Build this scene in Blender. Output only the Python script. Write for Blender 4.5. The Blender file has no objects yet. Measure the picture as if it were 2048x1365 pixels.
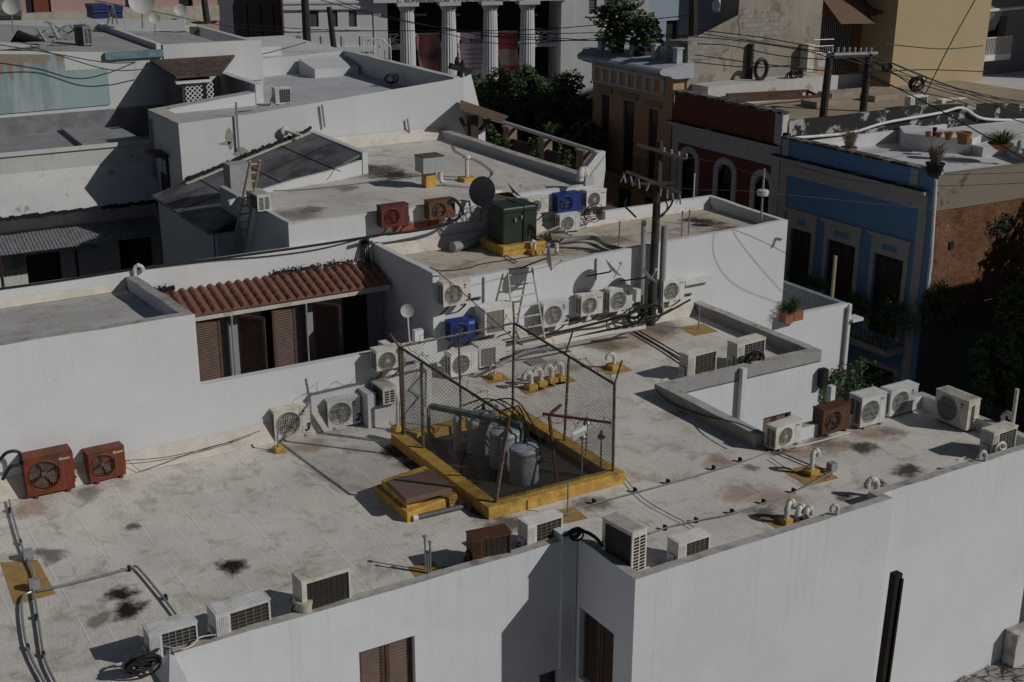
import bpy, math, random
from math import radians as R, sin, cos, pi, tan, atan2, hypot
from mathutils import Vector as V, Matrix
random.seed(7)
sc = bpy.context.scene
COL = sc.collection
# ---------------------------------------------------------------- camera
FPX, PITCH, ROLL, YAW, CH = 2612.06, R(19.1066), R(.1789), R(58.8127), 11.5
hd = V((cos(YAW), sin(YAW), 0)); fw = hd*cos(PITCH)-V((0, 0, 1))*sin(PITCH)
rt = fw.cross(V((0, 0, 1))).normalized(); up = rt.cross(fw)
CR = rt*cos(ROLL)+up*sin(ROLL); CU = -rt*sin(ROLL)+up*cos(ROLL)
cam = bpy.data.cameras.new('camera'); co = bpy.data.objects.new('camera', cam); COL.objects.link(co)
cam.sensor_width = 36; cam.lens = 36*FPX/2048; cam.clip_end = 2000; cam.clip_start = .1
m = Matrix((CR, CU, -fw)).transposed().to_4x4(); m.translation = V((0, 0, CH)); co.matrix_world = m
sc.camera = co
# ---------------------------------------------------------------- light
SUN_EL, SUN_AZ = R(32), R(-48.7)          # azimuth measured from +X towards +Y
w = bpy.data.worlds.new('World'); sc.world = w; w.use_nodes = True
nt = w.node_tree; bg = nt.nodes['Background']; sky = nt.nodes.new('ShaderNodeTexSky')
sky.sky_type = 'NISHITA'; sky.sun_disc = False; sky.sun_elevation = SUN_EL
sky.sun_rotation = R(90)-SUN_AZ; sky.altitude = 10
nt.links.new(sky.outputs[0], bg.inputs[0]); bg.inputs[1].default_value = .031
sl = bpy.data.lights.new('sun', 'SUN'); so = bpy.data.objects.new('sun', sl); COL.objects.link(so)
sl.energy = 3.8; sl.angle = R(.5); sl.color = (1, .975, .93)
sd = V((cos(SUN_EL)*cos(SUN_AZ), cos(SUN_EL)*sin(SUN_AZ), sin(SUN_EL)))
so.rotation_euler = sd.to_track_quat('Z', 'Y').to_euler(); so.location = sd*60
sc.view_settings.view_transform = 'Standard'; sc.view_settings.look = 'None'
sc.view_settings.exposure = -.86; sc.view_settings.gamma = 1
sc.cycles.max_bounces = 5
# ---------------------------------------------------------------- photo pixel -> point on a real plane
def ray(x, y): return fw+CR*((x-1024)/FPX)-CU*((y-682.5)/FPX)
C0 = V((0, 0, CH))
def P(x, y, z=0.): d = ray(x, y); return d*((z-CH)/d.z)+C0
def PX(x, y, c): d = ray(x, y); return d*(c/d.x)+C0
def PY(x, y, c): d = ray(x, y); return d*(c/d.y)+C0
def PW(x, y, a, b):
    n = V((-(b[1]-a[1]), b[0]-a[0], 0)); d = ray(x, y); return d*((n.x*a[0]+n.y*a[1])/(n.dot(d)))+C0
def HZ(b, x, y): d = ray(x, y); return CH+(b[0]*d.x+b[1]*d.y)/(d.x**2+d.y**2)*d.z
# ---------------------------------------------------------------- materials
def lin(c): return tuple(c)+(1,)
MATS = {}
class NG:
    def __init__(s, name):
        s.m = bpy.data.materials.new(name); s.m.use_nodes = True; s.t = s.m.node_tree
        s.b = s.t.nodes['Principled BSDF']; s.g = s.t.nodes.new('ShaderNodeNewGeometry'); s.pos = s.g.outputs['Position']
    def n(s, ty, **kw):
        o = s.t.nodes.new(ty)
        for k, v in kw.items(): setattr(o, k, v)
        return o
    def L(s, a, b): s.t.links.new(a, b)
    def setv(s, i, v):
        if hasattr(v, 'links') or hasattr(v, 'is_output'): s.L(v, i)
        else: i.default_value = v
    def math(s, op, a, b=0., c=0., clamp=False):
        o = s.n('ShaderNodeMath', operation=op); o.use_clamp = clamp
        s.setv(o.inputs[0], a); s.setv(o.inputs[1], b); s.setv(o.inputs[2], c); return o.outputs[0]
    def scale(s, v): 
        o = s.n('ShaderNodeVectorMath', operation='MULTIPLY'); s.L(s.pos, o.inputs[0]); o.inputs[1].default_value = v; return o.outputs[0]
    def noise(s, sc_, vec=None, det=5, rough=.6, dist=0):
        o = s.n('ShaderNodeTexNoise'); o.inputs['Scale'].default_value = sc_; o.inputs['Detail'].default_value = det
        o.inputs['Roughness'].default_value = rough; o.inputs['Distortion'].default_value = dist
        s.L(vec or s.pos, o.inputs['Vector']); return o.outputs[0]
    def ramp(s, f, lo, hi):
        o = s.n('ShaderNodeMapRange'); o.inputs[1].default_value = lo; o.inputs[2].default_value = hi
        o.interpolation_type = 'SMOOTHSTEP'; s.L(f, o.inputs[0]); return o.outputs[0]
    def mix(s, f, a, b, blend='MIX'):
        o = s.n('ShaderNodeMix', data_type='RGBA', blend_type=blend); s.setv(o.inputs[0], f)
        for i, v in ((6, a), (7, b)):
            if isinstance(v, tuple): o.inputs[i].default_value = v if len(v) == 4 else lin(v)
            else: s.L(v, o.inputs[i])
        return o.outputs[2]
    def bump(s, h, st, d=.02):
        o = s.n('ShaderNodeBump'); o.inputs['Strength'].default_value = st; o.inputs['Distance'].default_value = d
        s.L(h, o.inputs['Height']); s.L(o.outputs[0], s.b.inputs['Normal'])
    def done(s, col, rough=.85, spec=.3, metal=0):
        s.setv(s.b.inputs['Base Color'], lin(col) if isinstance(col, tuple) else col)
        s.setv(s.b.inputs['Roughness'], rough); s.b.inputs['Specular IOR Level'].default_value = spec
        s.b.inputs['Metallic'].default_value = metal; return s.m
def plain(name, col, rough=.6, var=.25, sc_=9., metal=0, spec=.4, bump=0, dirt=None, da=(.55, .75), bs=40):
    if name in MATS: return MATS[name]
    g = NG(name); n = g.noise(sc_)
    a = tuple(x*(1-var) for x in col); b = tuple(min(1, x*(1+var*.6)) for x in col)
    c = g.mix(g.ramp(n, .3, .7), a, b)
    if dirt: c = g.mix(g.ramp(g.noise(sc_*.45, det=8, rough=.7), *da), c, dirt)
    if bump: g.bump(g.noise(bs), bump)
    MATS[name] = g.done(c, rough, spec, metal); return MATS[name]
def stucco(name, col, var=.08, streak=.25, dirt=(.16, .14, .12), blotch=0., bcol=(.25, .22, .18), bump=.25, fine=30, zt=None, top=None, tk=.17):
    """painted render: slow tone changes, rain streaks, optional worn patches and black mould under a top edge zt"""
    if name in MATS: return MATS[name]
    g = NG(name)
    c = g.mix(g.ramp(g.noise(.35, det=6), .3, .7), tuple(x*(1-var) for x in col), col)
    c = g.mix(g.math('MULTIPLY', g.ramp(g.noise(1.6, det=9, rough=.75), .5, .8), .35), c, tuple(x*.82 for x in col))
    s = g.noise(1., g.scale((3.2, 3.2, .16)), det=8, rough=.7)
    f2 = g.ramp(g.noise(.5), .42, .62)
    c = g.mix(g.math('MULTIPLY', g.math('MULTIPLY', g.ramp(s, .5, .8), f2), streak), c, dirt)
    s3 = g.noise(1., g.scale((14, 14, .3)), det=4)
    c = g.mix(g.math('MULTIPLY', g.ramp(s3, .55, .8), streak*.4), c, dirt)
    if blotch: c = g.mix(g.ramp(g.noise(.9, det=9, rough=.72), .62-blotch*.2, .66-blotch*.2), c, bcol)
    if top is not None:
        sp = g.n('ShaderNodeSeparateXYZ'); g.L(g.pos, sp.inputs[0])
        k = g.math('MULTIPLY', g.ramp(g.noise(1., g.scale((9, 9, .12)), det=7, rough=.7), .48, .68), g.ramp(g.math('ADD', sp.outputs[2], g.math('MULTIPLY', g.noise(.8), 2.)), top-2.2, top+1.2))
        c = g.mix(g.math('MULTIPLY', k, tk), c, dirt)
        vo = g.n('ShaderNodeTexVoronoi'); vo.feature = 'DISTANCE_TO_EDGE'; vo.inputs['Scale'].default_value = .35; g.L(g.scale((1, 1, .7)), vo.inputs['Vector'])
        w2 = g.n('ShaderNodeVectorMath', operation='ADD'); nv = g.n('ShaderNodeTexNoise'); nv.inputs['Scale'].default_value = 2.5; nv.inputs['Detail'].default_value = 8; g.L(g.pos, nv.inputs['Vector']); g.L(g.scale((1, 1, .7)), w2.inputs[0]); g.L(nv.outputs['Color'], w2.inputs[1]); g.L(w2.outputs[0], vo.inputs['Vector'])
        cr = g.math('MULTIPLY', g.math('SUBTRACT', 1., g.ramp(vo.outputs[0], .001, .006)), g.ramp(g.noise(.4), .5, .6)); c = g.mix(g.math('MULTIPLY', cr, .16), c, dirt)
        pa = g.n('ShaderNodeTexNoise'); pa.inputs['Scale'].default_value = .45; pa.inputs['Detail'].default_value = 1; g.L(g.pos, pa.inputs['Vector'])
        c = g.mix(g.math('MULTIPLY', g.ramp(pa.outputs[0], .53, .545), .10), c, tuple(min(1, x*1.25) for x in col))
    if zt is not None:
        sp = g.n('ShaderNodeSeparateXYZ'); g.L(g.pos, sp.inputs[0])
        h = g.math('SUBTRACT', zt, sp.outputs[2])
        k = g.math('ADD', g.math('MULTIPLY', g.noise(1., g.scale((5, 5, .8)), det=9, rough=.75), 1.1), -.25)
        c = g.mix(g.math('MULTIPLY', g.ramp(g.math('SUBTRACT', k, h), -.1, .15), .85), c, (.03, .03, .03))
    h = g.math('ADD', g.noise(fine, det=4), g.math('MULTIPLY', g.noise(3.), 1.2))
    g.bump(h, bump, .02)
    MATS[name] = g.done(c, .9, .2); return MATS[name]
def membrane(name, col, stains, seam=(1.02, 3.4), brown=.5, seamc=1.25):
    """torch-on roofing: overlapping sheets, wrinkles, brown water marks, and individual black stains (x, y, r, strength)"""
    g = NG(name)
    sw = g.n('ShaderNodeSeparateXYZ'); g.L(g.pos, sw.inputs[0])
    wob = g.noise(.8, det=3); wob2 = g.noise(.6, g.scale((1, 1, 5)), det=3)
    cb = g.n('ShaderNodeCombineXYZ')
    g.L(g.math('ADD', sw.outputs[1], g.math('MULTIPLY', wob, .10)), cb.inputs[0]); g.L(g.math('ADD', sw.outputs[0], g.math('MULTIPLY', wob2, .09)), cb.inputs[1])
    def brick(mort, sm):
        o = g.n('ShaderNodeTexBrick'); o.inputs['Scale'].default_value = 1; o.inputs['Mortar Size'].default_value = mort
        o.inputs['Mortar Smooth'].default_value = sm; o.inputs['Brick Width'].default_value = seam[1]; o.inputs['Row Height'].default_value = seam[0]
        o.inputs['Color1'].default_value = (.3, .3, .3, 1); o.inputs['Color2'].default_value = (.7, .7, .7, 1); o.inputs['Mortar'].default_value = (.5, .5, .5, 1)
        o.offset = .37; g.L(cb.outputs[0], o.inputs['Vector']); return o
    b1 = brick(.03, .8); b2 = brick(.006, .5)
    b3 = g.n('ShaderNodeTexBrick'); b3.inputs['Scale'].default_value = 1; b3.inputs['Mortar Size'].default_value = .02; b3.inputs['Mortar Smooth'].default_value = .9; b3.inputs['Brick Width'].default_value = 1.02; b3.inputs['Row Height'].default_value = .93; b3.offset = .5; g.L(cb.outputs[0], b3.inputs['Vector'])
    c = g.mix(g.ramp(g.noise(.5, det=7), .3, .7), tuple(x*.86 for x in col), tuple(min(x*1.08, 1) for x in col))
    c = g.mix(.10, c, b1.outputs['Color'], 'OVERLAY')
    c = g.mix(g.math('MULTIPLY', g.math('MULTIPLY', b1.outputs['Fac'], g.ramp(g.noise(.9), .35, .6)), .3), c, tuple(min(1, x*seamc) for x in col))
    c = g.mix(g.math('MULTIPLY', b2.outputs['Fac'], .22), c, tuple(x*.45 for x in col))
    c = g.mix(g.math('MULTIPLY', g.math('MULTIPLY', b3.outputs['Fac'], g.ramp(g.noise(1.3), .4, .6)), .35), c, tuple(min(1, x*1.35) for x in col))
    n = g.noise(1.1, det=10, rough=.72, dist=.4)
    c = g.mix(g.math('MULTIPLY', g.ramp(n, .50, .66), brown), c, (.25, .20, .145))
    n = g.noise(2.7, g.scale((1, .6, 1)), det=10, rough=.8, dist=.8)
    c = g.mix(g.math('MULTIPLY', g.ramp(n, .53, .70), brown*.9), c, (.17, .145, .115))
    wn = g.noise(7, g.scale((1, .25, 1)), det=6, rough=.7, dist=2.5)
    c = g.mix(g.math('MULTIPLY', g.ramp(wn, .54, .62), .13), c, tuple(min(1, x*1.35) for x in col))
    c = g.mix(g.math('MULTIPLY', g.ramp(g.noise(40, det=3), .45, .7), .07), c, (.1, .09, .08))
    edge = g.noise(6.5, det=9, rough=.75)
    nv = g.n('ShaderNodeTexNoise'); nv.inputs['Scale'].default_value = 1.6; nv.inputs['Detail'].default_value = 5; g.L(g.pos, nv.inputs['Vector'])
    vs_ = g.n('ShaderNodeVectorMath', operation='SUBTRACT'); g.L(nv.outputs['Color'], vs_.inputs[0]); vs_.inputs[1].default_value = (.5, .5, .5)
    va = g.n('ShaderNodeVectorMath', operation='MULTIPLY_ADD'); g.L(vs_.outputs[0], va.inputs[0]); va.inputs[1].default_value = (.9, .9, 0); g.L(g.scale((1, 1, 0)), va.inputs[2])
    for (x, y, r, st) in stains:
        vm = g.n('ShaderNodeVectorMath', operation='DISTANCE'); g.L(va.outputs[0], vm.inputs[0]); vm.inputs[1].default_value = (x, y, 0)
        d = g.math('ADD', g.math('DIVIDE', vm.outputs[1], r), g.math('MULTIPLY', g.math('SUBTRACT', edge, .5), 2.6))
        k = g.math('SUBTRACT', 1., g.ramp(d, .6, 2.0))
        c = g.mix(g.math('MULTIPLY', k, st), c, (.018, .014, .011) if st > .8 else ((.26, .135, .055) if st == .55 else (.05, .035, .022)))
    h = g.math('ADD', g.math('ADD', g.math('MULTIPLY', b1.outputs['Fac'], .12), g.math('MULTIPLY', b3.outputs['Fac'], .3)), g.math('ADD', g.math('MULTIPLY', wn, .75), g.math('MULTIPLY', g.noise(60, det=2), .3)))
    g.bump(h, .45, .03)
    MATS[name] = g.done(c, .88, .25); return MATS[name]
def bricks(name):
    g = NG(name); sw = g.n('ShaderNodeSeparateXYZ'); g.L(g.pos, sw.inputs[0])
    cb = g.n('ShaderNodeCombineXYZ'); g.L(g.math('ADD', sw.outputs[0], g.math('MULTIPLY', g.noise(4.), .05)), cb.inputs[0]); g.L(g.math('ADD', sw.outputs[2], g.math('MULTIPLY', g.noise(3.), .06)), cb.inputs[1])
    o = g.n('ShaderNodeTexBrick'); o.inputs['Scale'].default_value = 1; o.inputs['Mortar Size'].default_value = .008; o.inputs['Brick Width'].default_value = .24; o.inputs['Row Height'].default_value = .06
    o.inputs['Color1'].default_value = lin((.27, .13, .07)); o.inputs['Color2'].default_value = lin((.16, .075, .04)); o.inputs['Mortar'].default_value = lin((.10, .05, .03)); g.L(cb.outputs[0], o.inputs['Vector'])
    c = g.mix(g.ramp(g.noise(.8, det=9, rough=.7), .45, .6), o.outputs['Color'], (.235, .125, .075))
    c = g.mix(g.ramp(g.noise(2.5, det=9, rough=.7), .5, .68), c, (.10, .06, .038))
    c = g.mix(g.ramp(g.noise(1.3, det=9, rough=.75), .58, .64), c, (.27, .20, .15))
    g.bump(g.math('ADD', g.math('MULTIPLY', o.outputs['Fac'], -1.), g.noise(8, det=8)), .9, .06)
    MATS[name] = g.done(c, .95, .1); return MATS[name]
def leafmat(name, a, b):
    g = NG(name); c = g.mix(g.ramp(g.noise(2.2, det=4), .35, .65), a, b); return MATS.setdefault(name, g.done(c, .55, .4))
WHITE = stucco('white_stucco', (.665, .68, .70), .06, .12, (.33, .32, .30), top=2.5, tk=.07)
WFRONT = stucco('white_front_stucco', (.68, .695, .72), .06, .15, (.30, .30, .30), fine=55, top=.3)
WOLD = stucco('old_white_stucco', (.62, .63, .64), .12, .4, (.22, .20, .17))
WDIRTY = stucco('mouldy_white_stucco', (.58, .57, .55), .15, .7, (.12, .11, .10), blotch=.25, bcol=(.33, .31, .28))
PARA = plain('parapet_cap', (.46, .445, .42), .9, .18, 5, bump=.3, dirt=(.19, .165, .14), da=(.46, .72))
FLASH = plain('flashing_cream', (.60, .56, .50), .85, .12, 3, bump=.3, dirt=(.34, .22, .13), da=(.52, .78))
YEL = plain('yellow_paint', (.56, .34, .07), .8, .22, 6, bump=.4, dirt=(.22, .14, .06), da=(.48, .7))
YELF = plain('yellow_faded_paint', (.40, .25, .085), .9, .15, 6, dirt=(.25, .17, .10), da=(.5, .75))
PVC = plain('white_pvc', (.62, .60, .56), .5, .08, 8)
ACW = plain('ac_casing_white', (.70, .695, .665), .45, .10, 4, dirt=(.40, .36, .29), da=(.56, .88))
ACW2 = plain('ac_casing_cream', (.64, .615, .55), .5, .12, 5, dirt=(.32, .27, .19), da=(.48, .75))
ACW3 = plain('ac_casing_pale_grey', (.60, .61, .61), .5, .12, 4, dirt=(.30, .28, .24), da=(.5, .75))
ACO = plain('ac_casing_orange', (.185, .043, .018), .5, .2, 5, dirt=(.085, .03, .016), da=(.44, .66))
ACB = plain('ac_casing_brown', (.10, .043, .024), .55, .15, 5, dirt=(.06, .03, .02))
ACR = plain('ac_casing_red', (.15, .03, .028), .6, .3, 14, dirt=(.09, .03, .025), da=(.48, .62))
ACU = plain('ac_casing_blue', (.012, .035, .20), .5, .15, 5)
ACT = plain('ac_casing_rust', (.15, .062, .028), .6, .3, 9, dirt=(.07, .04, .03), da=(.5, .7))
DARK = plain('dark_recess', (.012, .012, .013), .8, .2)
FANM = plain('fan_grey', (.13, .125, .115), .5, .2)
FANB = plain('fan_beige', (.32, .30, .24), .6, .2)
COIL = plain('coil_fins', (.035, .033, .03), .6, .35, 25, dirt=(.10, .07, .045), da=(.55, .8))
GRW = plain('wire_guard_white', (.42, .42, .40), .5, .15)
GRT = plain('wire_guard_tan', (.30, .24, .15), .6, .2)
BLACK = plain('black_rubber', (.012, .012, .013), .6, .2)
INK = plain('black_ink', (.01, .01, .01), .7, 0.)
METAL = plain('galvanised_pipe', (.33, .34, .35), .45, .2, 12, metal=.5, dirt=(.16, .13, .10))
GMET = plain('grey_painted_metal', (.28, .29, .31), .5, .15, 7, dirt=(.18, .17, .17))
RUSTP = plain('rusty_pipe', (.20, .165, .135), .7, .3, 12, metal=.2, dirt=(.10, .045, .02), da=(.45, .65))
RUST = plain('rusty_steel', (.10, .035, .018), .8, .35, 12, dirt=(.04, .02, .015))
WOODP = plain('pole_wood', (.06, .05, .042), .85, .35, 3, bump=.6, dirt=(.04, .03, .025), bs=14)
WOODL = plain('pale_ladder_wood', (.42, .34, .22), .7, .15, 6)
WOODB = plain('shutter_wood', (.10, .054, .035), .6, .25, 5, dirt=(.08, .04, .025))
WOODD = plain('dark_wood', (.045, .028, .02), .6, .25, 5)
GLASSD = plain('dark_pane', (.01, .012, .014), .12, .1, spec=.6)
TERRA = plain('terracotta', (.215, .098, .066), .8, .2, 6, dirt=(.12, .065, .05), da=(.5, .75), bump=.3)
POT = plain('pot_clay', (.30, .12, .06), .8, .2, 8)
WPAINT = plain('white_paint', (.66, .66, .65), .6, .08, 5, dirt=(.4, .34, .28), da=(.6, .85))
LEAF = leafmat('leaf_dark', (.028, .056, .017), (.065, .11, .028))
LEAFB = leafmat('leaf_bright', (.03, .055, .012), (.07, .11, .025))
DRY = plain('dry_grass', (.22, .19, .12), .9, .3, 20)
BARK = plain('bark', (.07, .05, .035), .9, .3, 6)
# ---------------------------------------------------------------- mesh building
class MB:
    def __init__(s, M=None): s.v = []; s.f = []; s.M = M
    def add(s, vs, fs):
        k = len(s.v); s.v += [tuple(s.M @ V(p)) if s.M else tuple(p) for p in vs]; s.f += [tuple(i+k for i in f) for f in fs]; return s
    def box(s, x0, x1, y0, y1, z0, z1):
        return s.add([(x0, y0, z0), (x1, y0, z0), (x1, y1, z0), (x0, y1, z0), (x0, y0, z1), (x1, y0, z1), (x1, y1, z1), (x0, y1, z1)],
                     [(3, 2, 1, 0), (4, 5, 6, 7), (0, 1, 5, 4), (1, 2, 6, 5), (2, 3, 7, 6), (3, 0, 4, 7)])
    def prism(s, pts, z0, z1, top=True, bot=False, sides=True):
        """pts ccw xy; z1 number or list"""
        n = len(pts); zt = z1 if isinstance(z1, (list, tuple)) else [z1]*n; zb = z0 if isinstance(z0, (list, tuple)) else [z0]*n
        vs = [(p[0], p[1], zb[i]) for i, p in enumerate(pts)]+[(p[0], p[1], zt[i]) for i, p in enumerate(pts)]
        fs = []
        if sides: fs += [(i, (i+1) % n, n+(i+1) % n, n+i) for i in range(n)]
        if top: fs.append(tuple(range(n, 2*n)))
        if bot: fs.append(tuple(reversed(range(n))))
        return s.add(vs, fs)
    def quad(s, *p): return s.add(list(p), [tuple(range(len(p)))])
    def bar(s, a, b, w, h=None, upv=(0, 0, 1)):
        a = V(a); b = V(b); h = h or w; d = (b-a).normalized(); u = V(upv)
        if abs(d.dot(u)) > .98: u = V((0, 1, 0))
        x = d.cross(u).normalized()*(w/2); y = x.cross(d).normalized()*(h/2)
        return s.add([a-x-y, a+x-y, a+x+y, a-x+y, b-x-y, b+x-y, b+x+y, b-x+y], [(0, 1, 2, 3), (7, 6, 5, 4), (0, 4, 5, 1), (1, 5, 6, 2), (2, 6, 7, 3), (3, 7, 4, 0)])
    def tube(s, path, r, n=8, cap=True):
        path = [V(p) for p in path]; m = len(path); rs = r if isinstance(r, (list, tuple)) else [r]*m; rings = []; pu = None
        for i, p in enumerate(path):
            d = (path[min(i+1, m-1)]-path[max(i-1, 0)])
            d = d.normalized() if d.length > 1e-9 else V((0, 0, 1))
            if pu is None: u = d.orthogonal().normalized()
            else:
                u = pu-d*pu.dot(d); u = u.normalized() if u.length > 1e-6 else d.orthogonal().normalized()
            pu = u; w_ = d.cross(u); rings.append([p+(u*cos(2*pi*k/n)+w_*sin(2*pi*k/n))*rs[i] for k in range(n)])
        vs = [q for g in rings for q in g]
        fs = [(i*n+k, i*n+(k+1) % n, (i+1)*n+(k+1) % n, (i+1)*n+k) for i in range(m-1) for k in range(n)]
        if cap: fs += [tuple(reversed(range(n))), tuple(range((m-1)*n, m*n))]
        return s.add(vs, fs)
    def lathe(s, c, prof, n=20, ax=None):
        """prof list (r, h) along axis ax from point c"""
        c = V(c); ax = V(ax).normalized() if ax else V((0, 0, 1)); u = ax.orthogonal().normalized(); w_ = ax.cross(u)
        vs = [c+ax*h+(u*cos(2*pi*k/n)+w_*sin(2*pi*k/n))*r for r, h in prof for k in range(n)]
        m = len(prof); fs = [(i*n+k, i*n+(k+1) % n, (i+1)*n+(k+1) % n, (i+1)*n+k) for i in range(m-1) for k in range(n)]
        fs += [tuple(reversed(range(n))), tuple(range((m-1)*n, m*n))]
        return s.add(vs, fs)
    def build(s, name, mat, parent=None, smooth=False, org=None, bev=0):
        me = bpy.data.meshes.new(name)
        g = V(org) if org is not None else (V(parent['wo']) if parent and 'wo' in parent else V((0, 0, 0)))
        me.from_pydata([tuple(V(p)-g) for p in s.v], [], s.f); me.validate()
        me.materials.append(mat)
        if smooth:
            for p in me.polygons: p.use_smooth = True
            me.set_sharp_from_angle(angle=R(35))
        o = bpy.data.objects.new(name, me); COL.objects.link(o)
        if bev:
            mo = o.modifiers.new('b', 'BEVEL'); mo.width = bev; mo.segments = 2; mo.limit_method = 'ANGLE'; mo.angle_limit = R(50)
        if parent: o.parent = parent; o['wo'] = tuple(g)
        else: o.location = g; o['wo'] = tuple(g)
        return o
def builds(mb, name, mat, parent=None, **k):
    """one object per loose piece of the mesh"""
    par = list(range(len(mb.v)))
    def fnd(i):
        while par[i] != i: par[i] = par[par[i]]; i = par[i]
        return i
    for f in mb.f:
        for j in f[1:]: par[fnd(f[0])] = fnd(j)
    gr = {}
    for f in mb.f: gr.setdefault(fnd(f[0]), []).append(f)
    out = []
    for fs in gr.values():
        ix = sorted({i for f in fs for i in f}); mp_ = {i: k_ for k_, i in enumerate(ix)}; b_ = MB(); b_.v = [mb.v[i] for i in ix]; b_.f = [tuple(mp_[i] for i in f) for f in fs]; out.append(b_.build(name, mat, parent, **k))
    return out
def tag(o, label, cat, group=None, kind=None):
    if label: o['label'] = label
    if cat: o['category'] = cat
    if group: o['group'] = group
    if kind: o['kind'] = kind
    return o
def thing(name, label, cat, loc=(0, 0, 0), rz=0, group=None):
    o = bpy.data.objects.new(name, None); COL.objects.link(o); o.location = loc; o.rotation_euler = (0, 0, rz); o.empty_display_size = .1
    o['wo'] = tuple(loc) if rz == 0 else (0, 0, 0)
    return tag(o, label, cat, group)
def struct(name, mb, mat): return tag(mb.build(name, mat), None, None, kind='structure')
def mitre(path, t):
    """inward (left) offset of an open/closed xy polyline"""
    out = []; n = len(path)
    closed = path[0] == path[-1]
    for i in range(n):
        p = V(path[i][:2]); 
        a = V(path[i-1][:2]) if i > 0 else (V(path[-2][:2]) if closed else None)
        b = V(path[i+1][:2]) if i < n-1 else (V(path[1][:2]) if closed else None)
        ns = []
        if a is not None: d = (p-a).normalized(); ns.append(V((-d.y, d.x)))
        if b is not None: d = (b-p).normalized(); ns.append(V((-d.y, d.x)))
        if len(ns) == 2: q = ns[0]+ns[1]; k = q/(1+ns[0].dot(ns[1])) if ns[0].dot(ns[1]) > -.9 else ns[0]
        else: k = ns[0]
        out.append((p.x+k.x*t, p.y+k.y*t))
    return out
def parapet(mb, path, t, z0, z1, mb_top=None, jit=.012):
    q = random.Random(len(path)*7+int(t*100)); zl_ = z1 if isinstance(z1, list) else [z1]*len(path); np_, nz_ = [path[0][:2]], [zl_[0]]
    for i in range(len(path)-1):
        L_ = hypot(path[i+1][0]-path[i][0], path[i+1][1]-path[i][1]); k = max(1, int(L_/.6))
        for j in range(1, k+1):
            f = j/k; e = 0 if j == k else 1
            np_.append((path[i][0]+(path[i+1][0]-path[i][0])*f, path[i][1]+(path[i+1][1]-path[i][1])*f)); nz_.append(zl_[i]+(zl_[i+1]-zl_[i])*f+e*q.uniform(-jit, jit))
    return parapet0(mb, np_, t, z0, nz_, mb_top)
def parapet0(mb, path, t, z0, z1, mb_top=None):
    ins = mitre(path, t); n = len(path); zs = z1 if isinstance(z1, list) else [z1]*n
    for i in range(n-1):
        a, b, c, d = path[i], path[i+1], ins[i+1], ins[i]; za, zb = zs[i], zs[i+1]
        mb.add([(*a[:2], z0), (*b[:2], z0), (*c, z0), (*d, z0), (*a[:2], za), (*b[:2], zb), (*c, zb), (*d, za)],
               [(0, 1, 5, 4), (2, 3, 7, 6)]+([(3, 0, 4, 7)] if i == 0 else [])+([(1, 2, 6, 5)] if i == n-2 else [])+([] if mb_top else [(4, 5, 6, 7)]))
        if mb_top: mb_top.add([(*a[:2], za), (*b[:2], zb), (*c, zb), (*d, za)], [(0, 1, 2, 3)])
def facade(mb, a, b, z0, z1, holes, dep=.25, zt=None):
    """vertical wall a->b (outside on the right of travel) with rectangular holes (u0,u1,v0,v1) and reveals"""
    a = V((a[0], a[1])); b = V((b[0], b[1])); L = (b-a).length; d = (b-a)/L; nn = V((-d.y, d.x))
    us = sorted({0, L, *[h[0] for h in holes], *[h[1] for h in holes]}); vs = sorted({z0, z1, *[h[2] for h in holes], *[h[3] for h in holes]})
    def pt(u, v, k=0): q = a+d*u+nn*k; return (q.x, q.y, v)
    for i in range(len(us)-1):
        for j in range(len(vs)-1):
            cu, cv = (us[i]+us[i+1])/2, (vs[j]+vs[j+1])/2
            if any(h[0] < cu < h[1] and h[2] < cv < h[3] for h in holes): continue
            mb.quad(pt(us[i], vs[j]), pt(us[i+1], vs[j]), pt(us[i+1], vs[j+1]), pt(us[i], vs[j+1]))
    for u0, u1, v0, v1 in holes:
        mb.quad(pt(u0, v0), pt(u0, v1), pt(u0, v1, dep), pt(u0, v0, dep)); mb.quad(pt(u1, v1), pt(u1, v0), pt(u1, v0, dep), pt(u1, v1, dep))
        mb.quad(pt(u0, v1), pt(u1, v1), pt(u1, v1, dep), pt(u0, v1, dep)); mb.quad(pt(u1, v0), pt(u0, v0), pt(u0, v0, dep), pt(u1, v0, dep))
    return pt
def frame(a, b):
    """matrix: local x along a->b, local y inward (left of travel), z up, origin a"""
    a = V((a[0], a[1], a[2] if len(a) > 2 else 0)); d = (V((b[0], b[1], 0))-V((a.x, a.y, 0))).normalized()
    m_ = Matrix((d, V((-d.y, d.x, 0)), V((0, 0, 1)))).transposed().to_4x4(); m_.translation = a; return m_
def louvres(mb, x0, x1, z0, z1, y, n, th=.018, dy=.03):
    for i in range(n):
        z = z0+(z1-z0)*(i+.5)/n; h = (z1-z0)/n
        mb.add([(x0, y, z-h*.38), (x1, y, z-h*.38), (x1, y+dy, z+h*.22), (x0, y+dy, z+h*.22)], [(0, 1, 2, 3)])
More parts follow.
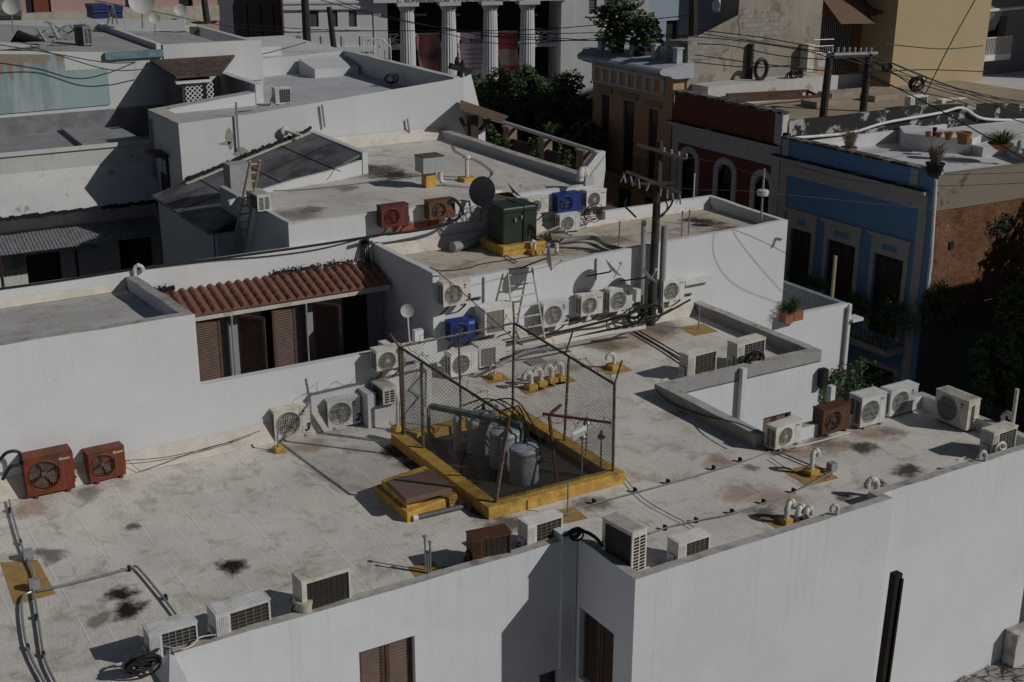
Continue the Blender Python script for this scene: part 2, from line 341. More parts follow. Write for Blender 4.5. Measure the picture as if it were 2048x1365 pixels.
def shutter_pair(M, w, h, par, mat=None, leaves=2, name='shutter', n=24):
    """louvred wooden shutters, local frame M: x right, y inward, z up from sill"""
    mat = mat or WOODB
    for i in range(leaves):
        x0, x1 = w*i/leaves+.01, w*(i+1)/leaves-.01; b = MB(M); s_ = .07
        b.box(x0, x0+s_, 0, .04, 0, h).box(x1-s_, x1, 0, .04, 0, h).box(x0+s_, x1-s_, 0, .04, 0, s_).box(x0+s_, x1-s_, 0, .04, h-s_, h)
        louvres(b, x0+s_, x1-s_, s_, h-s_, .002, n)
        o = b.build(name, mat, par); b = MB(M); b.quad((x0+s_, .036, s_), (x1-s_, .036, s_), (x1-s_, .036, h-s_), (x0+s_, .036, h-s_)); b.build('louvre_gap', DARK, o)
def sag(a, b, drop, n=14, wob=0):
    a = V(a); b = V(b); return [a.lerp(b, i/n)-V((0, 0, drop*4*(i/n)*(1-i/n)))+(V((random.uniform(-1, 1), random.uniform(-1, 1), 0))*wob if 0 < i < n else V((0, 0, 0))) for i in range(n+1)]
def smoothpath(pts, k=5):
    pts = [V(p) for p in pts]; out = []
    for i in range(len(pts)-1):
        p0, p1, p2, p3 = pts[max(i-1, 0)], pts[i], pts[i+1], pts[min(i+2, len(pts)-1)]
        for j in range(k):
            t = j/k; out.append(.5*((2*p1)+(p2-p0)*t+(2*p0-5*p1+4*p2-p3)*t*t+(3*p1-p0-3*p2+p3)*t**3))
    return out+[pts[-1]]
def textmesh(txt, size, M, mat, name, parent, ext=.002, align='CENTER', bold=0, shear=0):
    cu = bpy.data.curves.new('t', 'FONT'); cu.body = txt; cu.size = size; cu.extrude = ext; cu.align_x = align; cu.offset = bold; cu.shear = shear
    o = bpy.data.objects.new('t', cu); COL.objects.link(o); bpy.context.view_layer.update()
    me = bpy.data.meshes.new_from_object(o.evaluated_get(bpy.context.evaluated_depsgraph_get())); bpy.data.objects.remove(o)
    b = MB(M); b.add([tuple(v.co) for v in me.vertices], [tuple(p.vertices) for p in me.polygons])
    return b.build(name, mat, parent)
def leaves(mb, c, rad, n, size, flat=1., clump=6, rnd=random):
    cs = [V((rnd.gauss(0, .5)*rad[0], rnd.gauss(0, .5)*rad[1], rnd.gauss(0, .5)*rad[2])) for _ in range(clump)]
    for i in range(n):
        k = rnd.choice(cs); p = V(c)+k*.9+V((rnd.gauss(0, .22)*rad[0], rnd.gauss(0, .22)*rad[1], rnd.gauss(0, .22)*rad[2]))
        d = V((rnd.gauss(0, 1), rnd.gauss(0, 1), rnd.gauss(0, .6))).normalized(); e = d.orthogonal().normalized(); s_ = size*rnd.uniform(.6, 1.3)
        e = (e*cos(i)+d.cross(e)*sin(i))
        mb.add([p-d*s_, p+e*s_*.45, p+d*s_, p-e*s_*.45], [(0, 1, 2, 3)])
def blades(mb, c, n, h, spread, rnd=random, w=.012):
    for i in range(n):
        a = rnd.uniform(0, 6.28); r = rnd.uniform(0, spread*.3); p = V(c)+V((cos(a)*r, sin(a)*r, 0)); hh = h*rnd.uniform(.6, 1.1); o = V((cos(a), sin(a), 0))*spread*rnd.uniform(.3, 1)
        q = p+o*.45+V((0, 0, hh*.7)); t = p+o+V((0, 0, hh*rnd.uniform(.55, 1))); s_ = V((-sin(a), cos(a), 0))*w
        mb.add([p-s_, p+s_, q+s_, q-s_, t], [(0, 1, 2, 3), (3, 2, 4)])
# ================================================================= ground
struct('street', MB().box(-40, 160, -20, 140, -8.3, -8.0), plain('asphalt', (.05, .05, .052), .9, .3, 3))
struct('sidewalk', MB().box(33.9, 35, 10, 75, -7.99, -7.86), plain('pavement', (.2, .19, .18), .9, .2, 3))
struct('yard', MB().box(18.5, 40, 4, 16.14, -8.01, -5.0), plain('yard_concrete', (.38, .36, .34), .9, .35, 5, bump=.5, dirt=(.12, .11, .09), da=(.48, .7)))
# ================================================================= main apartment block
def stz(x, y, z, r, st): p = P(x, y, z); return (p.x, p.y, r, st)
MAIN_ROOF = membrane('main_roof_membrane', (.70, .662, .612), [stz(*a) for a in [
    (240, 1188, 0, .2, 1.), (264, 1216, 0, .2, 1.), (458, 1137, 0, .19, 1.), (100, 1108, 0, .2, .75), (205, 1238, 0, .14, .65), (262, 1058, 0, .1, .8),
    (1722, 898, 0, .24, .9), (1812, 940, 0, .22, .9), (1745, 966, 0, .16, .9), (1530, 1028, 0, .2, .8), (1690, 992, 0, .14, .8), (1503, 938, 0, .16, .7),
    (800, 905, 0, .3, .95), (830, 930, 0, .25, .95), (960, 1020, 0, .22, .9), (1550, 900, 0, .25, .85), (1600, 905, 0, .3, .55), (1665, 888, 0, .35, .55), (1745, 868, 0, .3, .55), (1300, 672, 0, .5, .55), (1235, 690, 0, .4, .55), (1120, 735, 0, .35, .55), (1480, 985, 0, .3, .55), (1560, 1000, 0, .35, .55), (620, 890, 0, .3, .55), (1440, 925, 0, .25, .55), (60, 1015, 0, .3, .55), (180, 985, 0, .25, .6), (1180, 1010, 0, .3, .7), (1010, 1050, 0, .3, .8), (1640, 880, 0, .3, .6), (1780, 860, 0, .25, .6), (780, 790, 0, .5, .6), (1320, 655, 0, .45, .65), (1200, 690, 0, .4, .6)]], brown=.55)
ob = thing('apartment_block', 'white block with the large grey roof full of cooling units in the foreground', 'building', (12, 20, -8))
poly = [(-4, 12), (4.45, 12), (4.45, 17.72), (12.12, 17.72), (12.12, 15.9), (18.33, 15.9), (18.33, 16.16), (23.2, 16.16), (23.2, 19.6), (18.3, 19.6), (18.3, 22.95), (23.2, 22.95), (23.2, 27.9), (14.56, 27.9), (13, 27.9), (13, 25.4), (-4, 25.4)]
b = MB(); n = len(poly)
wf = PY(718, 1308, 17.72); wl, wr, wt = wf.x, PY(830, 1303, 17.72).x, wf.z+.02
ws = PX(1160, 1217, 12.12).y; we = PX(1228, 1265, 12.12).y; wst = -1.1
for i in range(n):
    a, c = poly[i], poly[(i+1) % n]
    hs = []
    if i == 2: hs = [(wl-4.45, wr-4.45, wt-1.5, wt), (6.9, 7.45, -3.3, -2.4)]
    if i == 3: hs = [(17.72-ws, 17.72-we, wst-1.5, wst)]
    if i == 10: hs = [(PY(1527, 835, 22.95).x-18.3, PY(1582, 826, 22.95).x-18.3, -2.3, PY(1555, 830, 22.95).z)]
    facade(b, a, c, -8, 0, hs, .12)
b.build('wall', WFRONT, ob)
MB().add([(x, y, 0) for x, y in poly], [tuple(range(n))]).build('roof_surface', MAIN_ROOF, ob)
b = MB(); t = MB()
parapet(b, [(4.62, 17.72), (12.12, 17.72), (12.12, 15.9), (18.33, 15.9), (18.33, 16.16), (23.2, 16.16), (23.2, 19.6), (18.3, 19.6)], .2, 0, [.28, .28, .28, .28, .28, .28, .3, .3], t)
b.build('parapet', WFRONT, ob); t.build('parapet_cap', PARA, ob)
b = MB(); t = MB()
parapet(b, [(18.3, 19.6), (18.3, 22.95), (23.2, 22.95), (23.2, 27.88)], .26, 0, .32, t)
b.build('court_parapet', plain('court_parapet_paint', (.33, .325, .315), .9, .12, 4, dirt=(.2, .18, .15), da=(.55, .85)), ob); t.build('court_parapet_cap', PARA, ob)
MB().add([(4.3, 17.0, 0), (4.62, 17.0, 0), (4.62, 17.95, 0), (4.3, 17.95, 0), (4.3, 17.0, .1), (4.62, 17.0, .1), (4.62, 17.95, .28), (4.3, 17.95, .05)], [(0, 1, 5, 4), (4, 5, 6, 7), (3, 0, 4, 7), (2, 3, 7, 6), (1, 2, 6, 5)]).build('broken_kerb', WFRONT, ob)
MB().box(11.78, 12.1, 17.66, 18.05, -3, .42).build('pilaster', WHITE, ob)
MB().box(18.3, 40, 19.6, 22.95, -8, -5).build('court_floor', plain('court_floor', (.1, .095, .09), .9), ob)
M1 = frame((wl, 17.72+.10, wt-1.5), (wr, 17.72+.10)); shutter_pair(M1, wr-wl, 1.5, ob, leaves=2, n=22)
M1 = frame((12.22, ws, wst-1.5), (12.22, we)); shutter_pair(M1, ws-we, 1.5, ob, leaves=2, n=22)
q0 = PY(1527, 835, 22.95); q1 = PY(1582, 826, 22.95); M1 = frame((q0.x, 23.05, -2.3), (q1.x, 23.05)); shutter_pair(M1, q1.x-q0.x, 2.3+PY(1555, 830, 22.95).z, ob, leaves=2, n=18)
MB().box(11.35, 11.9, 17.84, 17.86, -3.3, -2.4).build('window_pane', GLASSD, ob)
# raised kerb on the court wall, thin shadow line as a painted dark strip, and the white downpipe
q = P(1480, 735, .32)
MB().box(18.6, 23.15, 22.935, 22.952, .02, .035).build('shadow_line', plain('shadow_line_grey', (.08, .08, .08)), ob)
MB().box(PY(1481, 800, 22.9).x-.07, PY(1481, 800, 22.9).x+.07, 22.8, 22.93, -3.5, .36).build('downpipe', WPAINT, ob)
# flashing along the foot of the terrace wall
MB().quad((-4, 25.2, .006), (10.9, 25.2, .006), (10.9, 25.39, .42), (-4, 25.39, .42)).build('wall_flashing', FLASH, ob)
MB().quad((15, 27.62, .006), (22.9, 27.62, .006), (22.9, 27.89, .45), (15, 27.89, .45)).build('wall_flashing', FLASH, ob)
# low block beside the terrace wall carrying cables
zb = .95
q = PX(735, 790, 11.3); MB().box(11.3, 11.5, q.y, 25.38, 0, q.z).box(11.5, 12.7, q.y, 25.38, 0, .5).build('kerb_block', WOLD, ob)

# ================================================================= terrace wing (left)
ot = thing('terrace_wing', 'pale wing with terracotta tiled awning over a shuttered terrace', 'building', (5, 28, -8))
b = MB()
facade(b, (-6, 25.4), (7.7, 25.4), -8, 1.9, [])
facade(b, (7.7, 25.4), (13, 25.4), -8, 1.58, [])
facade(b, (7.7, 25.4), (7.7, 31.3), -.6, 1.9, [])
b.box(-6, 7.5, 25.42, 31.3, -8, 1.9)
b.build('wall', WHITE, ot)
MB().prism([(-6, 25.42), (7.5, 25.42), (7.8, 31.33), (-6, 31.33)], 1.85, [2.85, 2.85, 2.12, 2.12], sides=False).build('roof_surface', membrane('left_roof_membrane', (.60, .58, .55), [], brown=.4), ot)
b = MB(); t = MB()
parapet(b, [(-6, 25.4), (7.7, 25.4), (8.1, 31.33)], .24, 1.9, [3.16, 3.16, 2.45], t); b.build('parapet', WHITE, ot); t.build('parapet_cap', PARA, ot)
b = MB(); b.box(-6, 14.55, 31.34, 31.445, -6, PY(272, 540, 31.34).z); b.build('back_wall', WHITE, ot)
MB().quad((-6, 31.18, 2.15), (7.8, 31.18, 2.15), (7.8, 31.33, 2.32), (-6, 31.33, 2.32)).build('wall_flashing', FLASH, ot)
b = MB(); b.box(7.7, 12.98, 25.42, 25.62, -.6, 1.575); b.box(13, 13.2, 25.42, 27.88, -8, .9); b.box(13.2, 14.54, 27.68, 27.88, -8, .72); b.build('terrace_wall', WHITE, ot)
MB().box(7.7, 14.5, 25.6, 31.7, -.8, -.6).build('terrace_floor', plain('terrace_floor', (.12, .1, .09), .8), ot)
MB().box(-6, 14.54, 30.75, 31.33, -.6, 1.52).build('terrace_back', plain('terrace_back', (.30, .31, .33), .9, .1), ot)
# tiles
E0, E1, ZE, YB, ZB = 9.1, 14.5, 1.55, 31.32, PY(340, 585, 31.32).z
ye = 30.15; b = MB(); nt_ = 26; L = (E1+.3-E0+.9)/nt_
sl_len = hypot(YB-ye, ZB-ZE)
for i in range(nt_):
    x0 = 8.1+(i)*(E1-8.1)/nt_; x1 = 8.1+(i+1)*(E1-8.1)/nt_; w_ = (x1-x0)
    for j in range(4):
        t0, t1 = j/4, (j+1)/4+.04
        def q(t, x, dz): return (x, ye+(YB-ye)*t, ZE+(ZB-ZE)*t+dz)
        pr = []; prof = [(0, .0), (.12, .0), (.25, .05), (.42, .085), (.58, .085), (.75, .05), (.88, .0), (1, 0)]
        lift = .016
        vs = [q(t0, x0+w_*u, h+lift) for u, h in prof]+[q(min(t1, 1), x0+w_*u, h*.85) for u, h in prof]
        m_ = len(prof); fs = [(k, k+1, m_+k+1, m_+k) for k in range(m_-1)]
        vs += [q(t0, x0+w_*u, 0) for u, h in prof]; fs += [(2*m_+k, 2*m_+k+1, k+1, k) for k in range(m_-1)]
        b.add(vs, fs)
b.build('tiled_awning', TERRA, ot)
b = MB(); b.box(8.1, 14.5, ye+.08, ye+.2, ZE-.17, ZE-.005); b.add([(8.1, ye+.1, ZE-.005), (14.5, ye+.1, ZE-.005), (14.5, YB, ZB-.03), (8.1, YB, ZB-.03)], [(0, 1, 2, 3), (3, 2, 1, 0)]); b.build('fascia_beam', FLASH, ot)
# mossy growth where tiles meet the wall
b = MB(); rr = random.Random(3)
for x0, x1 in ((8.2, 9.0), (11.6, 13.9)):
    for i in range(420):
        x = rr.uniform(x0, x1); p = V((x, YB-.06-abs(rr.gauss(0, .05)), ZB+.1+abs(rr.gauss(0, .05)))); r_ = rr.uniform(.012, .035)
        d = V((rr.gauss(0, 1), rr.gauss(0, 1), rr.gauss(0, 1))).normalized(); e = d.orthogonal()
        b.add([p-d*r_, p+e*r_, p+d*r_, p-e*r_], [(0, 1, 2, 3)])
tag(b.build('dry_growth', plain('dead_moss', (.03, .025, .02), .95)), 'black dead growth along the top of the terracotta tiles', 'moss', kind='stuff')
# shutters standing folded open
def leaf(x, y, ang, w_, lit=True):
    M_ = Matrix.Translation((x, y, -.6)) @ Matrix.Rotation(R(ang), 4, 'Z')
    shutter_pair(M_, w_, 1.97, ot, leaves=1, n=30, name='shutter_panel')
xs = PY(398, 700, 30.2).x
leaf(xs-.05, 30.3, 8, .72); leaf(PY(478, 700, 30.2).x+.02, 30.28, -48, .78)
leaf(PY(550, 700, 30.2).x, 30.3, 8, .7); leaf(PY(630, 690, 30.2).x, 30.28, -48, .78)
leaf(PY(470, 700, 30.2).x, 30.55, 75, .5); leaf(PY(625, 690, 30.2).x, 30.5, 75, .5)
for px_ in (468, 617): x_ = PY(px_, 700, 30.2).x; MB().tube([(x_, 30.22, -.6), (x_, 30.22, ZE-.17)], .028, 8).build('post', GMET, ot)
for px_ in (528, 690): x_ = PY(px_, 700, 30.7).x; MB().box(x_, x_+.7, 30.72, 30.745, -.6, 1.35).build('door_opening', DARK, ot)
# ================================================================= middle building
om = thing('middle_building', 'white box building with flat roof, green cabinet on top and cooling units on its wall', 'building', (20, 29, -8))
MX1 = 26.38
b = MB(); mp = [(14.56, 27.9), (MX1, 27.9), (MX1, 31.45), (14.56, 31.45)]
for i in range(4): facade(b, mp[i], mp[(i+1) % 4], -8, 2.0, [])
b.build('wall', WHITE, om)
MB().add([(x, y, 2.0) for x, y in mp], [(0, 1, 2, 3)]).build('roof_surface', membrane('middle_roof_membrane', (.58, .51, .43), [stz(1410, 443, 2, .35, .9), stz(1385, 440, 2, .25, .9), stz(1460, 462, 2, .5, .8), stz(930, 480, 2, .4, .7), stz(1230, 480, 2, .4, .6), stz(1105, 478, 2, .4, .6)], brown=.75), om)
b = MB(); t = MB()
parapet(b, [(14.56, 31.45), (14.56, 27.9)], .18, 2., [2.4, 2.4], t)
parapet(b, [(14.75, 27.9), (MX1, 27.9), (MX1, 31.45), (22.2, 31.45)], .16, 2., [2.12, 2.3, 2.36, 2.36], t)
b.build('parapet', WHITE, om); t.build('parapet_cap', WHITE, om)
MB().quad((14.8, 31.1, 2.01), (21.9, 31.1, 2.01), (21.9, 31.38, 2.3), (14.8, 31.38, 2.3)).build('wall_flashing', FLASH, om)
MB().quad((21.9, 31.15, 2.01), (MX1-.2, 31.15, 2.01), (MX1-.2, 31.28, 2.12), (21.9, 31.28, 2.12)).build('wall_flashing', FLASH, om)
a_ = PY(1366, 565, 27.85); c_ = PY(1420, 555, 27.85)
MB().box(a_.x, c_.x, 27.72, 27.895, a_.z-.07, a_.z+.07).build('duct_cover', WPAINT, om)
a_ = PY(1545, 495, 27.88); b = MB(); b.bar((a_.x, 27.86, a_.z), (a_.x+.12, 27.86, a_.z+.28), .03).bar((a_.x+.12, 27.86, a_.z+.28), (a_.x+.36, 27.86, a_.z+.2), .03); b.build('wall_hook', METAL, om)
for px_ in (968, 1192): 
    a_ = PY(px_, 560, 27.87); MB().tube([(a_.x, 27.87, a_.z-.6 if px_ < 1000 else a_.z), (a_.x, 27.87, 2.1)], .02, 6).build('conduit', GMET, om)
# annex to the right
oa = thing('terrace_annex', 'low white annex with a walled terrace beside the street', 'building', (27.5, 29.5, -8))
b = MB(); zt_ = -.72
facade(b, (MX1, 27.9), (29.2, 27.9), -8, zt_, []); facade(b, (29.2, 27.9), (29.2, 36), -8, zt_, []); b.box(MX1+.01, 29.18, 35.8, 36, -8, zt_-.01)
b.box(23.2, MX1, 27.93, 28.1, -8, 1.9)
b.build('wall', WHITE, oa)
b = MB(); b.box(29.0, 29.19, 28.1, 35.8, -3, zt_-.005); b.build('inner_wall', plain('teal_wall', (.22, .27, .28), .9), oa)
b = MB(); b.box(MX1, 29.19, 27.91, 28.1, -2.5, zt_-.006); b.build('inner_parapet', WOLD, oa)
MB().box(MX1, 29.1, 28.1, 35.8, -3.2, -2.6).build('terrace_floor', plain('annex_floor', (.08, .075, .07)), oa)
MB().box(29.18, 29.3, 27.85, 28.02, -8, zt_-.03).build('corner_strip', WPAINT, oa)
MB().tube([(29.12, 27.84, -8), (29.12, 27.84, zt_-.1)], .05, 8).build('downpipe', GMET, oa)
MB().box(29.3, 29.75, 27.75, 28.15, PX(1710, 645, 29.3).z-.04, PX(1710, 645, 29.3).z+.06).build('ledge', WPAINT, oa)
# ================================================================= upper rear building (R2)
o2 = thing('upper_roof_building', 'white building with a square grey roof stepped above the middle building', 'building', (17, 36, -8))
b = MB(); rp = [(12.2, 31.46), (21.85, 31.46), (21.85, 40.68), (16.75, 40.68), (16.75, 36.35), (15.4, 35.9), (14.2, 35.65), (13.1, 35.4), (12.2, 35.3)]
b.prism(rp, -8, 3.17, top=False); b.build('wall', WHITE, o2)
MB().add([(x, y, 3.17) for x, y in rp]+[(16.75, 31.46, 3.17), (15.4, 31.46, 3.17), (14.2, 31.46, 3.17), (13.1, 31.46, 3.17)], [(9, 1, 2, 3, 4), (10, 9, 4, 5), (11, 10, 5, 6), (12, 11, 6, 7), (0, 12, 7, 8)]).build('roof_surface', membrane('upper_roof_membrane', (.64, .60, .555), [stz(755, 342, 3.17, .6, .85), stz(790, 352, 3.17, .45, .95), stz(720, 335, 3.17, .35, .8), stz(590, 430, 3.17, .5, .6), stz(625, 420, 3.17, .25, .6), stz(690, 378, 3.17, .25, .6)], brown=.45), o2)
b = MB(); t = MB(); parapet(b, [(21.87, 31.46), (21.87, 40.68)], .3, 3.17, .28+3.17, t); b.build('parapet', stucco('grey_parapet', (.48, .48, .48), .1, .3), o2); t.build('parapet_cap', PARA, o2)
b = MB(); parapet(b, [(12.2, 35.2), (12.2, 31.46)], .14, 3.17, 3.24); parapet(b, [(12.36, 31.46), (21.5, 31.46)], .12, 3.17, 3.22); b.build('roof_kerb', WOLD, o2)
MB().quad((16, 40.3, 3.18), (21.55, 40.3, 3.18), (21.55, 40.67, 3.55), (16, 40.67, 3.55)).build('wall_flashing', FLASH, o2)
# lean-to shed
os_ = thing('lean_to_shed', 'lean-to with a dark grey sheet roof between the white walls', 'shed', (13, 38, -8))
zl = lambda x: 2.3+(x-11.3)*.29
b = MB(); c4 = [(11.25, 35.2), (16.5, 36.3), (16.6, 40.66), (11.25, 40.66)]
b.prism(c4, [zl(x)-.09 for x, y in c4], [zl(x) for x, y in c4], bot=True)
b.build('roof_sheet', plain('grey_sheet', (.165, .165, .175), .7, .25, 2, dirt=(.07, .07, .075), da=(.45, .6)), os_)
b = MB()
for k in range(1, 4):
    x_ = 11.3+k*1.4; b.bar((x_, 35.5, zl(x_)+.006), (x_, 40.6, zl(x_)+.006), .03, .012)
b.bar((11.3, 38, zl(11.3)+.008), (16.4, 38.4, zl(16.4)+.008), .03, .012); b.build('roof_seams', BLACK, os_)
b = MB(); pth = [P(440, 398, 3.2), P(505, 392, 3.17), P(560, 385, 3.17), P(620, 375, 3.17), P(690, 348, 3.17)]
pth = [(11.9, 35.25), (13.1, 35.5), (14.2, 35.75), (15.4, 36.0), (16.6, 36.45)]
parapet(b, [(x, y-.12) for x, y in pth], .12, 3.0, [3.12, 3.3, 3.42, 3.5, 3.62]); b.build('kerb', WOLD, os_)
b = MB(); b.prism([(16.6, 36.3), (16.8, 36.35), (16.85, 40.6), (16.65, 40.6)], 3.0, [zl(16.5)+.04]*2+[zl(16.5)+.05]*2); b.build('roof_edge', WOLD, os_)
# peeling black edge + gutter along the white wall
b = MB(); rr = random.Random(5); A_ = V((12.3, 40.45, 2.66)); B_ = V((16.6, 40.45, 3.92))
for i in range(240):
    t_ = i/240; p = A_.lerp(B_, t_)+V((0, rr.uniform(-.05, .02), rr.uniform(.0, .06))); r_ = rr.uniform(.04, .11)
    b.bar(p, p+V((r_, 0, rr.uniform(-.03, .07))), rr.uniform(.03, .09), rr.uniform(.02, .09))
b.build('tar_edge', BLACK, os_)
MB().bar(A_+V((0, -.1, -.1)), B_+V((0, -.1, -.1)), .16, .12).build('gutter', FLASH, os_)
b = MB(); aa = (11.42, 40.6); bb = (11.42, 35.3); facade(b, aa, bb, -8, 2.28, [(3.9, 4.9, -3, .9)], .3)
b.box(11.45, 12.18, 35.1, 35.3, -8, 2.2).box(12.2, 12.36, 35.32, 36.8, -8, 3.2); b.build('wall', stucco('shed_wall', (.46, .48, .5), .1, .3), os_)
b = MB(frame((11.62, 36.7, -3), (11.62, 35.7))); louvres(b, 0, 1., 0, 3.9, 0, 40); b.box(0, 1, .04, .06, 0, 3.9); b.build('door', WOODD, os_)
b = MB(); 
for k in range(8):
    a0, a1 = pi*k/8, pi*(k+1)/8
    p0 = (11.41, 36.2+.5*cos(a0), .4+.5*sin(a0)); p1 = (11.41, 36.2+.5*cos(a1), .4+.5*sin(a1))
    b.quad((11.412, p0[1], .91), (11.412, p0[1], p0[2]), (11.412, p1[1], p1[2]), (11.412, p1[1], .91))
b.build('door_arch', MATS['shed_wall'], os_)
b = MB(); p = P(480, 385, 2.9); b.box(p.x-.3, p.x+.35, p.y-.1, p.y+.5, 2.4, 3.75); b.build('vent_stack', plain('stack_grey', (.36, .36, .37), .9, .15, 4), os_)
MB().box(11.5, 12.19, 31.6, 35.1, -3, -.5).build('lean_to_store', WOODD, os_)
# ================================================================= back white building (B3)
o3 = thing('back_white_building', 'tall white building with a bare side wall and walled roof behind the grey shed roof', 'building', (17, 45, -8))
b = MB()
zf = lambda x: 4.5+max(0, (x-14.5))*.088
X3 = 22.6
b.quad((12.3, 40.7, -8), (X3, 40.7, -8), (X3, 40.7, zf(X3)), (14.5, 40.7, 4.55), (12.3, 40.7, 4.45))
b.quad((12.3, 44, -8), (12.3, 40.7, -8), (12.3, 40.7, 4.45), (12.3, 44, 4.4)); b.quad((16.2, 44, -8), (12.3, 44, -8), (12.3, 44, 4.4), (16.2, 44, 4.3)); b.quad((16.2, 50.6, -8), (16.2, 44, -8), (16.2, 44, 4.3), (16.2, 50.6, 4.3))
b.quad((X3, 40.7, -8), (X3, 50.6, -8), (X3, 50.6, 5.2), (X3, 40.7, zf(X3))); b.quad((X3, 50.6, -8), (16.2, 50.6, -8), (16.2, 50.6, 4.4), (X3, 50.6, 5.2))
# raised gable end at the right
b.quad((X3, 40.7, -8), (23.6, 40.9, -8), (23.6, 40.9, 3.2), (22.95, 40.78, 5.3), (X3, 40.7, 5.2))
b.quad((23.6, 40.9, -8), (23.6, 41.4, -8), (23.6, 41.4, 3.2), (23.6, 40.9, 3.2)); b.quad((23.6, 40.9, 3.2), (23.6, 41.4, 3.2), (22.95, 41.3, 5.3), (22.95, 40.78, 5.3))
b.build('wall', stucco('back_white_wall', (.63, .64, .66), .08, .2, (.3, .28, .25), blotch=.0), o3)
MB().add([(12.4, 40.8, 4.3), (X3-.1, 40.8, 4.45), (X3-.1, 50.5, 4.45), (16.3, 50.5, 4.32), (16.3, 43.9, 4.32), (12.4, 43.9, 4.3)], [(0, 1, 2, 3, 4, 5)]).build('roof_surface', membrane('back_roof_membrane', (.50, .51, .53), [], brown=.2), o3)
b = MB(); t = MB()
parapet(b, [(X3, 40.9), (X3, 50.6), (16.2, 50.6), (16.2, 44.2)], .28, 4.3, [5.2, 5.2, 4.98, 4.98], t)
b.build('parapet', WOLD, o3); t.build('parapet_cap', WOLD, o3)
b = MB(); t = MB(); parapet(b, [(16.0, 44.4), (12.32, 44.1), (12.32, 40.72), (16.2, 40.72)], .55, 4.3, [4.75, 4.44, 4.46, 4.62], t); b.build('parapet', WOLD, o3); t.build('parapet_cap', plain('cream_cap', (.5, .48, .44), .9, .15, 3, dirt=(.3, .27, .23), da=(.55, .8)), o3)
p = P(640, 128, 4.5); b = MB(); b.prism([(20.3, 48.6), (22.2, 48.6), (22.2, 50.2), (20.3, 50.2)], 4.4, [4.75, 4.75, 4.98, 4.98]); b.build('roof_hatch', WOLD, o3)
# wall openings on shaded left face
a_ = PX(330, 310, 12.3); b = MB(); b.box(12.24, 12.31, a_.y-.35, a_.y+.5, -.2+a_.z-2.1, a_.z-.02); b.build('window', WOODD, o3)
b = MB(); b.box(11.85, 12.28, a_.y-.5, a_.y+.65, a_.z+.02, a_.z+.09); b.build('window_canopy', BLACK, o3)
b = MB(); 
for k in range(2): b.box(12.21, 12.235, a_.y-.25+k*.4, a_.y+.05+k*.4, a_.z-.6, a_.z-.15)
b.build('window_pane', plain('pane_light', (.5, .5, .5), .4), o3)
b = MB(); b.tube([(12.22, 43.6, -8), (12.22, 43.6, 4.2)], .05, 6); b.build('downpipe', GMET, o3)
for x_, y0_, y1_ in ((472, 205, 300), (644, 210, 255), (815, 238, 280)):
    a_ = PY(x_, y0_, 40.6); c_ = PY(x_+6, y1_, 40.6); MB().tube([a_, c_], .035, 6).build('wall_pipe', GMET, o3)
for x_, y_, w_, h_ in ((460, 275, .16, .42), (479, 304, .3, .2), (450, 288, .28, .07)):
    c_ = PY(x_, y_, 40.69); rr = random.Random(x_); pts = [(c_.x+cos(a)*w_*rr.uniform(.5, 1.1), 40.692, c_.z+sin(a)*h_*rr.uniform(.4, 1.)) for a in [k*.52 for k in range(12)]]
    MB().add(pts, [tuple(range(12))]).build('bare_plaster_patch', plain('bare_plaster', (.34, .31, .27), .95), o3)
p = P(575, 262, 4.0); a_ = PY(572, 262, 40.5); MB().lathe(a_+V((0, .1, 0)), [(.14, 0), (.16, .03), (.16, .1), (.05, .12)], 14, (0, -1, 0)).build('wall_lamp', FLASH, o3)
MB().tube([a_, a_+V((.35, -.45, -.12))], .05, 8).build('wall_lamp', FLASH, o3)
# ================================================================= left rear buildings
ol = thing('courtyard_house', 'low white house with corrugated awning at the left behind the terrace wing', 'building', (6, 46, -8))
XL0, XL1 = -8, 12.28
b = MB(); g0 = PY(50, 560, 44).x
dA = PY(52, 515, 43.9).x; dB = PY(124, 515, 43.9).x; dC = PY(240, 500, 43.9).x; dD = PY(308, 490, 43.9).x
facade(b, (XL0, 43.98), (XL1, 43.98), -8, 3.35, [(dA-XL0, dB-XL0, -4, .0), (dC-XL0, dD-XL0, -4, .1)], .4)
b.build('wall', WDIRTY, ol)
for u0, u1 in ((dA, dB), (dC, dD)): MB().box(u0, u1, 44.3, 44.34, -4, .2).build('doorway', GLASSD, ol)
MB().box(XL0, XL1, 44.0, 48, 3.0, 3.3).build('roof_surface', plain('grey_coated_roof', (.27, .275, .285), .8, .15, 1.2, dirt=(.17, .15, .12), da=(.6, .75)), ol)
MB().quad((XL0, 43.9, 3.32), (XL1, 43.9, 3.32), (XL1, 44.15, 3.42), (XL0, 44.15, 3.42)).build('parapet_cap', WDIRTY, ol)
# thick curved skirt roof
ze = PY(0, 437, 43.15).z; b = MB(); prof = [(43.97, 2.75), (43.88, 2.62), (43.75, 2.45), (43.5, 2.1), (43.22, ze+.16), (43.15, ze)]
N = 24
for i in range(N):
    xa, xb = XL0+(XL1-XL0)*i/N, XL0+(XL1-XL0)*(i+1)/N
    for (ya, za), (yb, zb_) in zip(prof, prof[1:]): b.quad((xa, yb, zb_), (xb, yb, zb_), (xb, ya, za), (xa, ya, za))
    b.quad((xa, 43.15, ze-.05), (xb, 43.15, ze-.05), (xb, 43.15, ze), (xa, 43.15, ze)); b.quad((xa, 43.95, ze-.02), (xb, 43.95, ze-.02), (xb, 43.15, ze-.05), (xa, 43.15, ze-.05))
b.build('skirt_roof', stucco('skirt_white', (.60, .59, .58), .15, .4, (.14, .13, .12), blotch=.1, bcol=(.3, .29, .27), zt=None), ol)
b = MB(); rr = random.Random(9); 
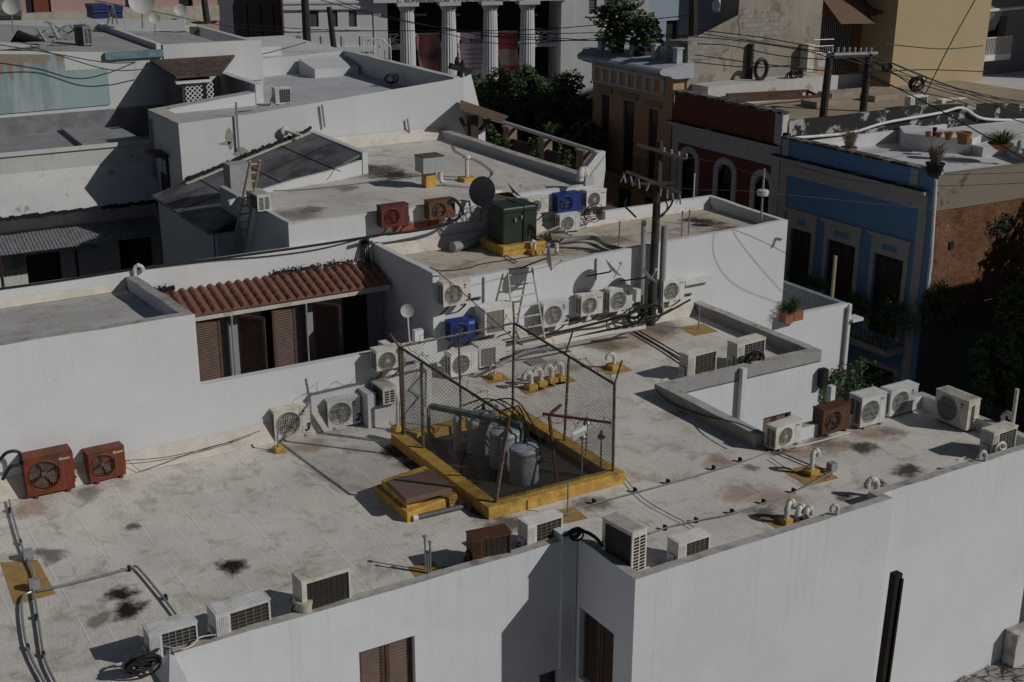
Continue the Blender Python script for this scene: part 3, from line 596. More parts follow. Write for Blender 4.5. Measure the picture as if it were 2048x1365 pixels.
for i in range(160):
    x = XL0+(XL1-XL0)*i/160; b.box(x, x+.14, 43.08, 43.2, ze-.07-rr.uniform(0, .05), ze+rr.uniform(.0, .05))
b.build('gutter', BLACK, ol)
MB().quad(*[P(*q_) for q_ in ((268, 372, 2.75), (300, 360, 2.95), (301, 410, 2.0), (245, 385, 2.25))]).build('rusty_patch', plain('rust_red', (.12, .05, .04), .9, .3), ol) if False else None
b = MB(); z0 = PY(0, 470, 43.9).z; z2 = PY(0, 513, 42.7).z; nc = 170
for i in range(nc*2):
    xa = XL0+(XL1-.1-XL0)*i/(nc*2); xb = XL0+(XL1-.1-XL0)*(i+1)/(nc*2); h0, h1 = (.03, 0) if i % 2 else (0, .03)
    b.quad((xa, 42.7, z2+h0), (xb, 42.7, z2+h1), (xb, 43.95, z0+h1), (xa, 43.95, z0+h0))
b.build('corrugated_awning', plain('galvanised_sheet', (.34, .36, .38), .45, .25, 6, metal=.5, dirt=(.12, .11, .1), da=(.55, .8)), ol)
for px_ in (2, 155): x = PY(px_, 540, 42.8).x; MB().tube([(x, 42.8, -5), (x, 42.8, z2)], .05, 6).build('post', WOODD, ol)
b = MB(); b.bar((PY(145, 270, 47).x, 47.8, 3.36), (PY(180, 300, 44).x, 44.3, 3.36), .35, .16); b.build('roof_rib', plain('rib_grey', (.3, .3, .31)), ol)
# stained green wall house
og = thing('stained_green_house', 'house with peeling blue green wall and cluttered roof at the left edge', 'building', (6, 52, -8))
zg = lambda x: 6.2-(x-8.5)*.068
XG = PY(215, 150, 48).x; XGE = PY(522, 100, 48).x; XG1 = PY(325, 100, 48).x
g = NG('peeling_green'); sw = g.n('ShaderNodeSeparateXYZ'); g.L(g.pos, sw.inputs[0])
c = g.mix(g.ramp(g.noise(1., g.scale((1.6, 1, .25)), det=8), .4, .6), (.23, .31, .33), (.38, .43, .43))
c = g.mix(g.ramp(sw.outputs[0], 10.1, 10.8), c, (.30, .405, .40))
k = g.math('ADD', g.math('MULTIPLY', g.noise(1., g.scale((3, 3, .35)), det=9, rough=.7), 2.2), g.math('MULTIPLY', g.math('SUBTRACT', sw.outputs[2], 5.6), .5))
c = g.mix(g.math('MULTIPLY', g.ramp(k, 1.0, 1.25), .85), c, (.26, .19, .13))
c = g.mix(g.math('MULTIPLY', g.ramp(g.math('ADD', g.math('MULTIPLY', g.noise(3, det=8), .8), g.math('SUBTRACT', sw.outputs[2], 5.55)), .5, .7), g.math('SUBTRACT', 1., g.ramp(sw.outputs[0], 10.0, 10.2))), c, (.26, .22, .18))
g.bump(g.noise(20), .3); GREENW = g.done(c, .9)
MB().add([(-8, 47.95, 3.9), (XG, 47.95, 4.1), (XG, 47.95, 5.4), (XG-1.45, 47.95, 5.4), (XG-1.45, 47.95, zg(XG-1.45)-.1), (-8, 47.95, zg(-8)-.1)], [(0, 1, 2, 3, 4, 5)]).build('green_paint', GREENW, og)
b = MB(); b.prism([(-8, 48), (XGE, 48), (XGE, 60), (-8, 60)], -8, [zg(-8), zg(XGE), zg(XGE), zg(-8)], top=False); b.build('wall', WOLD, og)
MB().quad((-8, 47.93, 2.9), (14, 47.93, 2.9), (14, 47.93, 3.95), (-8, 47.93, 3.9)).build('wall_base', plain('grey_tar_band', (.20, .205, .22), .85, .25, 2), og)
MB().add([(-8, 48.0, zg(-8)-.02), (XGE, 48, zg(XGE)-.02), (XGE, 60, zg(XGE)-.02), (-8, 60, zg(-8)-.02)], [(0, 1, 2, 3)]).build('roof_surface', membrane('left_far_roof', (.37, .37, .375), [], brown=.4), og)
b = MB(); xx = PY(325, 96, 48).x
b.prism([(xx, 47.94), (XGE, 47.94), (XGE, 48.2), (xx, 48.2)], 4.6, [PY(325, 90, 48).z, PY(522, 80, 48).z]*1+[PY(522, 80, 48).z, PY(325, 90, 48).z])
b.build('parapet', WOLD, og); b = MB(); b.box(PY(207, 100, 48).x, xx-.02, 47.86, 48.06, zg(xx)-.12, zg(xx)+.12); b.build('blue_edge', plain('blue_grey_trim', (.16, .24, .28), .8, .3, 5), og)
def wallP(mb, a, c, z, h, t=.22):
    p, q = P(*a, z), P(*c, z); p.z = q.z = z; mb.bar(p-V((0, 0, h/2)), q-V((0, 0, h/2)), t, h)
b = MB(); wallP(b, (190, 43), (318, 88), 6.0, .55); wallP(b, (365, 43), (500, 80), 5.75, .5); wallP(b, (0, 42), (370, 38), 6.15, .5); b.build('parapet', WOLD, og)
b = MB(); b.quad(P(20, 85, 6.2), P(88, 84, 6.2), P(33, 63, 6.7), P(33, 63, 6.7)+V((0, 0, 0))); b.quad(P(33, 63, 6.7), P(88, 84, 6.2), P(88, 80, 6.2), P(36, 60, 6.7)); b.build('roof_vent', BLACK, og)
b = MB(); q_ = [P(0, 84, 6.35), P(80, 92, 6.3), P(80, 98, 6.15), P(0, 100, 6.2)]; b.quad(*q_); b.build('roof_sheet', WPAINT, og)
# trellis shed
ots = thing('trellis_shed', 'small dark shed with weathered plank roof and white lattice beside it', 'shed', (15, 46, 0))
A1, A2, A3, A4 = [PY(300, 125, 47.9), PY(470, 120, 47.9), PY(430, 153, 45.6), PY(352, 158, 45.6)]
M_ = frame((A1.x, 47.9, 3.4), (A2.x, 47.9)); zr, zfz = A1.z, A4.z
b = MB(); b.prism([(A4.x, 45.6), (A3.x+.2, 45.6), (A2.x, 47.9), (A1.x, 47.9)], [zfz, zfz, zr, zr], [zfz+.08, zfz+.08, zr+.08, zr+.08], bot=True); b.build('plank_roof', plain('weathered_planks', (.10, .075, .06), .85, .45, 7, dirt=(.05, .035, .03), da=(.45, .6)), ots)
b = MB(); b.box(A4.x+.25, A3.x-.1, 45.9, 47.8, 3.3, zfz-.02); b.build('wall', DARK, ots)
def lattice(mb, x0, x1, z0, z1, y, s_=.17, t=.035):
    n = int((x1-x0+z1-z0)/s_)+1
    for i in range(n):
        for sg in (1, -1):
            o = i*s_
            pts = []
            # line x - x0 + sg*(z - zc) = o
            if sg == 1:
                a = (x0+max(0, o-(z1-z0)), z0+min(o, z1-z0)); c_ = (x0+min(o, x1-x0), z0+max(0, o-(x1-x0)))
            else:
                a = (x0+max(0, o-(z1-z0)), z1-min(o, z1-z0)); c_ = (x0+min(o, x1-x0), z1-max(0, o-(x1-x0)))
            if hypot(a[0]-c_[0], a[1]-c_[1]) > .05: mb.bar((a[0], y+(.01 if sg == 1 else 0), a[1]), (c_[0], y+(.01 if sg == 1 else 0), c_[1]), t, .01, (0, 1, 0))
a_, c_ = PY(370, 168, 45.55), PY(407, 205, 45.55)
b = MB(); lattice(b, a_.x, c_.x, c_.z, a_.z, 45.55); b.build('lattice', WPAINT, ots)
b = MB(); lattice(b, c_.x+.15, c_.x+.4, c_.z, a_.z, 45.55); b.build('lattice', WPAINT, ots)
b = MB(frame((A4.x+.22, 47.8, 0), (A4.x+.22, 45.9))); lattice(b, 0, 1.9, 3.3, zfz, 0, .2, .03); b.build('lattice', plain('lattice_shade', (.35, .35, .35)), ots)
b = MB(); b.box(a_.x-.35, c_.x+.3, 45.4, 45.6, a_.z+.02, a_.z+.1); b.build('gutter', WPAINT, ots)
b = MB(); b.box(a_.x-.14, a_.x-.03, 45.5, 45.6, 3.3, a_.z); b.build('post', plain('green_post', (.03, .06, .04)), ots)
# low white roofs behind B3
ow = thing('low_white_roofs', 'plain low white roofs and walls between the house and the columned building', 'building', (24, 60, -8))
b = MB(); b.box(20, 26, 56, 66, -8, 4.2); b.build('wall', WOLD, ow)
wallP2 = MB(); wallP(wallP2, (400, 100), (560, 92), 4.6, 1.2, .3); wallP2.build('parapet', WOLD, ow)
# pink house and dark house along the top left
op = thing('pink_house', 'pink rendered house behind the cluttered roof, cut by the top edge', 'building', (14, 72, -8))
b = MB(); pa, pb = PY(-150, 20, 70), PY(436, 20, 70)
hs = []
def hole(x0, y0, x1, y1, pl, org_x):
    a_, c_ = PY(x0, y0, pl), PY(x1, y1, pl); return (a_.x-org_x, c_.x-org_x, c_.z, a_.z)
hs = [hole(48, -20, 104, 30, 70, pa.x), hole(248, -20, 270, 14, 70, pa.x), hole(355, -30, 388, 38, 70, pa.x), hole(0, 18, 40, 40, 70, pa.x)]
facade(b, (pa.x, 70), (pb.x, 70), -8, 12, hs, .3); b.box(pb.x-.01, pb.x+.02, 70.0, 76, -8, 12); b.build('wall', stucco('pink_render', (.44, .29, .27), .1, .2), op)
for h_ in hs: MB().box(pa.x+h_[0], pa.x+h_[1], 70.2, 70.25, h_[2], h_[3]).build('window', DARK, op)
b = MB(); h_ = hs[0]; b.box(pa.x+h_[0]+.4, pa.x+h_[1], 70.1, 70.18, h_[2], h_[3]); b.build('door', plain('red_door', (.16, .045, .02), .6), op)
MB().box(pa.x, pb.x, 69.8, 69.99, PY(200, 32, 70).z-.5, PY(200, 20, 70).z).build('base_band', plain('cream_band', (.42, .38, .32), .9, .2, 3), op)
od = thing('dark_grey_house', 'shaded grey house between the pink house and the columned building', 'building', (26, 74, -8))
b = MB(); pa = PY(437, 10, 74); pb = PY(572, 10, 74)
hs = [hole(x, 8, x+7, 75, 74, pa.x) for x in (465, 492, 520, 545)]
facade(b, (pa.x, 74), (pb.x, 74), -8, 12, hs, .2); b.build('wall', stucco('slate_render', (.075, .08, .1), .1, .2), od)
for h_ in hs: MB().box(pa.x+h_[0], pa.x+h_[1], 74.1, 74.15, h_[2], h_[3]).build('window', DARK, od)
# ================================================================= columned building
th = R(-19); dU = V((cos(th), sin(th), 0)); d0 = ray(900, 100); d0 = V((d0.x, d0.y, 0)).normalized(); ON = d0*78
NB = (ON.x, ON.y); NE = (ON.x+dU.x, ON.y+dU.y)
def U(px, py): p = PW(px, py, NB, NE); return (V((p.x, p.y, 0))-V((ON.x, ON.y, 0))).dot(dU), p.z
FN = frame((ON.x, ON.y, 0), NE)
on = thing('columned_building', 'white neoclassical building with fluted columns and hanging banners', 'building', (ON.x, ON.y, -8))
NWALL = stucco('neo_white', (.62, .62, .64), .05, .1)
zE = U(900, 9)[1]+.17; uL, uC0, uR = U(570, 50)[0], U(757, 50)[0], U(1122, 50)[0]; uEnd = U(1205, 100)[0]
zb2 = U(1070, 95)[1]; zfl = U(1080, 185)[1]
b = MB(FN); b.box(uC0-.3, uR+.3, -.55, 3.2, zE, zE+3.5)
b.box(uC0-.3, uR+.3, .6, 3.1, zfl-.4, zfl-.02); b.box(uC0-.3, uR+.3, .5, 3.4, -8, zfl-.42)
wins = []
for x0, x1 in ((617, 638), (658, 676), (697, 714)):
    a_ = U(x0, 22); c_ = U(x1, 54); wins.append((a_[0]-uL, c_[0]-uL, c_[1], a_[1]))
def fpt(u, v=0): q_ = FN @ V((u, v, 0)); return (q_.x, q_.y)
b2 = MB(); facade(b2, fpt(uL), fpt(uC0), -8, 9, wins, .15); wr_ = []
for x0, x1 in ((1188, 1200),): a_ = U(x0, 120); c_ = U(x1, 158); wr_.append((a_[0]-uR-.8, c_[0]-uR-.8, c_[1], a_[1]))
a_ = U(1178, 0); c_ = U(1193, 28); wr_.append((a_[0]-uR-.8, c_[0]-uR-.8, c_[1], a_[1]+1))
a_ = U(1208, 0); c_ = U(1228, 28); wr_.append((a_[0]-uR-.8, c_[0]-uR-.8, c_[1], a_[1]+1))
facade(b2, fpt(uR+.8), fpt(uR+9), -8, 9, wr_, .15)
b2.v = b2.v; b.M = None; b.add(b2.v, b2.f); b.M = FN
for u_ in (uC0-.28, uR+.0): b.box(u_, u_+.8, -.05, 3.1, -8, zE-.01)
b.box(uL-.05, uL+.0, .0, 8, -8, 9)
for z_, h_, k_ in ((U(650, 16)[1], .18, .14), (U(650, 5)[1], .12, .1), (U(690, 60)[1]-.02, .06, .05), (U(650, 100)[1], .3, .12)): b.box(uL-.05, uC0-.33, -k_, -.003, z_-h_/2, z_+h_/2)
b.build('wall', NWALL, on)
for (u0, u1, v0, v1), base in [(h_, uL) for h_ in wins]+[(h_, uR+.8) for h_ in wr_]:
    b = MB(FN); louvres(b, base+u0, base+u1, v0, v1, .05, 14, dy=.08); b.box(base+u0, base+u1, .13, .14, v0, v1); b.build('shutter', plain('grey_louvre', (.2, .2, .2)), on)
    b = MB(FN); b.box(base+u0-.12, base+u1+.12, -.06, -.002, v0-.18, v0-.08); b.build('window_sill', NWALL, on)
for x0, x1 in ((594, 606), (642, 652), (683, 693), (720, 745), (594, 606)):
    for y0, y1 in ((72, 150),):
        a_ = U(x0, y0); c_ = U(x1, y1)
        b = MB(FN); b.box(a_[0], c_[0], -.05, -.002, c_[1], a_[1]); b.build('wall_panel', plain('neo_panel', (.55, .55, .57), .85, .06), on)
b = MB(FN); b.box(uC0, uR+.3, 3.12, 3.19, zfl, zE-.02); b.build('porch_shade', plain('porch_shade_black', (.035, .035, .04), .9), on)  # porch back coloured near black, its shade put into the paint
b = MB(FN); b.box(uC0, uR, .7, 3.1, zb2-.06, zb2+.18); b.build('porch_floor', NWALL, on)
cols = [815, 898, 981, 1055]
b_door = MB(FN)
for cx in (1095,):
    for (y0, y1) in ((20, 58), (108, 160)):
        a_ = U(cx-4, y0); c_ = U(cx+8, y1); b_door.box(a_[0], c_[0], 3.0, 3.1, c_[1], a_[1])
builds(b_door, 'porch_door', plain('porch_door', (.02, .012, .01)), on)
for cx in cols:
    uc = U(cx, 60)[0]; r_ = .47; nf = 20; b = MB(FN); prof = []
    rings = []
    for z_, k_ in ((zfl-.02, 1.0), (zfl+3, .96), (zE-.5, .84)):
        ring = []
        for i in range(nf*4):
            a = 2*pi*i/(nf*4); rr_ = r_*k_*(1-.07*abs(sin(a*nf/2))**.6 if True else 1)
            ring.append((uc+cos(a)*rr_, .05+sin(a)*rr_, z_))
        rings += ring
    nn = nf*4; b.add(rings, [(i*nn+k, i*nn+(k+1) % nn, (i+1)*nn+(k+1) % nn, (i+1)*nn+k) for i in range(2) for k in range(nn)])
    cobj = b.build('column', NWALL, on)
    b = MB(FN); b.lathe((uc, .05, zE-.52), [(r_*.86, 0), (r_*.92, .05), (r_*1.15, .25), (r_*1.18, .3)], 24); b.box(uc-.62, uc+.62, -.57, .67, zE-.21, zE-.003); b.build('capital', NWALL, cobj)
    b = MB(FN); b.box(uc-.62, uc+.62, -.6, .65, -3, zfl-.02); b.build('plinth', NWALL, cobj)
# balustrades with cross pattern, red flowers
for i, cx in enumerate([773]+cols):
    pass
edges = [uC0+.3]+[U(c, 60)[0] for c in cols]+[uR]
for i in range(len(edges)-1):
    u0, u1 = edges[i]+(.45 if i else 0), edges[i+1]-(.45 if i < len(edges)-2 else 0)
    for zz in (zb2+.18, zfl):
        b = MB(FN); b.box(u0, u1, .62, .7, zz+.62, zz+.7).box(u0, u1, .62, .7, zz, zz+.06); n_ = max(1, int((u1-u0)/.55))
        for k in range(n_):
            a, c = u0+(u1-u0)*k/n_, u0+(u1-u0)*(k+1)/n_; mm = (a+c)/2
            for p_, q_ in (((a, zz+.06), (c, zz+.62)), ((a, zz+.62), (c, zz+.06)), ((mm, zz+.06), (mm, zz+.62)), ((a, zz+.34), (c, zz+.34))): b.bar((p_[0], .66, p_[1]), (q_[0], .66, q_[1]), .07, .05, (0, 1, 0))
        b.build('balustrade', NWALL, on)
        if i in (0, len(edges)-2):
            b = MB(FN); leaves(b, ((u0+u1)/2, .6, zz+.8), ((u1-u0)*.55, .15, .12), 130, .06, clump=12); b.build('flower_box', plain('red_brown_flowers', (.13, .04, .025), .8, .4, 20), on)
textmesh('C  ROMAN-BALLORI   I T·PRO·OGTIC·GIROD   TA', .33, FN @ Matrix.Translation((U(918, 0)[0], -.56, U(918, 8)[1]+.16)) @ Matrix.Rotation(R(90), 4, 'X'), plain('carved_grey', (.12, .12, .12), .8, 0), 'frieze_lettering', on, ext=.01)
# roof ladder cage railings in front-left of building
b = MB(FN); a_ = U(715, 68); c_ = U(770, 115); 
u0, u1 = a_[0], c_[0]; z0, z1 = c_[1], a_[1]
for k in range(6): u_ = u0+(u1-u0)*k/5; b.tube([(u_, -3+.1*k, z0-1.2), (u_, -3+.1*k, z1)], .03, 5)
b.tube([(u0, -3, z1), (u0+(u1-u0)*.7, -3, z1), (u1, -2.8, z1-.5), (u1, -2.8, z0), (u0+(u1-u0)*.6, -2.9, z0-.9)], .04, 5); b.tube([(U(738, 60)[0], -2.95, z0), (U(738, 60)[0], -2.95, U(738, 45)[1])], .03, 5); b.build('railing', WPAINT, on)
# banners hang between the columns
def banner(px, nm, label, mat, x0, x1, ytop, ybot, lean=.2):
    a_ = U(x0, ytop); c_ = U(x1, ybot); b = MB(FN); n_ = 10
    vs = []
    for j in range(n_+1):
        t = j/n_
        for i in range(7):
            s_ = i/6; vs.append((a_[0]+(c_[0]-a_[0])*s_+lean*t*t, .52-.9*t*t*.2+.06*sin(s_*7+t*3), a_[1]+(c_[1]-a_[1])*t))
    b.add(vs, [(j*7+i, (j+1)*7+i, (j+1)*7+i+1, j*7+i+1) for j in range(n_) for i in range(6)])
    o = b.build('banner', mat); return tag(o, label, 'banner', 'banners between the columns'), a_, c_
def flagmat(name, stripes):
    g = NG(name); sw = g.n('ShaderNodeSeparateXYZ'); g.L(g.pos, sw.inputs[0]); z = g.math('ADD', sw.outputs[2], g.math('MULTIPLY', sw.outputs[0], .04))
    k = g.math('PINGPONG', g.math('ADD', z, g.math('MULTIPLY', g.noise(1.2), .35)), stripes)
    c = g.mix(g.ramp(k, stripes*.45, stripes*.55), (.62, .48, .43), (.55, .08, .085))
    return g.done(g.mix(g.ramp(g.noise(9), .4, .8), c, (.25, .15, .14)), .8)
g = NG('portrait_cloth'); pm = g.done(g.mix(g.ramp(g.noise(.55, det=2), .42, .58), g.mix(g.ramp(g.noise(1.1), .4, .6), (.46, .16, .14), (.52, .34, .27)), (.16, .08, .09)), .8)
banner(0, 'banner', 'dim red banner with a blurred face, hanging left of the lettered one', pm, 836, 884, 72, 150)
bo, ba, bc = banner(0, 'banner', 'pale banner with red handwriting lines between two columns', plain('pale_cloth', (.8, .74, .76), .8, .06), 917, 966, 68, 160, .35)
banner(0, 'banner', 'wide red and white striped banner hanging right of the lettered one', flagmat('flag_stripes', .95), 997, 1037, 64, 170, .5)
RB = FN @ Matrix.Translation((ba[0], .38, 0)) @ Matrix.Rotation(R(90), 4, 'X')
wB = bc[0]-ba[0]; RED_T = plain('red_ink', (.32, .05, .07), .8, 0); PUR = plain('purple_ink', (.12, .03, .14), .8, 0)
def bt(txt, size, x, z, mat, nm='lettering'): textmesh(txt, size, FN @ Matrix.Translation((ba[0]+x, .40-.16*((ba[1]-z)/(ba[1]-bc[1]))**2-.05, z)) @ Matrix.Rotation(R(90), 4, 'X'), mat, nm, bo, ext=.004, bold=.004)
bt('ALBIZU', .42, wB*.62, ba[1]-.62, PUR)
for i, t_ in enumerate(('Que lo alegría y el amor', 'se funda más naciendo', 'prisionero de Humboldt', 'para la salud del alma', 'y para América')): bt(t_, .155, wB*.5+.1+.03*i, ba[1]-1.0-.27*i, RED_T)
for i, t_ in enumerate(('Pedro Albizu', 'Campos')): bt(t_, .15, wB*.55+.25, ba[1]-2.7-.25*i, RED_T)
b = MB(FN); b.lathe((ba[0]+.22, .40, ba[1]-.5), [(.13, 0), (.13, .01)], 10, (0, -1, 0)); b.build('emblem', PUR, bo)
for x_ in (845, 915, 995, 1075):
    a_ = U(x_-10, 38); b = MB(FN); b.box(a_[0], a_[0]+.9, 2.5, 2.6, a_[1]-.05, a_[1]+.05); b.build('ceiling_lamp', WPAINT, on)
# ================================================================= street front buildings, facade plane x = 35
def fx(px, py): p = PX(px, py, 35.); return p.y, p.z
def sideframe(x): return Matrix(((0, -1, 0, x), (-1, 0, 0, 0), (0, 0, 1, 0), (0, 0, 0, 1)))
# helper: box on the x=35 facade. y range, z range, proud k
def fb(mb, y0, y1, z0, z1, k, k2=0): return mb.box(35-k, 35-k2, min(y0, y1), max(y0, y1), min(z0, z1), max(z0, z1))
def facX(mb, y0, y1, z0, z1, holes, dep=.13):   # facade facing -x, y0>y1 ; holes (ya,yb,za,zb)
    facade(mb, (35, y0), (35, y1), z0, z1, [(y0-max(h[0], h[1]), y0-min(h[0], h[1]), min(h[2:]), max(h[2:])) for h in holes], dep)
GREYT = plain('warm_grey_trim', (.42, .39, .375), .85, .08, 3, dirt=(.15, .14, .13), da=(.6, .8))
# --- blue house
obl = thing('blue_house', 'blue street house with pale grey door surrounds and white roof terrace', 'building', (35, 34, -8))
yb0, yb1 = 37.62, 29.95
BLUE = stucco('blue_render', (.135, .275, .46), .1, .1, (.05, .12, .25)); b = MB()
doors = []
for pts in (((1583, 455), (1625, 467), (1610, 560)), ((1657, 478), (1713, 493), (1700, 600)), ((1751, 505), (1809, 522), (1795, 640))):
    yA, zA = fx(*pts[0]); yB, zB = fx(*pts[1]); doors.append([yA, yB, -3.9, (zA+zB)/2])
lw = (fx(1728, 722), fx(1790, 742)); low = (lw[0][0], lw[1][0], -6.6, lw[0][1])
facX(b, yb0, yb1, -8, 2.42, [tuple(d) for d in doors]+[low]); b.box(35.01, 44, yb1+.02, yb0-.02, -8, 1.6) if False else None
b.quad((35, yb0, -8), (35.3, yb0, -8), (35.3, yb0, 2.42), (35, yb0, 2.42)); b.build('wall', BLUE, obl)
for i, (yA, yB, z0, z1) in enumerate(doors):
    b = MB(); fb(b, yA, yB, z0, z1, -.1, -.12); 
    d = b.build('door', WOODD, obl); b = MB()
    for k in range(2):
        ym = yA+(yB-yA)*(.12+.48*k); fb(b, ym, ym+(yB-yA)*.28, z1-.75, z1-.15, -.07, -.09)
    b.build('door_pane', plain('pane_dim', (.05, .05, .05), .3), d)
    b = MB(); t_ = .2; w_ = abs(yA-yB)
    fb(b, yA+t_, yA, z0, z1+.62, .06); fb(b, yB, yB-t_, z0, z1+.62, .06); 
    fb(b, yA, yA-w_*.0-.35+0, z1, z1+.62, .06); fb(b, yB+.35, yB, z1, z1+.62, .06); fb(b, yA-.35, yB+.35, z1, z1+.2, .06); fb(b, yA-.35, yB+.35, z1+.42, z1+.62, .06)
    fb(b, yA+t_+.1, yB-t_-.1, z1+.62, z1+.7, .14); fb(b, yA+t_+.18, yB-t_-.18, z1+.7, z1+.78, .2)
    b.build('door_surround', GREYT, obl)
b = MB(); t_ = .16; fb(b, low[0]+t_, low[1]-t_, low[3], low[3]+t_, .05); fb(b, low[0]+t_, low[0], low[2], low[3], .05); fb(b, low[1], low[1]-t_, low[2], low[3], .05); b.build('window_surround', GREYT, obl)
b = MB(); fb(b, low[0], low[1], low[2], low[3], -.1, -.12); b.build('window', DARK, obl)
b = MB()   # cornice with slope, and pilasters
zc = 1.62
fb(b, yb0-.02, yb1+.3, 1.05, zc-.06, .05); fb(b, yb0, yb1+.25, zc-.06, zc+.02, .22); fb(b, yb0, yb1+.22, zc+.02, zc+.12, .32)
fb(b, yb0, yb0-.42, -8, 1.05, .05); fb(b, yb1+.62, yb1+.25, -8, 1.05, .05); fb(b, yb0-.02, yb0-.4, zc+.13, 2.41, .05); fb(b, yb1+1.15, yb1+.8, zc+.13, 2.41, .05)
b.build('cornice', GREYT, obl)
b = MB(); fb(b, yb0, yb1, 2.425, 2.5, .1, -.3); b.build('parapet_cap', plain('mouldy_cap', (.25, .25, .25), .9, .4, 6, dirt=(.025, .025, .025), da=(.42, .55)), obl)
b = MB(); rr = random.Random(11)
for i in range(90):
    y = rr.uniform(yb1+.3, yb0); fb(b, y, y+rr.uniform(.1, .35), zc+.121, zc+.13+rr.uniform(.0, .03), .31, .12-rr.uniform(0, .1))
b.build('tar_stain', BLACK, obl)
WR = plain('white_roof_paint', (.60, .60, .605), .85, .08, 1.5, dirt=(.42, .41, .39), da=(.55, .85))
MB().box(35.31, 44, yb1+.3, yb0-.05, 1.3, 1.72).build('roof_terrace', WR, obl)
b = MB(); b.box(35.02, 35.3, yb1+.02, yb0-.01, 1.7, 2.42)
q0, q1, q2, q3 = P(1820, 272, 2.45), P(1970, 300, 2.45), P(1820, 285, 2.45), P(1975, 303, 2.45)
b.prism([(41.2, 37.5), (40.2, 36.3), (40.6, 35.1), (41.6, 34.1), (42.6, 34.5), (42.0, 37.5)][::1], 1.72, 2.35)
b.prism([(41.55, 33.5), (42.8, 33.2), (43, 34.4), (41.65, 34.1)], 1.72, 2.1)
b.prism([(41.7, 30.6), (46, 30.6), (46, 34.2), (43, 34.4)], 1.72, 2.2)
builds(b, 'terrace_bench', WR, obl)
b = MB(); b.box(35.3, 44, 37.45, 37.62, 1.7, 2.2); b.build('terrace_wall', WR, obl)
# brick flank
b = MB(); b.quad((35, 29.93, -2.6), (48, 29.93, -2.6), (48, 29.93, .95), (35, 29.93, 1.1)); b.build('brick_wall', bricks('old_brick'), obl)
b = MB(); b.quad((35, 29.9, 1.1), (48, 29.9, .95), (48, 29.9, 2.1), (35, 29.9, 2.35)); b.quad((35, 29.9, 2.35), (48, 29.9, 2.1), (48, 30.2, 2.1), (35, 30.2, 2.35)); b.build('weathered_band', stucco('weathered_grey', (.24, .21, .17), .2, .6, (.06, .05, .045), blotch=.2, bcol=(.10, .09, .08)), obl)
b = MB(); b.quad((35, 29.92, -8), (48, 29.92, -8), (48, 29.92, -2.6), (35, 29.92, -2.6)); b.build('flank_base', stucco('flank_dark', (.12, .13, .15), .2, .4), obl)
a_ = PY(1873, 350, 29.7); b = MB(); b.tube([PY(1872, 360, 29.7), PY(1862, 520, 29.7), PY(1855, 580, 29.7)], .06, 8); b.build('downpipe', WPAINT, obl)
b = MB(); rr = random.Random(2)
for px_, py_ in ((1903, 490), (1889, 578), (1998, 476), (2030, 470)): a_ = PY(px_, py_, 29.9); b.box(a_.x-.1, a_.x+.1, 29.88, 29.92, a_.z-.15, a_.z+.12)
builds(b, 'putlog_hole', DARK, obl)
def balcony(par, y0, y1, z, dep, railh=.95, posts=24, slab=GREYT):
    b = MB(); fb(b, y0, y1, z-.28, z-.1, dep-.15); fb(b, y0+.1, y1-.1, z-.1, z, dep); b.build('balcony_slab', slab, par)
    b = MB(); X0 = 35-dep+.06
    for h_ in (.08, railh): b.tube([(35, y0, z+h_), (X0, y0, z+h_), (X0, y1, z+h_), (35, y1, z+h_)], .018, 5)
    for k in range(posts+1): y = y0+(y1-y0)*k/posts; b.tube([(X0, y, z), (X0, y, z+railh)], .012, 4)
    for k in range(4): b.tube([(35-dep*k/4, y0, z), (35-dep*k/4, y0, z+railh)], .012, 4)
    return b.build('balcony_rail', BLACK, par)
balcony(obl, doors[1][0]+.9, doors[2][1]-.4, -4.0, 1.0)
# --- red house
ore = thing('red_house', 'dark red street house with white arched doorways', 'building', (35, 41, -8))
yr0, yr1 = 44.45, 37.66; b = MB(); REDR = stucco('red_render', (.17, .06, .046), .1, .1, (.1, .03, .02)); ad = []
for l_, r_, t_ in (((1366, 330), (1392, 330), (1378, 305)), ((1437, 350), (1466, 350), (1452, 328)), ((1511, 380), (1541, 380), (1527, 352))):
    yA, zA = fx(*l_); yB, zB = fx(*r_); ad.append((yA, yB, -3.9, fx(*t_)[1]))
facX(b, yr0, yr1, -8, 3.32, ad)
b.build('wall', REDR, ore)
for yA, yB, z0, z1 in ad:
    b = MB(); fb(b, yA, yB, z0, z1, -.11, -.125); b.build('door', GLASSD, ore)
    b = MB(); hw = (yA-yB)/2; ym = (yA+yB)/2; rise = .38; nn = 12; zi = z1-rise
    tw = .26; inner = []; outer = []
    for k in range(nn+1):
        a = pi*k/nn; inner.append((ym+hw*cos(a), zi+rise*sin(a))); outer.append((ym+(hw+tw)*cos(a), zi+(rise+tw)*sin(a)))
    for k in range(nn):
        (y1_, z1_), (y2_, z2_), (y3_, z3_), (y4_, z4_) = inner[k], inner[k+1], outer[k+1], outer[k]
        b.add([(34.93, y1_, z1_), (34.93, y2_, z2_), (34.93, y3_, z3_), (34.93, y4_, z4_), (35.25, y1_, z1_), (35.25, y2_, z2_), (35, y3_, z3_), (35, y4_, z4_)], [(0, 1, 2, 3), (3, 2, 6, 7), (0, 4, 5, 1)])
        # spandrel between arch and rectangular opening
        b.quad((34.99, y1_, z1_), (34.99, y2_, z2_), (34.99, y2_, z1+.02), (34.99, y1_, z1+.02))
    fb(b, yA+tw, yA, z0, zi, .07, -.25); fb(b, yB, yB-tw, z0, zi, .07, -.25)
    b.build('arched_surround', plain('white_trim_old', (.5, .49, .49), .85, .1, 4), ore)
b = MB(); zc1, zc2 = 2.0, 2.12
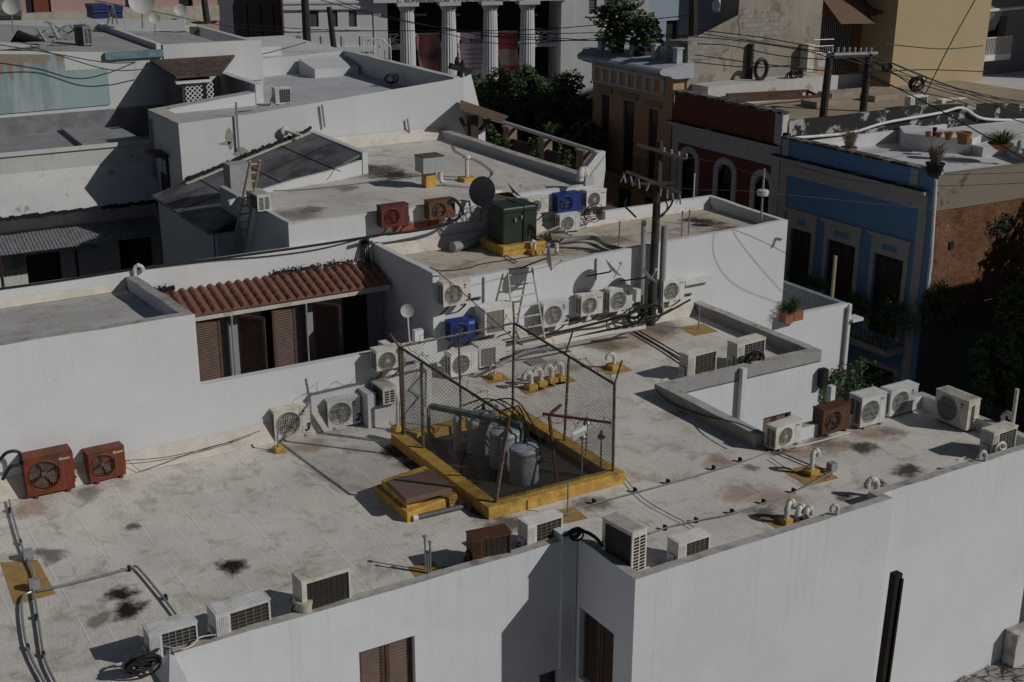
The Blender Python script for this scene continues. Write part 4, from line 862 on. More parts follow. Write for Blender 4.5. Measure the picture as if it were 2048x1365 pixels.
fb(b, yr0, yr1, 1.25, zc1-.06, .05); fb(b, yr0, yr1, zc1-.06, zc1+.02, .2); fb(b, yr0, yr1, zc1+.02, zc1+.1, .3); fb(b, yr0, yr0-.42, -8, 1.25, .05); fb(b, yr1+.45, yr1, -8, 1.25, .05); fb(b, yr1+.42, yr1, zc1+.11, 3.31, .05)
b.build('cornice', plain('pale_grey_trim', (.46, .445, .45), .85, .08, 3, dirt=(.2, .19, .18), da=(.6, .8)), ore)
b = MB(); fb(b, yr0, yr1, 3.325, 3.42, .12, -.3); b.build('parapet_cap', MATS['mouldy_cap'], ore)
b = MB(); rr = random.Random(12)
for i in range(70): y = rr.uniform(yr1, yr0); fb(b, y, y+rr.uniform(.1, .35), zc1+.101, zc1+.11+rr.uniform(0, .03), .29, .12-rr.uniform(0, .1))
b.build('tar_stain', BLACK, ore)
MB().box(35.3, 52, 37.7, 44.45, 2.3, 2.72).build('roof_surface', membrane('tan_roof', (.38, .31, .23), [], brown=.5), ore)
b = MB(); b.box(35.02, 35.3, 37.7, 44.4, 2.6, 3.3); b.build('parapet', WDIRTY, ore)
b = MB(); 
xs_ = [35.3, 38, 40.5, 42.3, 46, 50, 54]; zs_ = [3.05, 3.0, 3.02, 3.08, 2.85, 2.6, 2.5]
for i in range(6): b.quad((xs_[i], 37.64, 1.7), (xs_[i+1], 37.64, 1.7), (xs_[i+1], 37.64, zs_[i+1]), (xs_[i], 37.64, zs_[i])); b.quad((xs_[i], 37.64, zs_[i]), (xs_[i+1], 37.64, zs_[i+1]), (xs_[i+1], 37.9, zs_[i+1]), (xs_[i], 37.9, zs_[i]))
b.build('dividing_wall', stucco('black_stained_wall', (.42, .41, .40), .2, .8, (.04, .04, .04), blotch=.95, bcol=(.03, .03, .031)), ore)
b = MB(); b.tube(smoothpath([P(1590, 276, 2.3), P(1700, 262, 2.3), P(1770, 242, 2.4), P(1880, 225, 2.6), P(1925, 218, 2.62), P(1968, 238, 2.4), P(2048, 236, 2.3)], 4), .09, 8); 
pp = [PY(x, y, 37.5) for x, y in ((1590, 276), (1700, 266), (1770, 246), (1880, 226), (1925, 216), (1968, 238), (2060, 240))]
b = MB(); b.tube(smoothpath(pp, 5), .055, 8); tag(b.build('roof_pipe', WPAINT), 'long white pipe snaking along the black stained dividing wall', 'pipe')
for i, (x_, y_) in enumerate(((1672, 195), (1640, 212), (1757, 200))):
    p = P(x_, y_, 2.72); b = MB(); b.box(p.x-.7, p.x+.7, p.y-.45, p.y+.45, 2.73, 2.98); tag(b.build('skylight_kerb', plain('concrete_tan', (.33, .28, .22), .9, .2, 4)), ['flat concrete skylight box in the middle of the tan roof', 'low concrete box nearest the dark stained wall on the tan roof', 'concrete box at the right of the tan roof by the cooling units'][i], 'skylight', 'concrete boxes on the tan roof')
# --- yellow house
oy = thing('yellow_house', 'ochre house with long dark doors and a white curved cornice', 'building', (35, 48, -8))
yy0, yy1 = 50.6, 44.6; b = MB(); OCH = stucco('ochre_render', (.46, .31, .18), .1, .12, (.12, .07, .04)); yd = []
for pts in (((1203, 188), (1219, 192), 1), ((1247, 200), (1269, 206), 1), ((1298, 217), (1316, 222), 1)):
    yA, zA = fx(*pts[0]); yB, zB = fx(*pts[1]); yd.append((yA, yB, -.7, (zA+zB)/2))
lowd = []
for pts in (((1236, 372), (1262, 380)), ((1288, 392), (1308, 398))): yA, zA = fx(*pts[0]); yB, zB = fx(*pts[1]); lowd.append((yA, yB, -5.5, zA))
facX(b, yy0, yy1, -8, 3.87, yd+lowd)
b.box(35.01, 44, 44.62, 44.9, -8, 3.86); b.build('wall', OCH, oy)
for h_ in yd+lowd:
    b = MB(); fb(b, h_[0], h_[1], h_[2], h_[3], -.1, -.12); d = b.build('door', WOODD, oy)
    if h_ in yd: b = MB(); fb(b, h_[0]-.15, h_[1]+.15, h_[3]-.7, h_[3]-.1, -.07, -.09); b.build('door_pane', plain('pane_dim', (.05, .05, .05)), d)
    b = MB(); fb(b, h_[0]+.25, h_[1]-.25, h_[3]+.12, h_[3]+.36, .1); b.build('door_lintel', plain('ochre_trim', (.27, .22, .17), .85), oy)
balcony(oy, yy0-.3, yd[2][1]-.3, -.7, .8, 1.0, 30, plain('ochre_trim', (.2, .2, .2)))
b = MB(); z1_, z0_ = fx(1260, 140)[1], 3.16
fb(b, yy0, 45.2, 3.72, 3.86, .1); fb(b, yy0, 45.2, z0_-.1, z0_, .1)
n_ = 8
for k in range(n_+1): y = yy0-.1-(yy0-45.4)*k/n_; fb(b, y+.13, y-.13, z0_, 3.72, .06)
b.build('frieze', plain('frieze_grey', (.46, .45, .46), .85, .08), oy)
b = MB(); 
prof = [(0, 3.87), (.25, 3.91), (.35, 4.0), (.8, 4.08), (.9, 4.14), (.92, 4.25), (.8, 4.33), (0, 4.46), (-.9, 4.5), (-.9, 3.87)]
ny = 26; Y0, Y1 = yy0+.9, yy1-.25
vs = []; 
for i in range(ny+1):
    t = i/ny; y = Y0+(Y1-Y0)*t; k_ = min(1, sin(min(1, t*7)*pi/2)) if t < 1/7 else 1
    vs += [(35-x*max(.05, k_), y, z) for x, z in prof]
m_ = len(prof); b.add(vs, [(i*m_+k, i*m_+(k+1) % m_, (i+1)*m_+(k+1) % m_, (i+1)*m_+k) for i in range(ny) for k in range(m_)]+[tuple(range(m_)), tuple(reversed(range(ny*m_, ny*m_+m_)))])
b.build('cornice', plain('blue_white_cornice', (.40, .42, .47), .8, .1, 4), oy)
b = MB(); rail = MB(); last = None
for px_, py_ in ((1192, 78), (1213, 88), (1255, 100), (1298, 112), (1342, 128)):
    y, z = fx(px_, py_); zt_ = PX(px_, py_-(20), 35.4).z; b.box(35.2, 35.5, y-.14, y+.14, 4.4, 5.06); b.box(35.16, 35.54, y-.18, y+.18, 5.06, 5.14)
    if last is not None:
        for h_ in (4.68, 4.92): rail.tube([(35.35, last-.14, h_), (35.35, y+.14, h_)], .02, 5)
    last = y
builds(b, 'roof_post', plain('pale_blue_post', (.42, .45, .5), .8), oy); rail.build('roof_railing', METAL, oy)
MB().box(35.9, 44, 44.6, 51, 3.8, 4.4).build('roof_surface', PARA, oy)
# --- rear right: weathered blocks
orw = thing('weathered_block', 'weathered bare plaster block with crumbling top behind the tan roof', 'building', (39, 46, -8))
b = MB(); x0 = PY(1375, 100, 44.6).x; x1 = PY(1637, 100, 44.6).x; xm = PY(1475, 40, 44.6).x
ztop = PY(1470, 75, 44.6).z
b.quad((x0, 44.55, -8), (xm, 44.55, -8), (xm, 44.55, PY(1475, 30, 44.6).z), (x0, 44.55, ztop)); b.quad((xm, 44.55, -8), (x1, 44.55, -8), (x1, 44.55, 8.2), (xm, 44.55, 8.2), (xm, 44.55, PY(1475, 30, 44.6).z))
b.box(x0, x1, 44.56, 46, -8, ztop-.1); b.box(xm, x1, 44.57, 45.8, ztop-.1, 8.2)
b.build('wall', stucco('weathered_plaster', (.34, .31, .26), .3, 1., (.04, .035, .03), blotch=.4, bcol=(.21, .18, .15), zt=7.5), orw)
b = MB(); bx_ = PY(1515, 60, 44.5); 
g = NG('block_patch'); cb = g.n('ShaderNodeTexBrick'); cb.inputs['Scale'].default_value = 1; cb.inputs['Brick Width'].default_value = .4; cb.inputs['Row Height'].default_value = .2; cb.inputs['Mortar Size'].default_value = .012
cc = g.n('ShaderNodeCombineXYZ'); sw = g.n('ShaderNodeSeparateXYZ'); g.L(g.pos, sw.inputs[0]); g.L(sw.outputs[0], cc.inputs[0]); g.L(sw.outputs[2], cc.inputs[1]); g.L(cc.outputs[0], cb.inputs['Vector'])
cb.inputs['Color1'].default_value = lin((.34, .31, .28)); cb.inputs['Color2'].default_value = lin((.27, .25, .23)); cb.inputs['Mortar'].default_value = lin((.2, .18, .17)); pmat = g.done(g.mix(g.ramp(g.noise(3), .5, .75), cb.outputs['Color'], (.12, .11, .1)), .95)
pts = [PY(x, y, 44.53) for x, y in ((1480, 72), (1500, 80), (1555, 85), (1562, 60), (1560, 30), (1550, 22), (1490, 18), (1478, 40))]; b.add(pts, [tuple(range(8))]); b.build('exposed_blockwork', pmat, orw)
pts = [PY(x, y, 44.53) for x, y in ((1376, 72), (1376, 120), (1420, 118), (1460, 100), (1458, 78))]; MB().add(pts, [tuple(range(5))]).build('exposed_blockwork', pmat, orw)
b = MB(); c_ = P(1590, 120, 3.2); a_ = PY(1616, 115, 44.3); b.box(a_.x-.3, a_.x+.1, 44.0, 44.5, a_.z-.6, a_.z+.6); b.build('vent_box', FLASH, orw)
og2 = thing('blue_shade_house', 'shaded slate blue house wall behind the utility pole and roof plants', 'building', (38, 52, -8))
b = MB(); pa = PY(1297, 30, 51); pb = PY(1480, 30, 51); hs = [hole(1333, 42, 1356, 98, 51, pa.x)]
facade(b, (pa.x, 51), (pb.x, 51), -8, 12, hs, .3); facade(b, (pa.x, 60), (pa.x, 51), -8, 12, []) if False else None; b.build('wall', stucco('slate_blue', (.30, .36, .44), .1, .2), og2)
MB().box(pa.x+hs[0][0], pa.x+hs[0][1], 51.2, 51.25, hs[0][2], hs[0][3]).build('door', DARK, og2)
b = MB(); p = PY(1430, 20, 50); b.tube([PY(1432, 12, 48.5), PY(1466, 14, 48.5)], .3, 10); tag(b.build('water_tank', WPAINT), 'white end of a horizontal tank above the mouldy block', 'tank')
oo = thing('orange_building', 'shaded orange brown building with barred opening and awning', 'building', (46, 48, -8))
b = MB(); x0, x1 = PY(1640, 80, 46).x, PY(1790, 80, 46).x; hs = [hole(1640, 32, 1700, 138, 46, x0-.01), hole(1735, 15, 1758, 118, 46, x0-.01)]
facade(b, (x0-.01, 46), (x1+.5, 46), -8, 12, hs, .4); b.build('wall', stucco('orange_brown', (.24, .11, .045), .12, .2), oo)
b = MB(); 
for h_ in hs: b.box(x0+h_[0], x0+h_[1], 46.3, 46.35, h_[2], h_[3])
builds(b, 'opening_dark', DARK, oo)
b = MB(); n_ = 16
for k in range(n_): x = x0+(hs[0][1])*k/n_; b.tube([(x, 46.0, hs[0][2]), (x, 46.0, hs[0][3])], .025, 4)
builds(b, 'window_bar', GMET, oo)
b = MB(); a_ = PY(1640, 30, 46); c_ = PY(1700, 30, 46); b.quad((a_.x, 44.6, a_.z-.3), (c_.x+.3, 44.6, c_.z-.3), (c_.x+.3, 46, a_.z+.8), (a_.x, 46, a_.z+.8)); b.quad((c_.x+.1, 44.7, a_.z-.1), (c_.x+1.3, 44.7, a_.z+.2), (c_.x+1.5, 46, a_.z+.5), (c_.x+.3, 46, a_.z+.6)); b.build('awning', plain('brown_awning', (.15, .09, .06), .8, .1), oo)
b = MB(); b.box(x0-.5, x1+.2, 45.7, 45.98, 2.5, PY(1700, 155, 46).z+.2); b.build('plinth', WOLD, oo)
obe = thing('beige_tower', 'tall plain sunlit beige block at the upper right', 'building', (48, 44, -8))
b = MB(); x0, x1 = PY(1786, 80, 43.9).x, PY(1972, 80, 43.9).x
b.quad((x0, 43.9, -8), (x1, 43.9, -8), (x1+.1, 43.9, 12), (x0+.15, 43.9, 12)); b.quad((x0, 52, -8), (x0, 43.9, -8), (x0+.15, 43.9, 12), (x0+.15, 52, 12)); b.quad((x1, 43.9, -8), (x1, 52, -8), (x1+.1, 52, 12), (x1+.1, 43.9, 12)); b.build('wall', stucco('beige_render', (.46, .37, .23), .08, .25, (.22, .16, .09), fine=20), obe)
osb = thing('shaded_balcony_house', 'white house in shade with railed balcony and awning at the top right', 'building', (58, 50, -8))
b = MB(); x0 = PY(1960, 80, 46).x; hs = [hole(1975, 35, 2005, 115, 46, x0), hole(1958, 150, 2010, 205, 46, x0), hole(2034, 150, 2060, 205, 46, x0)]
hs = [(max(.02, h_[0]), h_[1], h_[2], h_[3]) for h_ in hs]
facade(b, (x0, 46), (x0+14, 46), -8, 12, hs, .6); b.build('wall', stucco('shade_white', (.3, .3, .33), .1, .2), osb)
b = MB()
for h_ in hs: b.box(x0+h_[0], x0+h_[1], 46.5, 46.55, h_[2], h_[3])
builds(b, 'opening_dark', DARK, osb)
a_, c_ = PY(1962, 112, 44.7), PY(2022, 108, 44.7); b = MB(); b.box(a_.x, c_.x, 44.7, 46, a_.z-.3, a_.z); b.build('balcony_slab', WPAINT, osb)
b = MB(); rz_ = PY(1962, 78, 44.7).z
for k in range(22): x = a_.x+(c_.x-a_.x)*k/21; b.tube([(x, 44.75, a_.z), (x, 44.75, rz_)], .02, 4)
b.tube([(a_.x, 44.75, rz_), (c_.x, 44.75, rz_)], .03, 5); b.build('balcony_rail', WPAINT, osb)
b = MB(); a_ = PY(1975, 22, 44.8); b.tube([a_, PY(2060, 14, 44.8)], .08, 6); b.build('awning_bar', WPAINT, osb)
b = MB(); b.quad(PY(1975, 22, 44.8), PY(2006, 22, 44.8), PY(1990, 60, 45.3), PY(1970, 65, 45.3)); b.quad(PY(1975, 20, 44.8), PY(2060, 13, 44.8), PY(2060, -20, 46), PY(1975, -20, 46)); b.build('awning', plain('grey_canvas', (.25, .25, .24)), osb)
# roofs beyond blue house
b = MB(); b.box(44, 60, 34.5, 43, -8, 2.0); b.box(46, 60, 38.8, 45.5, 2.0, 2.55); tag(b.build('far_roof', WR), 'plain white flat roof beyond the blue house at the right edge', 'building')
# ================================================================= garden terrace between R2 and street
og3 = thing('garden_terrace', 'planted roof garden with brown panels between pinkish posts beside the trees', 'building', (25, 45, -8))
MB().box(22.2, 29.2, 32.1, 55, -8, -.2).build('terrace_floor', plain('garden_floor', (.12, .08, .06), .9, .4, 3), og3)
b = MB()
for px_, py_ in ((1022, 256), (1092, 280), (1170, 303)):
    p = PX(px_, py_, 29.0); b.box(28.75, 29.15, p.y-.25, p.y+.25, -.2, p.z); b.box(28.7, 29.2, p.y-.3, p.y+.3, p.z, p.z+.08)
builds(b, 'post', plain('pinkish_post', (.30, .21, .165), .9, .2, 5), og3)
b = MB(); b.box(28.85, 28.95, PX(1170, 303, 29).y, 54, 0.2, 1.35); b.build('brown_panel', plain('brown_panel', (.06, .028, .02), .8, .3, 6), og3)
b = MB(); b.box(28.5, 28.8, PX(1170, 303, 29).y, 54, -.2, .25); b.build('planter_wall', plain('planter_pink', (.2, .14, .11), .9, .2), og3)
b = MB(); p0 = PX(1000, 243, 29.1); p1 = PX(1196, 305, 29.1); b.tube([p0+V((0, 3, 0)), p0, p1], .09, 8); b.build('top_rail', WPAINT, og3)
g0 = PX(1205, 302, 28.9); gb = [(1150, 352), (1165, 345), (1182, 325), (1196, 306), (1211, 303), (1211, 340), (1207, 372), (1205, 400), (1150, 400)]
pts = [PY(x, y, g0.y) for x, y in gb]; b = MB(); n_ = len(pts); b.add([*pts, *[p+V((0, .3, 0)) for p in pts]], [tuple(reversed(range(n_)))]+[(i, (i+1) % n_, n_+(i+1) % n_, n_+i) for i in range(n_)]); b.build('gable_end', WPAINT, og3)
b = MB(); b.box(23.6, 29.3, 31.6, 32.0, -8, .2); b.build('end_wall', WOLD, og3)
# pergola
opg = thing('pergola', 'brown sheet canopy on dark posts beside the white gable', 'pergola', (24, 43, 0))
q_ = [PY(921, 200, 40.6), PY(1016, 232, 40.6), PY(1002, 242, 39.6), PY(919, 218, 39.6)]
b = MB(); b.add([*q_, *[p-V((0, 0, .05)) for p in q_]], [(0, 3, 2, 1), (4, 5, 6, 7), (0, 1, 5, 4), (1, 2, 6, 5), (2, 3, 7, 6), (3, 0, 4, 7)]); b.build('canopy', plain('brown_canopy', (.105, .068, .045), .8, .15), opg)
b = MB(); a_ = PY(945, 228, 40.1); b.box(a_.x-.15, a_.x+.15, 39.95, 40.25, -.2, a_.z-.05); b.build('post', WOODD, opg)
b = MB(); b.bar((a_.x+.1, 40.1, a_.z-.8), (a_.x+.8, 40.1, a_.z-.1), .1).bar((a_.x-.1, 40.1, a_.z-.8), (a_.x-.5, 40.1, a_.z-.1), .1); b.build('brace', WOODD, opg)

# unseen blocks added at the right to shade brick flank and balcony house
on_ = thing('unseen_shade_block', 'added white block out of view at the right, shading the brick flank', 'building', (50, 14, -8))
b = MB(); facade(b, (40, 8), (60, 8), -8, 6.9, [(3, 4.2, 2, 4), (8, 9.2, 2, 4), (13, 14.2, 2, 4)]); facade(b, (40, 19.5), (40, 8), -8, 6.9, [(3, 4.2, 2, 4), (7, 8.2, 2, 4)]); facade(b, (60, 19.5), (40, 19.5), -8, 6.9, [(3, 4.2, 2, 4)]); facade(b, (60, 8), (60, 19.5), -8, 6.9, []); b.quad((40, 8, 6.9), (60, 8, 6.9), (60, 19.5, 6.9), (40, 19.5, 6.9)); b.build('wall', WOLD, on_)
b = MB(); b.box(40.3, 59.7, 8.3, 19.2, -7, 5.5); b.build('interior', DARK, on_)
on_ = thing('unseen_tall_shade_block', 'added tall ochre block out of view at the right, shading the balcony house', 'building', (70, 39, -8))
b = MB(); b.prism([(64, 35), (80, 35), (80, 43), (64, 43)], -8, 19); b.build('wall', MATS['ochre_render'], on_)
# ================================================================= cooling units
def acunit(label, c, rz, w, h, d, mat, kind='fan', fan='bars', fanm=None, mark=None, num=None, ventL=True, ventR=False, fx_=.38, fr=None, group='air conditioner outdoor units', feet=True, grid=None, ribs=True, bracket=False, slots=12):
    """c = bottom-front-left corner; front towards local -y"""
    t = thing('air_conditioner', label, 'air conditioner', c, rz, group); t['wo'] = (0, 0, 0); hs_ = sum(map(ord, label)); w0_ = mat is ACW
    if w0_: mat = (ACW, ACW2, ACW3, ACW)[hs_ % 4]
    b = MB(); sx, x0_ = (1, w) if kind == 'fan' else (-1, 0)
    for k in range(2): b.tube(smoothpath([(x0_+sx*.0, d*.5, h*(.25+.12*k)), (x0_+sx*.09, d*.55, h*(.2+.12*k)), (x0_+sx*.11, d*.8, -.02-.03*k), (x0_+sx*(.2+.05*k), d+.06, -.03-.04*k), (x0_+sx*(.42+(hs_ % 5)*.05), d+.07, -.03-.05*k)], 4), .014, 5)
    b.build('hose', BLACK if hs_ % 3 else PVC, t)
    b = MB(); r = fr or min(h*.415, w*.335); cx, cz = w*fx_, h*.5; n = 32
    if kind == 'fan':
        circ = [(cx+r*cos(2*pi*k/n), cz+r*sin(2*pi*k/n)) for k in range(n)]
        x1p = min(cx*2+.0, w*.98)
        sq = []
        for k in range(n):
            a = 2*pi*k/n; dx, dz = cos(a), sin(a); hx = cx if dx < 0 else (x1p-cx); s_ = min(hx/abs(dx) if abs(dx) > 1e-6 else 9, (h/2)/abs(dz) if abs(dz) > 1e-6 else 9); sq.append((cx+dx*s_, cz+dz*s_))
        b.add([(x, 0, z) for x, z in circ]+[(x, 0, z) for x, z in sq], [(k, (k+1) % n, n+(k+1) % n, n+k) for k in range(n)])
        for (qx, qz) in ((0, 0), (x1p, 0), (x1p, h), (0, h)):   # corner fills
            near = sorted(range(n), key=lambda k: hypot(sq[k][0]-qx, sq[k][1]-qz))[:2]
            p_, q_ = sq[near[0]], sq[near[1]]
            if abs(p_[0]-q_[0]) > 1e-4 and abs(p_[1]-q_[1]) > 1e-4:
                vs = [(p_[0], 0, p_[1]), (q_[0], 0, q_[1]), (qx, 0, qz)]; b.add(vs, [(0, 1, 2)])
        b.quad((x1p, 0, 0), (w, 0, 0), (w, 0, h), (x1p, 0, h))
        b.add([(x, 0, z) for x, z in circ]+[(x, .09, z) for x, z in circ], [(k, n+k, n+(k+1) % n, (k+1) % n) for k in range(n)])
    else:
        gx0, gx1, gz0, gz1 = w*(.26 if kind == 'coil' else .1), w*.965, h*.06, h*.93
        if kind == 'panel': gx0, gx1 = w*.05, w*.62
        for x0, x1, z0, z1 in ((0, gx0, 0, h), (gx1, w, 0, h), (gx0, gx1, 0, gz0), (gx0, gx1, gz1, h)): b.quad((x0, 0, z0), (x1, 0, z0), (x1, 0, z1), (x0, 0, z1))
        for p_, q_ in (((gx0, gz0), (gx1, gz0)), ((gx1, gz0), (gx1, gz1)), ((gx1, gz1), (gx0, gz1)), ((gx0, gz1), (gx0, gz0))): b.quad((p_[0], 0, p_[1]), (q_[0], 0, q_[1]), (q_[0], .03, q_[1]), (p_[0], .03, p_[1]))
        if kind == 'coil':
            for k in range(6): x = gx0*(.12+.13*k); b.box(x, x+.012, -.006, -.001, h*.08, h*.9)
    b.quad((w, 0, 0), (w, d, 0), (w, d, h), (w, 0, h)); b.quad((0, d, 0), (0, 0, 0), (0, 0, h), (0, d, h)); b.quad((w, d, 0), (0, d, 0), (0, d, h), (w, d, h)); b.quad((0, d, 0), (w, d, 0), (w, 0, 0), (0, 0, 0))
    b.box(-.012, w+.012, -.012, d+.012, h+.001, h+.028)
    if ribs:
        for k in range(5): y = d*(.1+.17*k); b.box(.03, w-.03, y, y+.02, h+.0285, h+.036)
    if mat is ACO or mat is ACB: b.prism([(w+.001, d*.2), (w+.05, d*.35), (w+.05, d*.95), (w+.001, d)], h*.1, h*.9, bot=True)
    b.build('casing', mat, t)
    if kind == 'fan':
        b = MB(); b.lathe((cx, .088, cz), [(r, 0), (r, .002)], n, (0, 1, 0)); b.build('fan_recess', plain('recess_taupe', (.15, .145, .13), .8) if w0_ else DARK, t)
        b = MB(); fm = fanm or FANM
        for k in range(4):
            a0 = k*pi/2+.4+hash(label) % 7*.2; pts = []
            for j in range(7):
                a = a0+j*.21; rr_ = r*.93; pts.append((cx+cos(a)*rr_, .05+.03*j/6, cz+sin(a)*rr_))
            pin = [(cx+cos(a0+j*.17)*r*.2, .05+.03*j/6, cz+sin(a0+j*.17)*r*.2) for j in range(7)]
            b.add(pts+pin, [(j, j+1, 8+j, 7+j) for j in range(6)])
        b.lathe((cx, .08, cz), [(r*.2, 0), (r*.2, .04), (r*.1, .05)], 12, (0, -1, 0)); b.build('fan', fm, t)
        b = MB(); gm = GRW if w0_ else mat
        if fan == 'bars':
            nb = 13
            for k in range(nb):
                x = -r+2*r*(k+.5)/nb; hh = (r*r-x*x)**.5; b.tube([(cx+x, -.012, cz-hh), (cx+x, -.012, cz+hh)], .0055, 4, False)
            for k in (-.5, 0, .5): hh = r*(1-k*k)**.5; b.tube([(cx-hh, -.013, cz+k*r), (cx+hh, -.013, cz+k*r)], .004, 4, False)
        else:
            for q_ in (.28, .46, .64, .82): b.tube([(cx+r*q_*cos(2*pi*k/20), -.014, cz+r*q_*sin(2*pi*k/20)) for k in range(21)], .004, 4, False)
            for k in range(14): a = 2*pi*k/14; b.tube([(cx+r*.15*cos(a), -.016, cz+r*.15*sin(a)), (cx+r*.6*cos(a+.12), -.016, cz+r*.6*sin(a+.12)), (cx+r*cos(a+.3), -.006, cz+r*sin(a+.3))], .0045, 4, False)
            b.lathe((cx, -.01, cz), [(r*.17, 0), (r*.17, .012)], 14, (0, -1, 0))
        b.tube([(cx+r*1.02*cos(2*pi*k/28), -.006, cz+r*1.02*sin(2*pi*k/28)) for k in range(29)], .011, 5, False)
        b.build('fan_guard', gm, t)
        if w-x1p > .08:
            b = MB(); b.box(x1p+.004, x1p+.010, -.0025, -.0005, .03, h-.03); b.build('panel_seam', plain('seam_grey', (.2, .2, .19)), t)
            if fan == 'lined':
                pass
    else:
        b = MB(); b.quad((gx0, .03, gz0), (gx1, .03, gz0), (gx1, .03, gz1), (gx0, .03, gz1)); b.build('coil', COIL if kind != 'panel' else plain('coil_tan', (.22, .205, .175), .7, .25, 30), t)
        b = MB(); gm = grid or GRW; nx = 5 if kind == 'coil' else 22; nz = 8
        if kind == 'coil2': nx, nz = 8, 22
        if kind == 'panel': nx, nz = 4, 24
        for k in range(1, nx): x = gx0+(gx1-gx0)*k/nx; b.bar((x, .008, gz0), (x, .008, gz1), .005)
        for k in range(1, nz): z = gz0+(gz1-gz0)*k/nz; b.bar((gx0, .004, z), (gx1, .004, z), .004)
        b.build('coil_guard', gm, t)
    for flag, x_, sg in ((ventL, -.002, -1), (ventR, w+.002, 1)):
        if not flag: continue
        b = MB(); g_ = MB()
        for k in range(slots):
            z = h*(.1+.8*k/slots)
            for j in range(2): y0 = d*(.12+.42*j); b.quad(*([(x_, y0, z), (x_, y0, z+h*.8/slots*.7), (x_, y0+d*.34, z+h*.8/slots*.7), (x_, y0+d*.34, z)][::sg]))
        b.build('side_vent', DARK, t)
    if kind != 'fan' and not ventL:
        b = MB(); b.box(-.05, -.014, d*.25, d*.75, h*.12, h*.5); b.build('valve_cover', mat, t)
    if feet:
        b = MB()
        for x in (w*.15, w*.82): b.box(x, x+.06, -.02, d+.02, -.055, -.002)
        builds(b, 'foot', GMET if w0_ else mat, t)
    if bracket:
        b = MB()
        for x in (w*.15, w*.8): b.box(x, x+.035, -.0, d+.1, -.045, -.003).bar((x+.017, .03, -.05), (x+.017, d+.09, -.32), .03)
        builds(b, 'wall_bracket', RUST, t)
    if mark:
        b = MB(); mx, mz = w*.86, h*.83
        if mark == 'round':
            rr_ = .034; b.add([(mx-.045+rr_*cos(a*.35+.6), -.003, mz+rr_*sin(a*.35+.6)) for a in range(10)]+[(mx-.045+rr_*.5*cos(a*.35+.6), -.003, mz+rr_*.5*sin(a*.35+.6)) for a in range(10)], [(k, k+1, 11+k, 10+k) for k in range(9)]); b.build('logo', plain('logo_blue', (.02, .03, .2), .5, 0), t)
            b = MB(); b.add([(mx-.04+.022*cos(a*.7), -.004, mz-.008+.022*sin(a*.7)) for a in range(9)], [tuple(range(9))]); b.build('logo', plain('logo_red', (.4, .02, .03), .5, 0), t)
            textmesh('GREE', .04, Matrix.Translation((mx-.045, -.003, mz-.078)) @ Matrix.Rotation(R(90), 4, 'X'), plain('logo_blue', (.02, .03, .2), .5, 0), 'lettering', t, ext=.0005)
        elif mark[0] == '@':
            b.box(mx-.10, mx+.08, -.004, -.001, mz-.03, mz+.07); b.build('sticker', plain('sticker_blue', (.05, .16, .45), .5, 0), t)
            textmesh(mark[1:], .055, Matrix.Translation((mx-.01, -.005, mz)) @ Matrix.Rotation(R(90), 4, 'X'), WPAINT, 'lettering', t, ext=.0005)
        else:
            mm = {'K': WPAINT}.get(mark[0], plain('mark_blue', (.05, .15, .35), .5, 0)); textmesh(mark[1:], .075 if mark[0] == 'K' else .05, Matrix.Translation((mx-.02, -.004, mz)) @ Matrix.Rotation(R(90), 4, 'X'), mm, 'lettering', t, ext=.0005, bold=.001)
    if num:
        textmesh(num, .24, Matrix.Translation((w*.9, -.006, h*.12)) @ Matrix.Rotation(R(90), 4, 'X'), INK, 'painted_number', t, ext=.001, bold=.009, shear=.3)
    return t
def acf(label, bl, br, tl, z=0., mat=None, d=.32, zz=.055, **k):   # standing on z, bottom-front corners seen
    A = P(bl[0], bl[1], z+zz); B = P(br[0], br[1], z+zz); u = B-A; h = HZ(A, *tl)-z-zz
    return acunit(label, A, atan2(u.y, u.x), u.length, h, d, mat or ACW, **k)
def act(label, tl, tr, h, z=0., mat=None, d=.32, w=None, **k):      # standing on z, top-front corners seen
    A = P(tl[0], tl[1], z+h+.085); B = P(tr[0], tr[1], z+h+.085); u = B-A
    return acunit(label, (A.x, A.y, z+.055), atan2(u.y, u.x), w or u.length, h, d, mat or ACW, **k)
def acw(label, tl, bl, br, y, mat=None, d=.3, **k):                  # hung on a wall, front plane y
    A = PY(bl[0], bl[1], y); B = PY(br[0], br[1], y); T = PY(tl[0], tl[1], y)
    return acunit(label, A, 0, B.x-A.x, T.z-A.z-.03, d, mat or ACW, feet=False, bracket=True, **k)
FB = plain('fan_taupe', (.24, .23, .19), .6, .15)
acf('big orange outdoor unit against the terrace wall at the left edge', (56, 996), (151, 975.6), (43.6, 923), mat=ACO, d=.4, mark='KRheem', ribs=False, ventL=False, fx_=.39)
acf('smaller orange outdoor unit right beside the big orange one', (182, 967), (252.6, 948.7), (172, 911.5), mat=ACO, mark='KRheem', ribs=False, ventL=False)
acf('white unit marked 3 standing on the main roof below the terrace wall', (551, 882), (622, 866), (545, 826), mark='round', num='3', fanm=FB)
acf('white unit marked 2 on the main roof beside the tangled cables', (657, 858), (722, 846), (652.6, 805), mark='round', num='2', fanm=FB)
p = P(766.7, 811, .56); acunit('white unit turned end-on on the block left of the wire cage', (p.x, p.y+.72, .56), R(-90), .72, HZ(p, 759, 777)-.6, .32, ACW, kind='coil', ventL=False, ventR=True, slots=5)
acw('white unit with swirl fan on the wall left of the cage corner post', (753, 702.6), (754, 747), (809, 738), 25.0, fan='rings', mark='@MM')
acw('bright blue unit with grey fan low on the middle building wall', (900.5, 646), (902, 684.6), (951, 677), 27.5, mat=ACU, fan='rings', fanm=FANM, mark='@airmax')
